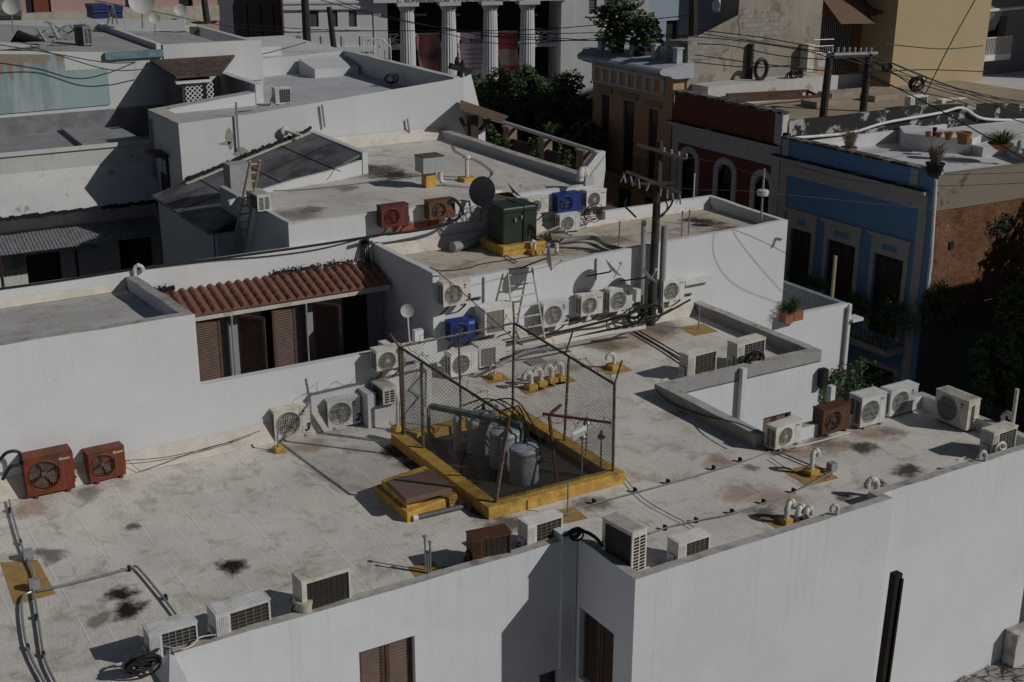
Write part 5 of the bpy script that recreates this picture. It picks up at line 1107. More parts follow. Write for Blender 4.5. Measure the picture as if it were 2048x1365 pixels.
acw('white unit marked 3 hung high at the left end of the middle building wall', (884, 568), (887, 615), (941, 607.7), 27.5, mark='round', num='3', fanm=FB)
acw('largest cream unit on the wall, with a slatted front, left of the ladder', (972, 620), (970, 672), (1032, 660), 27.3, kind='panel', d=.5, ventL=False)
acw('white unit marked 2 hung right of the white ladder', (1083.6, 610), (1087, 657), (1137, 647), 27.5, mark='round', num='2', fanm=FB)
acw('white unit with swirl fan guard between two barred ones on the wall', (1161, 593.6), (1162.6, 634), (1205, 628), 27.5, fan='rings', fanm=FB, mark='Bmirage')
acw('white unit just left of the utility pole on the wall', (1216.4, 582), (1219, 625.6), (1264, 619), 27.5, mark='round', fanm=FB)
acw('white unit right of the utility pole next to the white duct cover', (1323, 564), (1325.6, 605.6), (1368, 599.5), 27.5, fanm=FB, mark='Bmirage')
acf('white unit on the roof behind the wire cage, left of the slatted one', (902, 756), (956, 744), (900.5, 711.5), fan='bars')
acf('dusty slatted unit on the roof behind the wire cage', (959, 737), (1011, 728), (957, 697), kind='panel', ventL=False, d=.45)
act('white unit with tan coil left of the pair behind the court parapet', (1377, 711.5), (1434.6, 697), .60, kind='coil', grid=GRT, ventL=False)
act('white unit with wire coil guard and black hose at the court corner', (1475.6, 688.5), (1532, 674), .68, kind='coil', ventL=False, d=.36)
acf('white unit with swirl fan guard at the end of the row beside the low parapet', (1550, 900.8), (1601, 882), (1548.7, 858.7), fan='rings', mark='Bmirage', d=.28)
acf('brown outdoor unit in the row along the court edge', (1643.7, 872), (1697.5, 855.5), (1641, 824), mat=ACB, ribs=False, ventL=False)
acf('tall white unit right of the brown one by the court edge', (1719.6, 856.5), (1768.7, 843), (1718, 798.5), mark='BNEW', d=.4)
acf('white barred unit at the far corner of the main roof', (1778, 834), (1832, 819), (1776.6, 784), mark='round', fanm=FB)
A = P(1866.8, 835, .055); B = P(1931.6, 862, .055); u = B-A
acunit('large white unit turned sideways by the right hand parapet', A, atan2(u.y, u.x), u.length, HZ(A, 1871.5, 777)-.055-.03, .38, ACW, fan='bars', mark='round', ventL=False, ventR=False, fanm=FANM)
act('white unit with coil guard nearest the right edge of the photo', (1988.6, 866.6), (2036, 851), .56, kind='coil', ventL=False)
act('white unit by the parapet nearest the bottom left corner', (297.4, 1268.8), (393.6, 1242), .56, kind='coil', ventL=False, d=.34)
act('white unit with rusty brown coil guard, second along the front parapet', (430.8, 1229), (539.7, 1195.8), .60, kind='coil', grid=GRT, ventL=False, d=.38)
act('tall white unit with dense dark coil beside a cream bucket', (602.6, 1162.4), (700, 1133.5), .78, kind='coil2', grid=plain('dark_guard', (.06, .06, .055)), ventL=False, d=.38, ribs=False)
act('dark brown unit seen from behind along the front parapet', (945.6, 1077.9), (1022, 1063), .62, mat=ACB, kind='coil', grid=ACB, ventL=False, ribs=False)
act('white unit between the brown one and the parapet pilaster', (1055.7, 1049.7), (1125.6, 1028), .60, kind='coil', grid=GRT, ventL=False)
A = P(1205, 1038, .9); B = P(1265, 1070, .9); u = B-A
acunit('largest white unit turned sideways at the inner corner of the front parapet', (A.x, A.y, .055), atan2(u.y, u.x), u.length, .86, .36, ACW, kind='coil2', grid=plain('dark_guard', (.06, .06, .055)), ventL=False, ventR=True, slots=11)
act('small white unit right of the large sideways one on the front parapet', (1357.8, 1087), (1421, 1067), .5, kind='coil', grid=GRT, ventL=False)
acw('weathered red unit on the upper roof wall', (762.8, 414), (764, 457), (818, 448.7), 31.1, mat=ACR, ribs=False, fanm=ACR, ventL=False, fr=.22)
acw('rusty orange unit right of the red one on the upper roof wall', (856.7, 403.8), (859, 441), (910.5, 434.6), 31.1, mat=ACT, ribs=False, fan='rings', mark='@YORK', ventL=False)
acw('white unit with brown fan right of the satellite dish', (1055, 398.7), (1056.7, 429.5), (1097, 425), 31.1, fan='bars', fanm=ACT)
acw('bright blue unit hung below the upper roof edge', (1114, 390), (1115.6, 427), (1159.7, 421.8), 31.1, mat=ACU, fan='bars', ribs=False)
acw('white unit with swirl guard at the right end of the upper roof wall', (1172, 383), (1173, 418), (1211.8, 413), 31.1, fan='rings', mark='Bmirage')
acf('small white unit on the middle roof under the blue one', (1119.5, 465), (1160, 460), (1118, 433), z=2.0, d=.28, fanm=FB)
A = P(440+75, 388, 3.17+.6)
p = PX(515, 424, P(516, 424, 3.22).x)
p = P(516, 424, 3.24); acunit('white unit turned end-on at the left edge of the upper roof', (p.x, p.y+.85, 3.24), R(-90), .85, HZ(p, 515, 391)-3.27, .38, ACW, kind='coil', ventL=False, ventR=True, slots=10)
A = PY(556, 213, 41.2); acunit('white unit on the back white building roof edge', (A.x, 41.4, 4.7), 0, .55+.0, .5, .3, ACW, kind='coil', ventL=False)
act('white unit standing on the low roof at the far upper left', (371, 51), (397, 50), .55, z=5.2, kind='coil', ventL=False)
p = P(190, 88, 6.0); acunit('grey unit seen end-on among cable clutter at the far upper left', (p.x-.6, p.y+.5, 6.0), R(-80), .8, .65, .35, plain('ac_casing_grey', (.25, .25, .25), .6), kind='coil', ventR=True, ventL=False)
for i, (x0, x1, y0, lb) in enumerate(((1822, 1856, 195, 'white coil unit at the edge of the tan roof beside the beige tower'), (1885, 1912, 201, 'white unit second in the row beyond the beige tower'), (1920, 1940, 199, 'white unit third in the row beyond the beige tower'), (1945, 1962, 195, 'white unit fourth in the row beyond the beige tower'), (1968, 1990, 194, 'white unit farthest right in the row beyond the beige tower'))):
    A = PY(x0, y0, 38.6+i*.5); B = PY(x1, y0, 38.6+i*.5); acunit(lb, (A.x, A.y, A.z-.62), 0, B.x-A.x, .6, .32, ACW, kind='coil', ventL=i > 1)
# ================================================================= transformer cage
oc = thing('wire_cage', 'rusty chain-link cage on a yellow kerb around the transformers', 'cage', (13, 21.7, 0))
cx0, cx1, cy0, cy1 = 11.35, 14.58, 19.6, 23.85; kt = .3
b = MB(); t_ = .3
for bx in ((cx0, cx1, cy0, cy0+t_), (cx0, cx0+t_, cy0+t_, cy1), (cx1-t_, cx1, cy0+t_, cy1), (cx0+t_, cx1-t_, cy1-t_, cy1)): b.box(*bx, 0, .25)
b.build('yellow_kerb', YEL, oc, bev=.015)
MB().box(cx0+t_, cx1-t_, cy0+t_, cy1-t_, 0, .06).build('cage_floor', plain('cage_floor_tar', (.06, .058, .055), .95, .5, 3, dirt=(.03, .028, .025), da=(.4, .6)), oc)
k0x, k1x, k0y, k1y = 11.6, 14.4, 19.78, 23.75; zt = 2.25; b = MB()
cor = [(k0x, k0y), (k1x, k0y), (k1x, k1y), (k0x, k1y)]
tops = [(11.74, 19.5, zt-.15), (k1x-.1, k0y-.1, zt-.05), (k1x+.06, k1y+.05, zt+.03), (k0x-.04, k1y, zt)]
for i in range(4): b.tube([(*cor[i], .2), tops[i]], .032 if i else .045, 7); 
b.tube([(k0x-.02, k1y-.1, .2), (k0x-.02, k1y-.1, zt)], .03, 6)
mids = [((k0x, 22.8), .035), ((k1x, 21.6), .03), ((k1x-1.35, k1y), .025)]
for (x, y), r_ in mids: b.tube([(x, y, .2), (x+(x*7 % 1-.5)*.12, y+(y*5 % 1-.5)*.14, zt-.06)], r_, 6)
builds(b, 'post', RUSTP, oc)
b = MB()
for i in range(1, 4): b.tube([tops[i], tops[(i+1) % 4]], .028, 6)
b.tube([tops[0]+(0,) if False else tops[0], tops[3]], .03, 6)
b.bar(tops[2], (k1x+.12, k1y+.2, zt+.5), .04); b.bar(tops[3], (k0x-.2, k1y+.12, zt+.3), .035); b.bar(tops[1], (k1x+.1, k0y-.05, zt+.4), .03); b.bar((k1x, 21.6, zt), (k1x+.25, 21.7, zt+.45), .03)
builds(b, 'rail', RUSTP, oc)
wires = MB(); sp = .085
def link(a, c, za, zc, zt_a, zt_c, sag_=0, ex=()):
    a = V(a); c = V(c); L_ = (c-a).length; H_ = 2.0; n_ = int((L_+H_)/sp)
    def pt(u, v):
        t = u/L_; z = za+(zc-za)*t+v*((zt_a+(zt_c-zt_a)*t)-(za+(zc-za)*t))/H_; p = a.lerp(c, t); bul = sag_*sin(pi*t)*sin(pi*v/H_)*.7; nx, ny = (c-a).normalized().y, -(c-a).normalized().x
        w_ = .03*sin(u*5+v*3)*sin(v*4); return (p.x+nx*(bul+w_), p.y+ny*(bul+w_), z-sag_*.0)
    for i in range(1, n_):
        o = i*sp
        for s_ in (1, -1):
            u0, v0 = (max(0, o-H_), min(o, H_)) if s_ == 1 else (max(0, o-H_), H_-min(o, H_)); u1, v1 = (min(o, L_), max(0, o-L_)) if s_ == 1 else (min(o, L_), H_-max(0, o-L_))
            m_ = max(2, int(hypot(u1-u0, v1-v0)/.3)); wires.tube([pt(u0+(u1-u0)*k/m_, v0+(v1-v0)*k/m_) for k in range(m_+1)], .0034, 3, False)
link((k0x, k1y), (k0x+.02, k0y), .25, .25, zt, zt-.12, .05); link((k1x, k0y), (k1x, k1y), .25, .25, zt, zt, .06); link((k0x, k1y), (k1x, k1y), .25, .25, zt, zt, -.05)
link((k0x+.05, k0y), (k1x, k0y), .25, .25, 1.15, 1.35, .05)
tag(wires.build('chain_link', plain('old_wire', (.085, .08, .075), .6, .3, 20, metal=.3), oc), None, None)
b = MB(); rr = random.Random(4)
for (p_, q_) in ((tops[3], tops[2]), (tops[2], tops[1]), (tops[0], tops[3]), ((k0x, k0y, 1.9), (k1x, k0y, 1.2))):
    p_ = V(p_)+V((0, 0, .1)); q_ = V(q_)+V((0, 0, .12)); n_ = 40; pts = [p_.lerp(q_, i/n_)+V((rr.uniform(-.06, .06), rr.uniform(-.06, .06), .10*sin(i*.9)+rr.uniform(-.05, .05))) for i in range(n_+1)]; b.tube(pts, .006, 4)
    for i in range(0, n_, 2): b.bar(pts[i]+V((0, 0, -.03)), pts[i]+V((.02, .01, .03)), .006)
b.build('barbed_wire', plain('rusty_wire', (.07, .04, .03)), oc)
b = MB(); q1 = P(1115, 968, .2); q2 = V((q1.x+.1, q1.y+.5, HZ((q1.x+.1, q1.y+.5), 1148, 832))); b.tube([q1, q2], .035, 6); b.bar(q2, q2+V((.35, .1, .12)), .05); b.bar(P(1085, 828, 1.9)-V((0, 0, 0)), P(1222, 846, 1.75), .045); b.build('bent_post', RUST, oc)
a_ = P(1146, 884, 1.1); b = MB(); b.add([a_, a_+V((.36, .05, .1)), a_+V((.36, .05, .28)), a_+V((0, 0, .2))], [(0, 1, 2, 3)]); b.build('sign_plate', WPAINT, oc)
# transformers
def transformer(label, x, y, r, h):
    t = thing('transformer', label, 'transformer', (x, y, .06), 0, 'grey transformer drums in the cage'); G = plain('transformer_grey', (.31, .34, .385), .45, .12, 5, dirt=(.2, .2, .2), da=(.55, .8))
    b = MB(); b.lathe((x, y, .06), [(r*.97, 0), (r, .03), (r, h-.05), (r*1.03, h-.04), (r*1.03, h), (r*.95, h+.04), (r*.4, h+.09), (.01, h+.1)], 32); b.build('drum', G, t, smooth=True)
    b = MB(); b.lathe((x, y, .06), [(r*1.035, h-.07), (r*1.035, h-.02)], 32); b.build('lid_band', plain('band_grey', (.2, .21, .22)), t)
    b = MB()
    for a in (-.9, -.4): 
        p = V((x+cos(a)*r, y+sin(a)*r, h*.72)); q = p+V((cos(a)*.14, sin(a)*.14, .06)); b.lathe(p, [(.035, 0), (.05, .03), (.03, .05), (.045, .08), (.03, .1), (.015, .15)], 10, q-p)
    p = V((x+r*.3, y+.1, h+.12)); b.lathe(p, [(.04, 0), (.055, .03), (.035, .05), (.05, .08), (.03, .11), (.02, .18)], 10)
    builds(b, 'bushing', BLACK, t, smooth=True)
    b = MB(); b.box(x+r*.85, x+r*1.05+.05, y-.06, y+.06, h*.55, h*.75); b.build('lug', G, t)
    return t
TH = HZ(P(1048, 960, .06), 1048, 889)-.16
transformer('nearest grey transformer drum at the front of the cage', P(1048, 960, .06).x, P(1048, 960, .06).y, .3, TH)
transformer('middle grey transformer drum, shaded by its neighbour in the cage', P(1009, 866, TH+.1).x, P(1009, 866, TH+.1).y, .31, TH+.05)
transformer('rearmost grey transformer drum with the white lid in the cage', P(964, 838, TH+.1).x, P(964, 838, TH+.1).y, .31, TH+.1)
b = MB(); p = P(915, 900, .06)
b.lathe(p, [(.09, 0), (.09, .75), (.05, .8)], 10); b.lathe(p+V((.15, -.25, 0)), [(.07, 0), (.07, .45), (.12, .5), (.2, .62), (.22, .75), (.2, .8)], 12, (.15, -.1, 1)); tag(b.build('valve_stub', plain('white_enamel', (.45, .45, .43), .6, .2)), 'white flared pipe stubs standing left of the drums in the cage', 'pipe')
rr = random.Random(21)
for i in range(7):
    a = V((12.9+rr.uniform(-.4, .4), 21.2+rr.uniform(0, 1.8), .85+rr.uniform(0, .3))); c = V((13.3+rr.uniform(-.2, .5), 22.2+rr.uniform(-1, 1), .7+rr.uniform(-.2, .3))); m_ = (a+c)/2+V((0, 0, .35)); o = MB().tube(smoothpath([a, m_, c, c+V((.1, .1, -.6))]), .016, 5).build('transformer_cable', BLACK); tag(o, 'black cables looping over the transformer drums', 'cable', 'black cables over the transformers')
for i, (x, y) in enumerate(((1174, 845), (1203, 872), (1165, 872))):
    p = P(x, y, 1.0); b = MB(); b.tube([(p.x, p.y, .06), (p.x, p.y, .95)], .02, 6); b.lathe((p.x, p.y, .95), [(.08, 0), (.09, .04), (.04, .1), (.03, .16)], 12); tag(b.build('insulator_post', METAL), ['capped metal post nearest the back of the cage', 'capped metal post right of the front drum', 'short capped post behind the front drum'][i], 'post', 'capped posts in the cage')
b = MB(); b.bar((12.1, 23.4, .9), (13.2, 21.4, .95), .14, .1); b.bar((12.0, 23.3, .06), (12.0, 23.3, .9), .06); b.bar((13.2, 21.4, .06), (13.2, 21.4, .95), .06); tag(b.build('cable_tray', plain('greenish_steel', (.13, .16, .155))), 'greenish steel cable tray crossing the back of the cage', 'cable tray')
# access hatch
oh = thing('roof_hatch', 'brown steel hatch on a yellow kerb left of the wire cage', 'hatch', (10.7, 21.2, 0))
b = MB(); b.prism([(9.95, 20.3), (11.2, 20.55), (11.2, 21.9), (9.95, 21.75)], 0, .2); b.build('kerb', YEL, oh, bev=.03); b = MB(); b.prism([(10.05, 20.5), (11.1, 20.72), (11.1, 21.75), (10.05, 21.6)], .2, .36); b.build('frame', YEL, oh)
H4 = [P(812, 1003, .42), P(912, 978, .42), P(862, 935, .5), P(773, 958, .5)]; H4[0].z = H4[1].z = H4[2].z = H4[3].z = .44
b = MB(); b.prism([(p.x, p.y) for p in H4], .36, .46, bot=True); b.build('lid', plain('hatch_brown', (.17, .105, .085), .75, .12, 4, dirt=(.15, .035, .02), da=(.66, .72)), oh, bev=.01)
b = MB(); b.tube([P(830, 1036, .06), P(935, 1011, .06)], .055, 12); o = tag(b.build('drain_pipe', plain('grey_pipe', (.09, .095, .1), .5), smooth=True), 'dark grey pipe with a white cap lying at the foot of the hatch', 'pipe'); q_ = P(830, 1036, .06); dd = (P(935, 1011, .06)-q_).normalized(); b = MB(); b.tube([q_-dd*.05, q_+dd*.05], .068, 12); b.build('pipe_cap', PVC, o)
# ================================================================= vents
def cane(px, py, z, h, r, ang, label, base=None, patch=None, bend=.16, s=1., grp='white gooseneck vent pipes', mat=None, back=0):
    p = P(px, py, z); t = thing('vent_pipe', label, 'vent pipe', p, 0, grp); a = R(ang); d = V((cos(a), sin(a), 0)); pts = [p, p+V((0, 0, h-bend))]
    for k in range(1, 9): th_ = pi*k/8; pts.append(p+V((0, 0, h-bend+bend*sin(th_)))+d*bend*(1-cos(th_)))
    pts.append(pts[-1]-V((0, 0, .06)))
    MB().tube(pts, r, 10).build('pipe', mat or PVC, t, smooth=True)
    b = MB()
    for i in (1, 5, 9): e = (V(pts[min(i+1, len(pts)-1)])-V(pts[i])).normalized()*.03; b.tube([pts[i]-e, pts[i]+e], r*1.18, 10)
    b.build('collar', mat or PVC, t, smooth=True)
    MB().add([pts[-1]+V((cos(k*.63)*r*.8, sin(k*.63)*r*.8, -.002)) for k in range(10)], [tuple(reversed(range(10)))]).build('opening', DARK, t)
    if base: MB().prism([(p.x-base, p.y-base), (p.x+base, p.y-base), (p.x+base, p.y+base), (p.x-base, p.y+base)], z+.004, z+.13).build('yellow_base', YEL, t, bev=.02)
    if patch: MB().prism([(p.x+patch*x, p.y+patch*y) for x, y in ((-1.1, -.9), (.9, -1), (1.1, .9), (-.9, 1.05))], z, z+.006).build('paint_patch', YELF, t)
    return t
cane(1228, 738, 0, .42, .045, 165, 'gooseneck pipe on its own yellow base in the middle of the roof', .16, .36, .1)
cane(1622, 950, 0, .52, .05, 10, 'gooseneck pipe on a yellow patch at the right of the main roof', .13, .42, .1)
for i, (x, y) in enumerate(((1062, 778), (1082, 771), (1103, 764), (1124, 760))): cane(x, y, 0, .44, .055, 175 if i < 3 else 160, ['nearest left of the row of white goosenecks behind the cage', 'second of the row of white goosenecks behind the cage', 'third of the row of white goosenecks behind the cage', 'fourth and thinnest of the goosenecks behind the cage'][i], .13, .28, .1)
cane(990, 757, 0, .36, .03, 175, 'small white gooseneck on a yellow mound left of the row', .13, .3, .06)
cane(1572, 1048, 0, .42, .055, 20, 'tallest white bend of the trio at the front right parapet', .1, .3, .13)
cane(1594, 1046, 0, .30, .055, 20, 'middle white bend of the trio at the front right parapet', None, .2, .12)
cane(1610, 1046, 0, .26, .055, 20, 'lowest white bend of the trio at the front right parapet', None, .2, .12)
cane(1674, 1030, .28, .22, .035, 170, 'small white bend rising from the parapet left of the step', None, None, .07)
cane(1970, 922, .28, .22, .035, 170, 'small white bend on the parapet near the right edge', None, None, .08)
cane(1752, 985, .1, .3, .06, 165, 'thick white elbow behind the parapet step', None, None, .11)
cane(2005, 845, .3, .22, .045, -30, 'white bend on the right hand parapet behind the end unit', None, None, .08)
cane(270, 556, 2.4, .3, .05, -10, 'cream bend on top of the terrace wing corner', None, None, .1)
cane(1160, 362, 3.45, .3, .11, 20, 'thick white twin elbow at the corner of the upper roof', None, None, .14)
cane(1069, 508, 2.0, .36, .045, 170, 'small white pipe on a yellow block beside the green cabinet', .18, None, .05)
def stick(px, py, z, px2, py2, r, label, cap=None, base=None, patch=None, mat=None, grp=None, nm='vent_pipe', cat='vent pipe'):
    p = P(px, py, z); q = V((p.x, p.y, HZ(p, px2, py2))); t = thing(nm, label, cat, p, 0, grp)
    MB().tube([p, q], r, 8).build('pipe', mat or PVC, t, smooth=True)
    if cap: MB().lathe(q, [(r, -.02), (cap, 0), (cap*.9, cap*.5), (.01, cap*.8)], 12).build('cap', mat or PVC, t, smooth=True)
    if base: MB().prism([(p.x-base, p.y-base), (p.x+base, p.y-base), (p.x+base, p.y+base), (p.x-base, p.y+base)], z+.004, z+.12).build('yellow_base', YEL, t, bev=.02)
    if patch: MB().prism([(p.x+patch*x, p.y+patch*y) for x, y in ((-1.1, -.9), (.9, -1), (1.1, .9), (-.9, 1.05))], z, z+.006).build('paint_patch', YELF, t)
    return t
stick(851, 1141, 0, 843, 1075, .018, 'tallest left rod of the trio of grey rods by the front parapet', .045, None, .25, METAL, 'trio of thin grey rods')
stick(856, 1146, 0, 851, 1105, .018, 'shortest middle rod of the trio of grey rods', .04, None, None, METAL, 'trio of thin grey rods')
stick(861, 1149, 0, 858, 1085, .02, 'right hand rod of the trio of grey rods, with thin guy wires', .035, None, None, METAL, 'trio of thin grey rods')
stick(1135, 1032, 0, 1136, 965, .018, 'thin grey rod on a yellow patch before the cage', None, None, .3, METAL)
stick(557, 903, 0, 562, 862, .02, 'thin rod on a small yellow mound beside the unit marked 3', None, .1, .14, METAL)
stick(934, 362, 3.17, 936, 316, .06, 'white mushroom vent on a yellow base on the upper roof', .13, .22, None)
stick(796, 862, 0, 793, 792, .035, 'short white post at the left corner of the cage', None, .12, None, PVC)
stick(1397, 660, 0, 1394, 610, .02, 'thin bent white rod on an orange mound near the court corner', None, None, .4, METAL)
stick(1238, 492, 2.0, 1231, 445, .022, 'thin grey rod standing on the middle roof left of the pole', .035, None, None, METAL)
stick(1363, 473, 2.0, 1361, 424, .022, 'thin grey rod right of the pole on the middle roof', .035, None, None, METAL)
stick(1377, 471, 2.0, 1376, 422, .022, 'second thin grey rod right of the pole on the middle roof', .035, None, None, METAL)
stick(1387, 398, 2.36, 1389, 349, .02, 'thin white rod on the back corner parapet of the middle roof', .03, None, None, PVC)
stick(1113, 511, 2.0, 1113, 487, .06, 'white pipe stub at the middle roof edge', None, None, None, PVC)
stick(2025, 848, .3, 2032, 778, .045, 'tall white post at the right hand parapet', None, None, None, PVC)
# small orange patches on the main roof
b = MB(); g4 = [P(0, 1125, .004), P(75, 1120, .004), P(112, 1188, .004), P(28, 1210, .004)]
tag(MB().add([*g4], [(3, 2, 1, 0)]).build('paint_patch', YELF), 'square of faded yellow paint under the conduit boxes at the left', 'paint patch')
# conduits on the roof
def conduit(label, pts, r=.022, z=.06, clips=(), mat=None, boxes=(), nm='conduit', cat='conduit'):
    t = thing(nm, label, cat, P(*pts[0], 0)); path = [P(x, y, z) for x, y in pts]
    MB().tube(smoothpath(path, 4), r, 7).build('pipe', mat or METAL, t, smooth=True)
    for x, y in clips: p = P(x, y, 0); MB().box(p.x-.022, p.x+.022, p.y-.045, p.y+.045, .004, z+.035).build('clip', BLACK, t)
    for x, y in boxes: p = P(x, y, 0); MB().box(p.x-.09, p.x+.09, p.y-.08, p.y+.08, .02, z+.14).build('junction_box', GMET, t, bev=.01)
    return t
conduit('long grey conduit running down the left of the main roof with junction boxes', [(18, 1000), (25, 1030), (42, 1088), (56, 1120), (68, 1150), (66, 1175), (72, 1210), (80, 1262), (90, 1320), (112, 1368)], clips=((20, 1025), (42, 1090), (74, 1240), (88, 1315)), boxes=((57, 1120), (69, 1180)))
conduit('second grey conduit bulging out beside the long one at the lower left', [(62, 1184), (46, 1195), (44, 1230), (56, 1300), (90, 1368)], clips=((57, 1300),))
conduit('conduit crossing the roof from the junction box and turning at the black stain', [(75, 1182), (130, 1170), (240, 1142), (268, 1133), (282, 1142), (330, 1200), (360, 1240)], clips=((259, 1142), (332, 1200)))
conduit('pale conduit from the cage front towards the court corner', [(1130, 1030), (1190, 1007), (1335, 968), (1480, 925), (1540, 903)], r=.014, clips=((1188, 1008), (1270, 985), (1336, 968), (1427, 940), (1480, 924)))
conduit('pale conduit running from the small unit to the yellow patch', [(1300, 1067), (1345, 1052), (1400, 1040), (1465, 1027), (1527, 1007), (1588, 985), (1663, 945)], r=.015, clips=((1330, 1060), (1392, 1045), (1464, 1028), (1527, 1008), (1587, 986)), boxes=((1663, 943),))
conduit('thin white line at the feet of the court edge units', [(1590, 895), (1650, 880), (1700, 865)], r=.02, mat=PVC)
for i, (pts, r_, m_, lb) in enumerate((
    ([(1010, 700), (1100, 688), (1200, 670), (1290, 655)], .06, PVC, 'thick white pipe along the foot of the middle building wall'),
    ([(990, 690), (1080, 672), (1160, 655), (1260, 628), (1290, 610)], .035, BLACK, 'black insulated line rising along the wall foot'),
    ([(1000, 720), (1060, 700), (1180, 668), (1300, 640), (1380, 600)], .03, BLACK, 'black line climbing to the court corner'),
    ([(990, 735), (1050, 705), (1110, 696), (1180, 682)], .045, GMET, 'grey lagged pipe behind the cage at the ladder foot'),
    ([(1250, 655), (1320, 695), (1380, 735), (1400, 745)], .025, BLACK, 'double black line crossing the roof to the coil units'),
    ([(1265, 655), (1330, 692), (1390, 728)], .02, BLACK, 'thin black line beside the double one'),
    ([(1540, 915), (1580, 940), (1625, 952), (1660, 955)], .008, BLACK, 'thin black wire from the swirl unit to the gooseneck'),
    ([(1560, 905), (1620, 930), (1665, 948)], .02, GMET, 'straight grey pipe from the swirl unit to the box'),
    ([(1245, 950), (1290, 1000), (1380, 1050), (1420, 1075)], .008, BLACK, 'thin black wire from the cage corner to the front unit'),
    ([(940, 480), (1000, 505), (1035, 525)], .02, GMET, 'grey pipe across the middle roof left of the green cabinet'))):
    z_ = .34 if i < 4 else .05 if i < 9 else 2.05; t = MB().tube(smoothpath([P(x, y, z_+(.25 if i in (1, 2) and k > 2 else 0)) for k, (x, y) in enumerate(pts)], 5), r_, 7).build('cable' if r_ < .03 else 'pipe', m_); tag(t, lb, 'cable' if r_ < .03 else 'pipe')
# ================================================================= things on the middle roof
og_ = thing('green_cabinet', 'dark green electrical cabinet on a yellow plinth on the middle roof', 'cabinet', P(1020, 500, 2.2))
g0, g1, g2 = P(983, 512, 2.0), P(1008, 517, 2.0), P(1087, 500, 2.0)
y0 = P(1008, 517, 2.0).y; xA, xB = 17.75, 19.55
xA = P(1010, 517, 2.0).x; xB = P(1087, 500, 2.0).x; y0 = (P(1010, 517, 2.0).y+P(1087, 500, 2.0).y)/2
b = MB(); b.box(xA, xB, y0, y0+1.3, 2.004, 2.28); b.build('yellow_plinth', YEL, og_, bev=.02)
GR = plain('cabinet_green', (.026, .042, .028), .45, .15, 4, dirt=(.05, .06, .04), da=(.6, .8)); hx0, hx1, hy0, hy1 = xA+.12, xB-.16, y0+.2, y0+1.08
hc = HZ((hx0, hy0), 985, 430)-2.28; hc = 1.0
b = MB(); b.prism([(hx0, hy0), (hx1, hy0), (hx1, hy1), (hx0, hy1)], 2.28, 2.28+hc, bot=True); b.build('cabinet_body', GR, og_, bev=.04)
b = MB(); b.prism([(hx0-.03, hy0-.03), (hx1+.03, hy0-.03), (hx1+.03, hy1+.03), (hx0-.03, hy1+.03)], 2.28+hc-.14, [2.31+hc]*4, bot=True); b.build('lid', GR, og_, bev=.05)
b = MB(); xm = (hx0+hx1)/2+.1; b.box(xm-.012, xm+.012, hy0-.036, hy1+.036, 2.3, 2.322+hc); b.build('lid_seam', BLACK, og_)
b = MB(); b.box(xm-.3, xm-.24, hy0-.05, hy0-.03, 2.9, 3.0).box(xm-.1, xm-.05, hy0-.05, hy0-.03, 2.95, 3.05); b.build('latch', METAL, og_)
def dish(label, c, face, r, mat, arm, nm='satellite_dish', lnb=True, mount=None):
    c = V(c); f = V(face).normalized(); t = thing(nm, label, 'satellite dish', c, 0, 'satellite dishes'); prof = []
    for k in range(7): q = k/6; prof.append((max(.01, r*q), -r*.28*(1-q*q)))
    b = MB(); n = 28; u = f.orthogonal().normalized(); w_ = f.cross(u); vs = [c+f*h+(u*cos(2*pi*k/n)+w_*sin(2*pi*k/n))*rr_ for rr_, h in prof for k in range(n)]+[c+f*(h-.012)+(u*cos(2*pi*k/n)+w_*sin(2*pi*k/n))*rr_ for rr_, h in prof for k in range(n)]
    m_ = len(prof); fs = [(i*n+k, i*n+(k+1) % n, (i+1)*n+(k+1) % n, (i+1)*n+k) for i in range(m_-1) for k in range(n)]; o_ = m_*n; fs += [tuple(o_+j for j in reversed(f_)) for f_ in fs]; fs += [((m_-1)*n+k, (m_-1)*n+(k+1) % n, o_+(m_-1)*n+(k+1) % n, o_+(m_-1)*n+k) for k in range(n)]
    b.add(vs, fs); b.build('reflector', mat, t, smooth=True)
    b = MB(); mp = V(mount) if mount else c-f*r*.4-V((0, 0, .4)); b.tube([c-f*r*.28, c-f*(r*.28+.08), mp], .022, 6); b.build('mount_arm', arm, t)
    if lnb:
        b = MB(); e = c+f*r*1.0-V((0, 0, r*.2)); b.tube([c-V((0, 0, r*.95)), e], .012, 5); b.lathe(e, [(.03, 0), (.045, .05), (.045, .09)], 8, -f); b.build('feed_horn', mat, t)
    return t
DG = plain('dish_grey', (.16, .16, .165), .6, .25, 12, dirt=(.2, .19, .18), da=(.62, .75)); DW = plain('dish_white', (.46, .46, .45), .55, .1)
c = PY(964, 383, 31.0); dish('big dark grey satellite dish standing on the upper roof edge', c, (-.88, -.5, .25), .42, DG, BLACK, mount=(c.x+.1, 31.3, 2.6), lnb=False)
c = PY(1101, 517, 27.2); dish('grey dish at the middle building roof edge above the ladder', c, (.95, -.5, .1), .33, DW, BLACK, mount=(c.x-.5, 27.85, c.z-.35))
c = PY(1228, 536, 27.3); dish('white dish seen edge-on left of the utility pole', c, (.75, -.3, .75), .3, DW, BLACK, mount=(c.x-.5, 27.85, c.z-.3))
c = PY(1298, 548, 27.2); dish('white dish seen edge-on right beside the utility pole', c, (.75, -.3, .75), .3, DW, BLACK, mount=(c.x-.5, 27.85, c.z-.3))
c = PY(1030, 380, 31.2); dish('small pale dish seen edge-on on the upper roof edge', c, (.75, -.3, .75), .28, DW, METAL, mount=(c.x-.25, 31.4, c.z-.4))
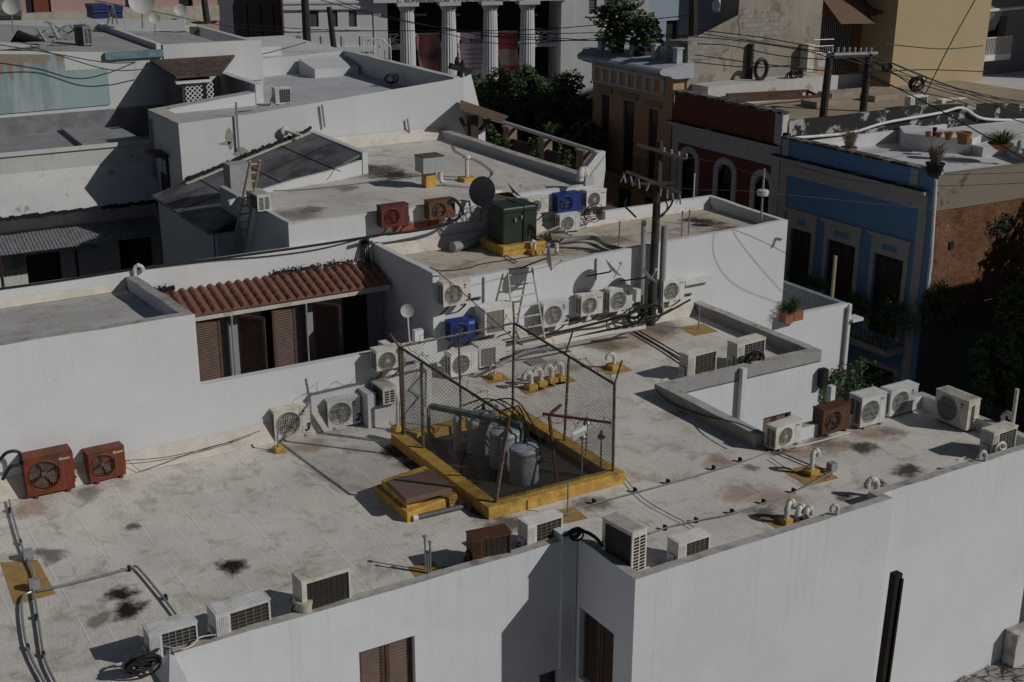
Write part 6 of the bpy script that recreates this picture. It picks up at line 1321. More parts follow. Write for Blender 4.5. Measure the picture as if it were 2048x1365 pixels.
c = PY(815, 622, 25.9); dish('small round white dish on a pole left of the middle building', c, (-.35, -.9, .2), .16, DW, PVC, mount=(c.x+.06, 25.95, PY(818, 690, 25.9).z), lnb=False)
for (x, y, r_, zz, lb) in ((313, 37, .3, 5.5, 'pale round dish on a pole on the far left roof'), (364, 20, .34, 5.6, 'white oval dish at the back of the far left roof'), (27, 13, .38, 6.8, 'grey dish beside the tank in the top left corner'), (287, 2, .7, 6.2, 'large grey dish cut by the top edge of the photo')):
    p = P(x, y+45, zz); c = V((p.x, p.y, HZ(p, x, y))); dish(lb, c, (-.3, -.95, .25), r_*.75, DG if r_ > .7 else DW, METAL, mount=(c.x, c.y+.2, zz-.2), lnb=False)
p = P(20, 25, 7.2); b = MB(); b.tube([PY(-40, 18, 66), PY(38, 20, 66)], .6, 16); tag(b.build('water_tank', plain('tank_grey', (.14, .14, .15))), 'grey cylindrical tank in the top left corner', 'tank')
for i, (x0, x1, y0, y1) in enumerate(((185, 218, 12, 37), (230, 246, 15, 37))):
    a_, c_ = PY(x0, y0, 62), PY(x1, y1, 62); b = MB(); b.box(a_.x, c_.x, 62, 63.2, c_.z, a_.z); b.box(a_.x-.03, c_.x+.03, 61.97, 63.23, a_.z-.18, a_.z+.02); b.tube([(a_.x, 61.95, c_.z+.3), (c_.x, 61.95, c_.z+.3)], .03, 5); tag(b.build('blue_bin', plain('bin_blue', (.012, .03, .14), .5, .2)), ['larger blue bin in front of the pink house', 'smaller blue bin just right of the larger one'][i], 'bin', 'blue bins by the pink house')
# grey sensor box on yellow stand
p = P(862, 376, 3.17); t = thing('roof_cabinet', 'grey box with a rusty lid on a yellow stand on the upper roof', 'cabinet', p)
MB().box(p.x-.16, p.x+.18, p.y-.0, p.y+.3, 3.17, 3.17+.6).build('yellow_stand', YEL, t, bev=.01)
za = HZ(p, 862, 345); MB().box(p.x-.3, p.x+.38, p.y-.12, p.y+.42, za, za+.46).build('box', plain('box_grey', (.36, .38, .37), .6, .08), t); MB().box(p.x-.32, p.x+.4, p.y-.14, p.y+.44, za+.462, za+.49).build('rusty_lid', plain('lid_rust', (.13, .08, .06), .8, .3, 8), t)
q = V((p.x+.36, p.y+.05, za)); MB().tube(smoothpath([q+V((0, 0, .1)), q+V((.05, 0, -.35)), q+V((.5, -.5, -.45)), q+V((1.2, -1.4, -.5)), V((18.3, 31.9, 3.3))], 6), .07, 10).build('duct', PVC, t, smooth=True)
a_ = PY(985, 425, 31.1); c_ = PY(1028, 398, 31.1); t = thing('roof_cabinet', 'grey box with a rusty peaked lid behind the green cabinet', 'cabinet', (a_.x, 31, 2)); b = MB(); b.box(a_.x, c_.x, 30.9, 31.4, a_.z-.6, c_.z); b.build('box', MATS['box_grey'], t); b = MB(); b.prism([(a_.x-.04, 30.86), (c_.x+.04, 30.86), (c_.x+.04, 31.44), (a_.x-.04, 31.44)], c_.z+.001, [c_.z+.03, c_.z+.03, c_.z+.13, c_.z+.13]); b.build('rusty_lid', MATS['lid_rust'], t)
b = MB(); b.tube(smoothpath([P(1085, 492, 2.12), P(1120, 483, 2.12), P(1185, 476, 2.15), P(1215, 492, 2.1), P(1245, 500, 2.1)], 5), .07, 10); tag(b.build('roof_pipe', plain('silver_lagging', (.33, .34, .35), .4, .3, 10, metal=.5), smooth=True), 'silver lagged pipe curving along the middle roof edge', 'pipe')
b = MB(); b.tube(smoothpath([P(905, 495, 2.15), P(940, 485, 2.15), P(968, 470, 2.15)], 5), .14, 10); tag(b.build('dark_drum', GMET, smooth=True), 'dark rounded drum lying left of the green cabinet', 'drum')
b = MB()
for k in range(5):
    q_ = P(1085+k*14, 450, 2.1); b.bar(P(1075+8*k, 470-k*3, 2.1), P(1120+6*k, 452+k*5, 2.35), .04)
tag(b.build('pipe_stand', PVC), 'jumble of white pipe pieces right of the green cabinet', 'pipe')
# red oxide band under the red units
for i, (x0, x1) in enumerate(((785, 878),)):
    a_, c_ = PY(x0, 463, 31.44), PY(x1, 456, 31.44); b = MB(); b.quad((a_.x, 31.44, a_.z-.1), (c_.x, 31.44, a_.z-.1), (c_.x, 31.44, a_.z+.16), (a_.x, 31.44, a_.z+.16)); tag(b.build('paint_patch', plain('red_oxide', (.3, .09, .06), .9, .3, 9)), 'faded red paint band on the wall below the red unit', 'paint patch')
# ================================================================= ladders
def ladder(label, a, c, w, n, mat, r=.022, nm='ladder', wy=0):
    a = V(a); c = V(c); t = thing(nm, label, 'ladder', a); d = (c-a); s_ = V((1, wy, 0)).normalized()*w/2
    for sg in (-1, 1): MB().tube([a+s_*sg*1.15, c+s_*sg*.9], r, 6).build('rail', mat, t)
    b = MB()
    for k in range(n): p = a+d*((k+.6)/n); q = s_*(1.15-.25*(k+.6)/n); b.tube([p-q, p+q], r*.8, 6)
    builds(b, 'rung', mat, t); return t
a = P(1064, 712, .02); c = PY(1042, 540, 27.75); ladder('white metal ladder with rusty rungs leaning on the middle building wall', (a.x, a.y, .03), (c.x, 27.8, c.z), .82, 8, plain('ladder_white', (.5, .47, .44), .6, .2, 14, dirt=(.3, .14, .08), da=(.6, .75)), .026)
c = PX(510, 322, 13.2); 
c = P(508, 322, 4.3); a = P(468, 500, 1.2); a = PX(476, 500, 11.85); c = PX(510, 322, 11.95); ladder('pale wooden ladder leaning beside the lean-to shed', a, c, .30, 11, WOODL, .035)
# ================================================================= utility poles and wires
pb = P(1295, 645, 0); px_, py_ = 21.25, 27.62; ztp = HZ((px_, py_), 1308, 282)
pp_ = thing('utility_pole', 'weathered wooden utility pole with crossarms in front of the middle building', 'utility pole', (px_, py_, 0))
MB().tube([(px_, py_, 0), (px_+.03, py_, ztp/2), (px_+.05, py_, ztp)], [.13, .11, .09], 12).build('pole', WOODP, pp_, smooth=True)
MB().tube([(px_+.32, py_-.02, .3), (px_+.32, py_-.02, 2.8)], .09, 10).build('riser_pipe', GMET, pp_, smooth=True)
MB().tube([(px_-.3, py_+.1, .9), (px_-.3, py_+.1, 3.0)], .065, 8).build('riser_pipe', GMET, pp_, smooth=True)
PAIR = lambda x0, y0, x1, y1: (PY(x0, y0, py_-.12+(1308-x0)*.004), PY(x1, y1, py_-.12-(x1-1308)*.004)); cz1 = HZ((px_, py_), 1308, 300); cz2 = HZ((px_, py_), 1308, 368)
b = MB(); b.bar(PAIR(1272, 289, 1372, 318)[0], PAIR(1272, 289, 1372, 318)[1], .07, .085); b.bar(*PAIR(1252, 343, 1362, 386), .06, .08); b.bar(*PAIR(1262, 368, 1350, 366), .05, .07); builds(b, 'crossarm', WOODP, pp_)
b = MB(); rr = random.Random(8)
for k in range(9):
    t_ = k/8; p = PAIR(1252, 343, 1362, 386)[0].lerp(PAIR(1252, 343, 1362, 386)[1], t_)
    if abs(t_-.5) < .1: continue
    b.lathe(p-V((0, 0, .32)), [(.012, 0), (.03, .02), (.018, .05), (.03, .08), (.018, .11), (.03, .14), (.018, .17), (.03, .2), (.012, .3)], 8, (rr.uniform(-.3, .3), rr.uniform(-.2, .2), 1))
for k in range(4): p = PAIR(1272, 289, 1372, 318)[0].lerp(PAIR(1272, 289, 1372, 318)[1], .55+.15*k); b.lathe(p, [(.03, 0), (.05, .03), (.03, .06), (.05, .09), (.02, .14)], 8)
builds(b, 'insulator', GMET, pp_, smooth=True)
b = MB(); 
for k in range(6): 
    p = PAIR(1252, 343, 1362, 386)[0].lerp(PAIR(1252, 343, 1362, 386)[1], k/5); b.bar(p, p+V((rr.uniform(-.15, .15), .05, -.3)), .02)
b.build('hardware', METAL, pp_)
for i, (pts, r_) in enumerate((([(1253, 398), (1250, 412), (1262, 425), (1272, 435)], .022), ([(1308, 440), (1330, 425), (1342, 410), (1345, 400)], .022), ([(1308, 440), (1318, 428), (1316, 412), (1308, 398)], .018), ([(1308, 440), (1325, 432), (1335, 415), (1330, 400)], .018))):
    MB().tube(smoothpath([PY(x, y, 27.4) for x, y in pts], 6), r_*1.2, 6).build('drop_cable', BLACK, pp_)
def pole(label, px, py, z, ptx, pty, r, arm=True, nm='utility_pole'):
    p = P(px, py, z); q = V((p.x+.0, p.y, HZ(p, ptx, pty))); d = PW(ptx, pty, (p.x, p.y), (p.x+rt.x, p.y+rt.y)); t = thing(nm, label, 'utility pole', p, 0, 'dark utility poles'); MB().tube([p, d], [r, r*.85], 9).build('pole', plain('pole_dark', (.04, .032, .028), .85, .3, 4), t, smooth=True); return t, d
tA, pA = pole('dark utility pole with the left end of the twin crossarm above the red house', 1640, 288, 1.9, 1660, 108, .17)
tB, pB = pole('dark utility pole at the right end of the twin crossarm', 1722, 262, 1.9, 1738, 108, .17)
b = MB(); dd = (pB-pA).normalized(); b.bar(pA-dd*.15+V((0, 0, -.1)), pB+dd*.3+V((0, 0, -.02)), .16, .16); b.bar(pA-dd*.15+V((.1, -.2, .0)), pB+dd*.3+V((.1, -.2, .05)), .07, .1); b.build('crossarm', GMET, tA)
b = MB()
for k in range(8): p = pA.lerp(pB, k/7)+V((0, -.1, .05)); b.lathe(p, [(.03, 0), (.06, .05), (.04, .1), (.06, .15), (.03, .22)], 8)
for k in range(3): b.tube([pA+V((-.7, .2, .35+.25*k-.3)), pA+V((.15, 0, .35+.25*k-.3))], .02, 5)
builds(b, 'insulator', METAL, tA)
pole('dark utility pole rising above the back white building, left of the pair', 615, 98, 3.0, 608, -30, .24)
pole('slimmer dark utility pole just left of the columned building', 668, 98, 3.0, 658, 14, .17)
tC, pC = pole('brown pole rising past the top edge above the yellow house', 1385, 165, 3.6, 1386, -20, .2)
pole('short rusty post on the mouldy wall beside the hanging tyre', 1497, 172, 3.3, 1503, 88, .16, nm='post')
pole('wooden pole at the far upper left beside the pink house', 415, 48, 5.0, 405, -25, .18)
a = P(928, 165, 5.2); t = thing('street_pole', 'dark pole top with a tilted crossarm behind the white gable', 'utility pole', a); b = MB(); q1, q2 = PY(900, 132, 44), PY(942, 144, 44); b.bar(q1, q2, .2, .22); b.tube([PY(918, 165, 44), PY(922, 128, 44)], .12, 8); b.lathe(PY(914, 130, 44), [(.08, 0), (.1, .1), (.05, .3)], 8); b.lathe(PY(925, 134, 44), [(.08, 0), (.1, .1), (.05, .25)], 8); b.build('crossarm', BLACK, t)
# antenna rod
stick(1522, 440, 2.3, 1538, 338, .03, 'thin rusty antenna rod with a white disc on the middle roof corner', None, None, None, plain('antenna_pale', (.35, .3, .27)), None, 'antenna', 'antenna'); p = P(1522, 440, 2.3); z_ = HZ(p, 1530, 386); tag(MB().lathe((p.x, p.y, z_), [(.02, -.1), (.16, -.08), (.18, 0), (.16, .08), (.02, .1)], 16).build('antenna_disc', WPAINT), 'white flattened disc on the thin antenna rod', 'antenna')
stick(1660, 640, -2.6, 1667, 512, .06, 'bare bamboo coloured pole standing in the annex terrace', None, None, None, WOODL, None, 'post', 'post')
# near dark steel post
p0, p1 = PY(1761, 1400, 9.), PY(1793, 1146, 9.); t = thing('steel_post', 'dark rusty steel post standing in front of the white wall at lower right', 'post', p0); MB().bar((p1.x-.35, p1.y, -7.9), p1, .11, .09, (0, 1, 0)).build('web', plain('post_dark', (.022, .013, .010), .7, .4, 8, dirt=(.06, .025, .015), da=(.6, .7)), t); MB().bar((p1.x-.30, p1.y-.06, -7.9), p1+V((.04, -.06, -.06)), .03, .02, (0, 1, 0)).build('flange', MATS['post_dark'], t)
# yard wall piece bottom right
a_ = PY(2026, 1258, 15.95); b = MB(); b.prism([(a_.x, 15.8), (a_.x+3, 15.8), (a_.x+3, 16.13), (a_.x, 16.13)], -5.0, [a_.z-.1]*4); tag(b.build('yard_wall', WDIRTY), 'short dirty white wall stub in the yard at the lower right corner', 'wall')
b = MB(); rr = random.Random(6)
for i in range(26): p = P(rr.uniform(1930, 2048), rr.uniform(1335, 1364), -4.99); b.bar(p, p+V((rr.uniform(-.5, .5), rr.uniform(-.3, .3), rr.uniform(0, .1))), .015)
tag(b.build('dead_twigs', WOODB), 'dry twigs scattered over the yard at the lower right corner', 'twigs', kind='stuff')
# ================================================================= overhead wires (each one a cable)
def wire(label, pts, r, grp='overhead wires', mat=None):
    o = MB().tube(smoothpath(pts, 8), r, 5).build('overhead_wire', mat or BLACK); tag(o, label, 'wire', grp)
def P3(x, y, dist): d = ray(x, y); return C0+d*dist
WG = [
 ([(870, 62, 60), (1000, 88, 57), (1190, 78, 55), (1400, 75, 50), (1600, 100, 47), (1660, 118, 45)], 'wire sweeping across the columns to the twin crossarm'),
 ([(640, 0, 60), (800, 42, 60), (1000, 68, 60), (1200, 66, 58), (1385, 72, 55)], 'wire passing in front of the portico tops'),
 ([(660, -5, 60), (760, 30, 60), (1000, 75, 60), (1250, 82, 57)], 'lower wire passing in front of the portico tops'),
 ([(470, 48, 65), (640, 60, 62), (870, 62, 60), (1100, 58, 58), (1390, 30, 55)], 'wire from the poles across the banners'),
 ([(1390, 60, 50), (1520, 75, 47), (1655, 100, 45)], 'short wire between the brown pole and the crossarm'),
 ([(1390, 66, 50), (1500, 82, 47), (1655, 106, 45)], 'second short wire between the brown pole and the crossarm'),
 ([(1660, 110, 45), (1800, 150, 46), (1950, 185, 50), (2060, 210, 52)], 'top wire running right from the crossarm'),
 ([(1735, 105, 45), (1850, 155, 46), (1960, 190, 50), (2060, 215, 52)], 'second wire running right from the crossarm'),
 ([(1700, 112, 45), (1830, 165, 46), (1950, 200, 50), (2060, 232, 52)], 'third wire running right from the crossarm'),
 ([(1740, 118, 45), (1900, 180, 46), (2060, 205, 50)], 'fourth wire running right from the crossarm'),
 ([(1665, 115, 45), (1850, 205, 40), (2060, 325, 36)], 'wire dropping to the right over the white terrace'),
 ([(1390, 110, 50), (1520, 128, 45), (1700, 145, 45), (1850, 140, 46), (1990, 145, 50)], 'slack wire in front of the weathered block and beige tower'),
 ([(1390, 125, 50), (1500, 135, 45), (1600, 130, 45)], 'slack wire in front of the weathered block'),
 ([(1770, 88, 42), (1880, 98, 43), (1965, 92, 44)], 'thin wire across the beige tower'),
 ([(1950, 0, 44), (1900, 90, 43), (1850, 190, 42)], 'thin wire slanting down the beige tower'),
 ([(1312, 300, 31), (1345, 310, 33), (1450, 330, 35), (1560, 370, 38)], 'wire running right from the pole crossarm to the facades'),
 ([(1312, 370, 31), (1400, 380, 33), (1520, 385, 36), (1870, 420, 38)], 'lower wire running right towards the blue house'),
 ([(1560, 330, 36), (1700, 348, 36), (1880, 350, 36), (2060, 345, 36)], 'thin wire across the top of the blue house'),
 ([(0, 90, 44), (110, 108, 45), (220, 126, 46), (300, 122, 48)], 'wire over the green wall towards the trellis shed'),
 ([(60, 92, 44), (120, 112, 45), (220, 140, 46), (300, 138, 47)], 'lower wire over the green wall'),
 ([(470, 120, 52), (540, 105, 55), (612, 85, 58)], 'wire climbing to the left dark pole'),
 ([(190, 2, 60), (300, 22, 60), (450, 52, 62), (600, 66, 62)], 'long wire over the far left roofs'),
 ([(1740, 108, 45), (1880, 165, 46), (1970, 200, 50), (2060, 222, 52)], 'fifth wire running right from the crossarm'),
 ([(1665, 122, 45), (1790, 175, 44), (1900, 198, 45), (2060, 250, 46)], 'sagging wire running right above the white pipe'),
 ([(1395, 88, 50), (1460, 92, 48), (1560, 112, 46), (1655, 120, 45)], 'third short wire between the brown pole and the crossarm'),
 ([(1735, 120, 45), (1760, 130, 45), (1835, 178, 43), (1850, 190, 43)], 'wire ending in the dark tangle before the beige tower'),
 ([(1590, 330, 36), (1700, 360, 35.5), (1860, 372, 35.5), (2060, 366, 36)], 'thin wire low across the blue house'),
 ([(950, 72, 60), (1100, 76, 58), (1190, 82, 56), (1290, 86, 55)], 'thin wire running to the roof plants of the yellow house'),
 ([(0, 610, 30), (100, 600, 31), (280, 565, 32)], None)]
for pts, lb in WG:
    if lb: wire(lb, [P3(*p) for p in pts], .019 if pts[0][2] > 40 else .008)
# cable bundles along walls
def cab(label, pts, r, grp=None, mat=None, nm='cable'):
    o = MB().tube(smoothpath(pts, 5), r, 6).build(nm, mat or BLACK); return tag(o, label, 'cable', grp)
cab('black cable lying along the top of the white terrace back wall', [PY(x, y, 31.33) for x, y in ((0, 578), (130, 560), (272, 538), (400, 522), (520, 506), (620, 492), (735, 474))], .03)
cab('second thin black cable sagging along the terrace back wall', [PY(x, y, 31.3) for x, y in ((270, 540), (420, 522), (540, 512), (640, 498), (728, 476))], .014)
cab('black cable bundle below the red and rusty units', [PY(x, y, 31.0) for x, y in ((725, 478), (760, 470), (830, 462), (900, 445), (925, 425), (915, 405), (905, 398))], .045)
for i in range(5): cab('black cables hanging down beside the terrace back wall corner', [V((14.4-.05*i, 31.3, 2.55)), V((14.35-.06*i, 31.2, 2.1)), V((14.4-.05*i, 31.15, 1.8+.1*i))], .022, 'cables hanging at the wall corner')
cab('thin cable looping on the upper roof beside the mushroom vent', [P(x, y, 3.2) for x, y in ((905, 290), (915, 305), (960, 325), (985, 345), (975, 358))], .014)
cab('thin black cable across the upper roof front', [P(x, y, 3.2) for x, y in ((515, 382), (600, 380), (700, 370), (840, 352), (950, 358))], .01)
cab('cable along the roof edge of the middle building', [PY(x, y, 27.7) for x, y in ((860, 535), (880, 542), (930, 538), (965, 528), (1020, 520), (1070, 512))], .016)
cab('thin cable slanting across the unit marked 3 to the cage', [PY(870, 540, 27.6), PY(930, 590, 27.2), PY(1010, 662, 25.5), PY(1040, 690, 24.0)], .012)
for i, pts in enumerate((((0, 920), (15, 905), (38, 905), (42, 930)), ((5, 960), (20, 935), (40, 930)))): cab(['black hose looping at the left edge behind the big orange unit', 'lower black hose at the left edge'][i], [PY(x, y, 25.1) for x, y in pts], .035)
cab('grey wire along the wall right of the orange units', [PY(x, y, 25.15) for x, y in ((253, 921), (330, 915), (430, 893), (520, 862))], .008)
cab('thin looping wire on the wall flashing', [PY(x, y, 25.15) for x, y in ((255, 920), (275, 938), (290, 940), (400, 900), (480, 880))], .006)
rr = random.Random(31)
def tangle(label, c, rad, n, r=.02, mat=None, seed=1):
    q = random.Random(seed); b = MB()
    for i in range(n):
        rx = rad*q.uniform(.6, 1.1); tilt = q.uniform(-.5, .5); o = V((q.uniform(-.35, .35), q.uniform(-.3, .3), q.uniform(-.25, .25)))*rad; a0 = q.uniform(0, 6)
        b.tube([V(c)+o+V((cos(a0+k*.5)*rx, sin(a0+k*.5)*rx*.9*tilt, sin(a0+k*.5)*rx*(.85-abs(tilt)*.6))) for k in range(14)], r, 5)
    return tag(b.build('cable_coil', mat or BLACK), label, 'cable coil')
tangle('coiled black cable at the foot of the utility pole', PY(1272, 632, 27.4), .3, 6, .022, seed=2)
tangle('looser coil of black cable right of the utility pole foot', PY(1300, 628, 27.35), .33, 4, .018, seed=3)
tangle('black hose coil on the coil unit at the court corner', PY(1508, 712, 23.3) if False else P(1508, 716, .42), .24, 5, .025, seed=4)
tangle('black tangle of insulated hoses beside the unit marked 2', P(735, 800, .35), .26, 8, .03, seed=5)
tangle('tangled white and black wires below the swirl unit on the upper wall', PY(1185, 425, 30.9), .3, 6, .012, seed=6)
tangle('grey wire tangle beside the big dish', PY(940, 430, 31.0), .3, 7, .012, mat=GMET, seed=7)
tangle('coil of black hose hanging on the back roof parapet', P(782, 156, 4.75), .27, 6, .018, seed=8)
tangle('black hoses spilling over the parapet end at the lower left', P(285, 1325, .3), .24, 9, .022, seed=9)
tangle('black hoses over the parapet corner beside the pilaster', P(1150, 1066, .42), .13, 7, .02, seed=10)
tangle('hoses below the end unit at the right edge', P(2000, 895, .3), .16, 4, .02, mat=PVC, seed=11)
cab('black hose along the front parapet below the first two units', [P(x, y, .34) for x, y in ((300, 1310), (325, 1292), (350, 1285), (390, 1275), (430, 1272))], .03)
cab('pale wires along the front parapet below the first two units', [P(x, y, .36) for x, y in ((328, 1292), (360, 1299), (385, 1290), (400, 1275), (432, 1270))], .012, mat=PVC)
cab('black hose over the parapet right of the pilaster', [P(x, y, .45) for x, y in ((1128, 1072), (1150, 1062), (1170, 1064), (1190, 1075), (1205, 1092))], .035)
cab('cable lying on the low court parapet', [PX(x, y, 17.98) for x, y in ((1312, 780), (1340, 805), (1400, 830), (1470, 845), (1525, 868))], .014)
# hanging tyre and coil on weathered block
p = PY(1522, 139, 43.8); b = MB(); b.tube([p+V((cos(2*pi*k/20)*.33, 0, sin(2*pi*k/20)*.42)) for k in range(21)], .09, 8, False); tag(b.build('tyre', BLACK, smooth=True), 'black tyre hanging on the weathered plaster block', 'tyre')
tangle('dark tangle of cable splices in front of the beige tower', P3(1832, 168, 43), .3, 9, .02, seed=15)
tangle('second dark knot on the wires right of the twin crossarm', P3(1775, 135, 44), .2, 7, .02, seed=16)
tangle('bunch of black cable left hanging on the weathered block', PY(1590, 150, 43.6), .4, 8, .03, seed=12)
p1_, p2_ = PY(1500, 186, 43.2), PY(1615, 182, 43.2); b = MB(); b.bar(p1_+V((-1.3, 0, 0)), p2_, .12).bar(p1_+V((-1.3, -.7, -.15)), p2_+V((0, -.7, -.15)), .12).bar(p2_, p2_+V((0, -.7, -.15)), .1).bar(p2_, p2_+V((0, 0, -.7)), .1); tag(b.build('rusty_frame', RUST), 'rusty steel frame lying along the tan roof edge', 'frame')
b = MB(); b.box(PY(1400, 140, 44).x, PY(1640, 140, 44).x, 43.4, 44.5, 2.7, 3.6); tag(b.build('low_wall', WDIRTY), 'patched low white wall at the foot of the weathered block', 'wall')
# bucket
p = P(630, 1216, .0); q = P(622, 1222, .0); t = thing('bucket', 'cream plastic bucket behind the front parapet by the tall unit', 'bucket', p); p = P(608, 1197, .5)
b = MB(); b.lathe((p.x, p.y, .06), [(.10, 0), (.125, .34), (.135, .34), (.135, .38), (.13, .38)], 20); b.build('tub', plain('bucket_cream', (.5, .46, .38), .5, .08), t, smooth=True); b = MB(); b.lathe((p.x, p.y, .44), [(.137, 0), (.137, .02), (.01, .03)], 20); b.build('lid', plain('bucket_cream', (.5, .46, .38)), t)
# window planter
t = thing('planter_box', 'terracotta trough of grasses on the annex wall corner', 'planter', (26.3, 27.8, -.9)); a_, c_ = PY(1566, 620, 27.75), PY(1595, 632, 27.75); 
b = MB(); b.box(a_.x, a_.x+.32, 27.6, 27.88, c_.z-.12, c_.z+.16).box(a_.x+.34, c_.x+.1, 27.6, 27.88, c_.z-.1, c_.z+.18); b.build('trough', POT, t)
b = MB(); blades(b, ((a_.x+c_.x)/2, 27.75, c_.z+.15), 110, .55, .5, random.Random(1)); b.build('grass', LEAFB, t); b = MB(); blades(b, (a_.x+.1, 27.7, c_.z+.1), 40, .3, .45, random.Random(2)); b.build('dry_grass', DRY, t)
# pots on blue house roof
def pot(label, px, py, z, r, h, plant=None, col=None, bowl=False, seed=0):
    p = P(px, py, z); t = thing('plant_pot' if plant else 'clay_pot', label, 'plant pot' if plant else 'pot', p, 0, 'clay pots on the white terrace'); MB().lathe(p, [(r*.7, 0), (r, h*.85), (r*1.08, h*.86), (r*1.08, h), (r*.9, h), (r*.85, h*.9)] if not bowl else [(r*.3, 0), (r, h), (r*.95, h), (r*.5, h*.6)], 18).build('pot', col or POT, t, smooth=True)
    if plant: b = MB(); blades(b, p+V((0, 0, h*.9)), 160 if plant != 'fern' else 200, plant_h[plant], plant_s[plant], random.Random(seed+5), .014); b.build('leaves', DRY if plant == 'dry' else LEAFB, t)
plant_h = {'dry': .8, 'fern': .55}; plant_s = {'dry': .5, 'fern': .95}
pot('pot with dry grass at the left end of the white terrace', 1697, 312, 1.75, .3, .35, 'dry'); pot('dark pot with dry grass on the blue house corner', 1868, 352, 2.3, .3, .45, 'dry', BLACK, seed=2)
pot('wide bowl with a green fern at the right of the white terrace', 2000, 300, 2.2, .5, .25, 'fern', None, True, 3); pot('upturned terracotta pot on the curved bench', 1926, 288, 2.35, .28, .45)
for i, (x, y) in enumerate(((1856, 274), (1877, 275), (1896, 280))): pot(['small clay pot first on the curved bench', 'tiny clay pot in the middle of the curved bench', 'stacked clay jar on the curved bench'][i], x, y, 2.35, .12+.02*i, .2+.1*(i == 2))
pot('dark stone figure among the small pots on the bench', 1868, 273, 2.35, .08, .35, None, BLACK); pot('low brown mound pot at the left edge of the white terrace', 1662, 302, 1.75, .25, .2)
p = P(2037, 305, 2.2); tag(MB().lathe(p, [(.15, 0), (.08, .1), (.1, .3), (.06, .45)], 10).build('ornament', plain('pale_stone', (.35, .37, .4))), 'small pale ornament at the right edge of the white terrace', 'ornament')
# small kit
p = PX(1641, 755, 23.25); q = PY(1641, 755, 22.9); MBx = MB().box(q.x-.06, q.x+.12, 22.75, 22.93, q.z-.25, q.z+.25); tag(MBx.build('meter_box', BLACK), 'black box hanging on the white court wall edge', 'meter box')
p = PY(835, 678, 27.3); tag(MB().box(p.x-.12, p.x+.12, 27.2, 27.35, p.z-.25, p.z+.25).build('junction_box', WPAINT), 'open white junction box beside the small round dish', 'junction box')
p = P(1072, 725, .004); tag(MB().box(p.x-.25, p.x+.25, p.y-.2, p.y+.2, .005, .03).build('drain_grate', GMET), 'grey drain grate in the roof behind the cage', 'drain')
p = PY(1293, 600, 27.8); tag(MB().box(px_-.55, px_-.4, 27.6, 27.89, .75, 1.1).build('meter_box', WPAINT), 'small white box on the wall left of the utility pole', 'meter box')
p = P(1660, 808, .3); tag(MB().box(p.x-.07, p.x+.07, p.y-.07, p.y+.07, .3, .75).build('post', WPAINT), 'small white post behind the brown unit', 'post')
b = MB(); p = P(562, 140, 4.5); b.box(p.x-.3, p.x+.3, p.y-.2, p.y+.3, 4.46, 5.0); b.bar(p+V((-.7, -.4, .05)), p+V((1, -.4, .05)), .12); tag(b.build('scrap_box', BLACK), 'small dark box with planks on the back white roof', 'box')
b = MB(); q_ = [P(125, 70, 6.2), P(110, 60, 6.6), P(105, 50, 6.6)]
rr = random.Random(17)
for i in range(16): p = P(rr.uniform(50, 170), rr.uniform(60, 85), 6.15); b.bar(p, p+V((rr.uniform(-.8, .8), rr.uniform(-.5, .5), rr.uniform(.05, .5))), rr.uniform(.05, .22), .05)
tag(b.build('scrap_heap', GMET), 'heap of scrap metal and cable on the far left roof', 'scrap', kind='stuff')
b = MB()
for k in range(3): a_ = P(215+k*10, 48, 6.0); b.tube([a_, P(225, 12, 7.0)], .035, 5)
tag(b.build('antenna_tripod', METAL), 'metal tripod mast on the far left roof', 'antenna')
# ================================================================= trees and plants
def tree(label, px, py, dist, rad, n, seed, leaf=.16, mat=None, zg=-8.):
    q = random.Random(seed); c = P3(px, py, dist); t = thing('tree', label, 'tree', (c.x, c.y, zg), 0, 'trees beyond the roofs')
    b = MB(); b.tube([(c.x, c.y, zg), (c.x+.2, c.y, c.z-rad[2]*.6), (c.x, c.y+.1, c.z)], [.3, .2, .08], 8)
    for k in range(7): a = k*.9; e = c+V((cos(a)*rad[0]*.6, sin(a)*rad[1]*.6, rad[2]*q.uniform(-.2, .6))); b.tube([(c.x+.1, c.y, c.z-rad[2]*.7), c.lerp(e, .5), e], [.12, .08, .03], 6)
    b.build('trunk', BARK, t)
    b = MB(); cl = []
    for k in range(40):
        while True:
            v = V((q.uniform(-1, 1), q.uniform(-1, 1), q.uniform(-1, 1)))
            if v.length < 1: break
        cl.append((c+V((v.x*rad[0], v.y*rad[1], v.z*rad[2])), q.uniform(.22, .42)*min(rad)))
    for i in range(n):
        cc_, cr = q.choice(cl); v = V((q.gauss(0, 1), q.gauss(0, 1), q.gauss(0, 1))).normalized()*cr*q.uniform(.55, 1.1); p = cc_+v; d = (v.normalized()*.5+V((q.gauss(0, 1), q.gauss(0, 1), q.gauss(0, .7)))).normalized(); e = d.orthogonal().normalized(); s_ = leaf*q.uniform(.6, 1.3)
        b.add([p-d*s_, p+e*s_*.5, p+d*s_, p-e*s_*.5], [(0, 1, 2, 3)])
    b.build('crown', mat or LEAF, t)
tree('dark leafy tree left of the two in front of the columns', 1010, 214, 64, (2.6, 2.2, 1.9), 15000, 1, .12)
tree('dark leafy tree right of the two in front of the columns', 1135, 228, 63, (2.0, 2.0, 1.6), 13000, 2, .12)
tree('lower dark tree filling the gap beside the yellow house', 1085, 275, 63, (2.2, 2.0, 1.2), 9000, 3, .12)
tree('spiky palm-like tree at the right of the garden terrace', 1172, 280, 60, (.9, .9, .8), 1800, 4, .2, LEAFB)
tree('sprawling bush tree on the roof behind the yellow house cornice', 1236, 42, 59, (1.2, 1.0, 1.2), 1000, 5, .17, None, 4.4)
tree('dense climber hanging beside the roof posts of the yellow house', 1290, 72, 58, (.6, .8, 1.1), 800, 6, .14, None, 4.4)
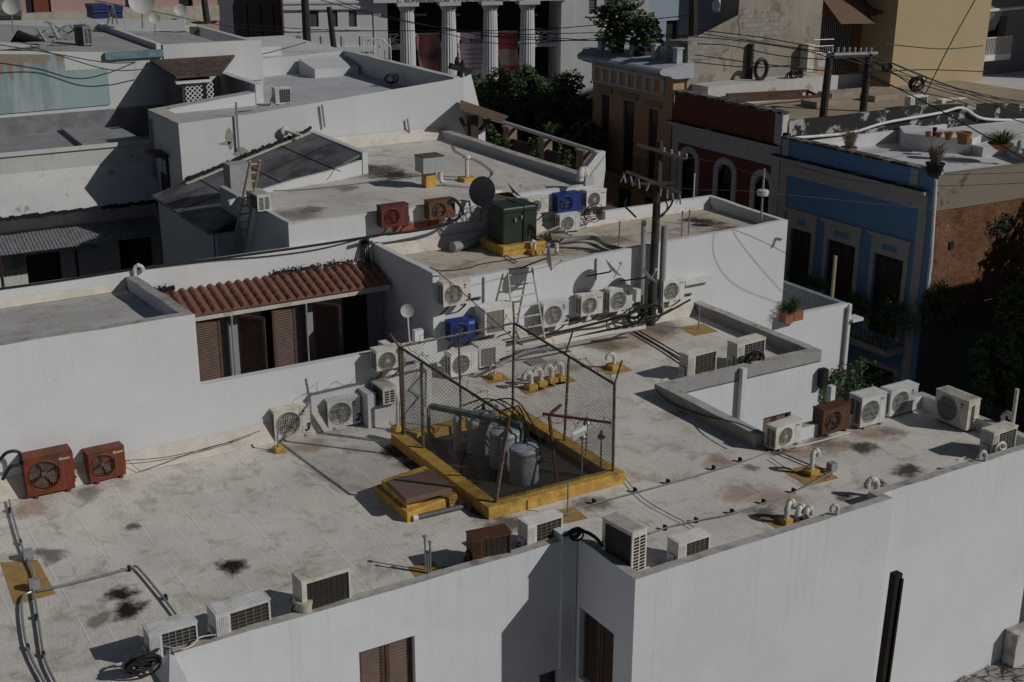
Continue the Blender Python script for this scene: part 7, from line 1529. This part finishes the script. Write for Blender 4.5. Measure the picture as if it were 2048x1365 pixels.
tree('dark tree mass at the right edge below the brick flank', 2060, 620, 45, (1.5, 1.1, 1.8), 4500, 7, .12)
tree('large tree in the yard right of the brick flank, at the edge of view', 2330, 500, 47, (3.6, 2.6, 3.4), 9000, 17, .2)
tree('lower dark tree at the right edge near the parapet', 2015, 740, 44, (1.3, 1.0, 1.3), 3500, 8, .12)
def bush(label, px, py, pl, rad, n, seed, mat=None, size=.07, nm='bush', x=False, clump=10):
    c = PX(px, py, pl) if x else PY(px, py, pl); b = MB(); leaves(b, c, rad, n, size, clump=clump, rnd=random.Random(seed)); o = b.build(nm, mat or LEAF); return tag(o, label, nm.replace('_', ' '))
bush('ivy trailing over the brick flank at the blue house corner', 1865, 605, 29.5, (1.1, .3, .5), 1300, 1)
bush('trailing vine on the balcony below the brick flank', 1930, 620, 29.2, (1.8, .3, .8), 1800, 2)
bush('green vine hanging on the brick near the right edge', 2010, 440, 29.75, (.6, .1, .4), 260, 3, LEAF, .07)
bush('vine strand down the brick wall', 2008, 490, 29.75, (.2, .08, .7), 200, 4, LEAF, .06)
bush('dark flowers on the balcony of the blue house', 1785, 640, 34.1, (.5, 1.5, .6), 1500, 5, x=True)
bush('plants at the base of the annex beside the festive lights', 1690, 762, 27.0, (.9, .5, .5), 1400, 6, size=.06)
bush('bright green shrub behind the brown unit', 1660, 800, 24.5, (.5, .5, .35), 900, 7, LEAFB, .05)
bush('hedge along the wall foot right of the annex', 1740, 775, 27.6, (1.2, .3, .3), 900, 8, size=.06)
for i, (x, y, s) in enumerate(((975, 270, .5), (1000, 300, .6), (1060, 320, .55), (1095, 345, .5), (1120, 345, .4), (955, 300, .5), (1130, 318, .45))): bush(['shrub by the pergola post', 'tall shrub before the first brown panel', 'palm clump in the planted roof garden', 'yellow green plant near the upper roof corner', 'small bright plant near the white gable', 'shrub at the back of the roof garden', 'spiky plant before the last brown panel'][i], x, y, 27.3, (s*.6, s*.6, s*.75), 450, 20+i, LEAFB if i in (3, 4) else LEAF, .1, x=True)
for i, (x, y) in enumerate(((1100, 268),)): c = PX(x, y, 29); b = MB(); blades(b, c, 60, .5, .5, random.Random(3), .03); tag(b.build('pot_plant', LEAFB), 'small agave on the second pinkish post', 'plant')
a_ = PX(1610, 570, 33.9); bush('dark plants below the blue house doors', 1620, 565, 33.9, (.3, 1.1, .3), 700, 41, x=True); bush('dark plants on the low balcony of the blue house', 1715, 602, 33.9, (.3, .9, .4), 700, 42, x=True)
b = MB(); c = PX(1726, 627, 34.3)
pts = []
for k in range(10): rr_ = .42 if k % 2 == 0 else .18; a = pi/2+k*pi/5; pts.append(c+V((0, cos(a)*rr_, sin(a)*rr_)))
b.add([*pts, *[p-V((.05, 0, 0)) for p in pts]], [tuple(range(10)), tuple(reversed(range(10, 20)))]+[(i, (i+1) % 10, 10+(i+1) % 10, 10+i) for i in range(10)]); tag(b.build('star_ornament', plain('star_grey', (.3, .3, .3))), 'pale five-pointed star hanging on the blue house balcony', 'ornament')
lm = bpy.data.materials.new('tiny_lamp'); lm.use_nodes = True; e = lm.node_tree.nodes['Principled BSDF']; e.inputs['Emission Color'].default_value = (1, .03, .01, 1); e.inputs['Emission Strength'].default_value = 1.5
p = PY(1682, 741, 27.2); tag(MB().lathe(p, [(.012, 0), (.022, .02), (.012, .04)], 8).build('red_light', lm), 'small lit red lamp among the plants by the annex', 'lamp')
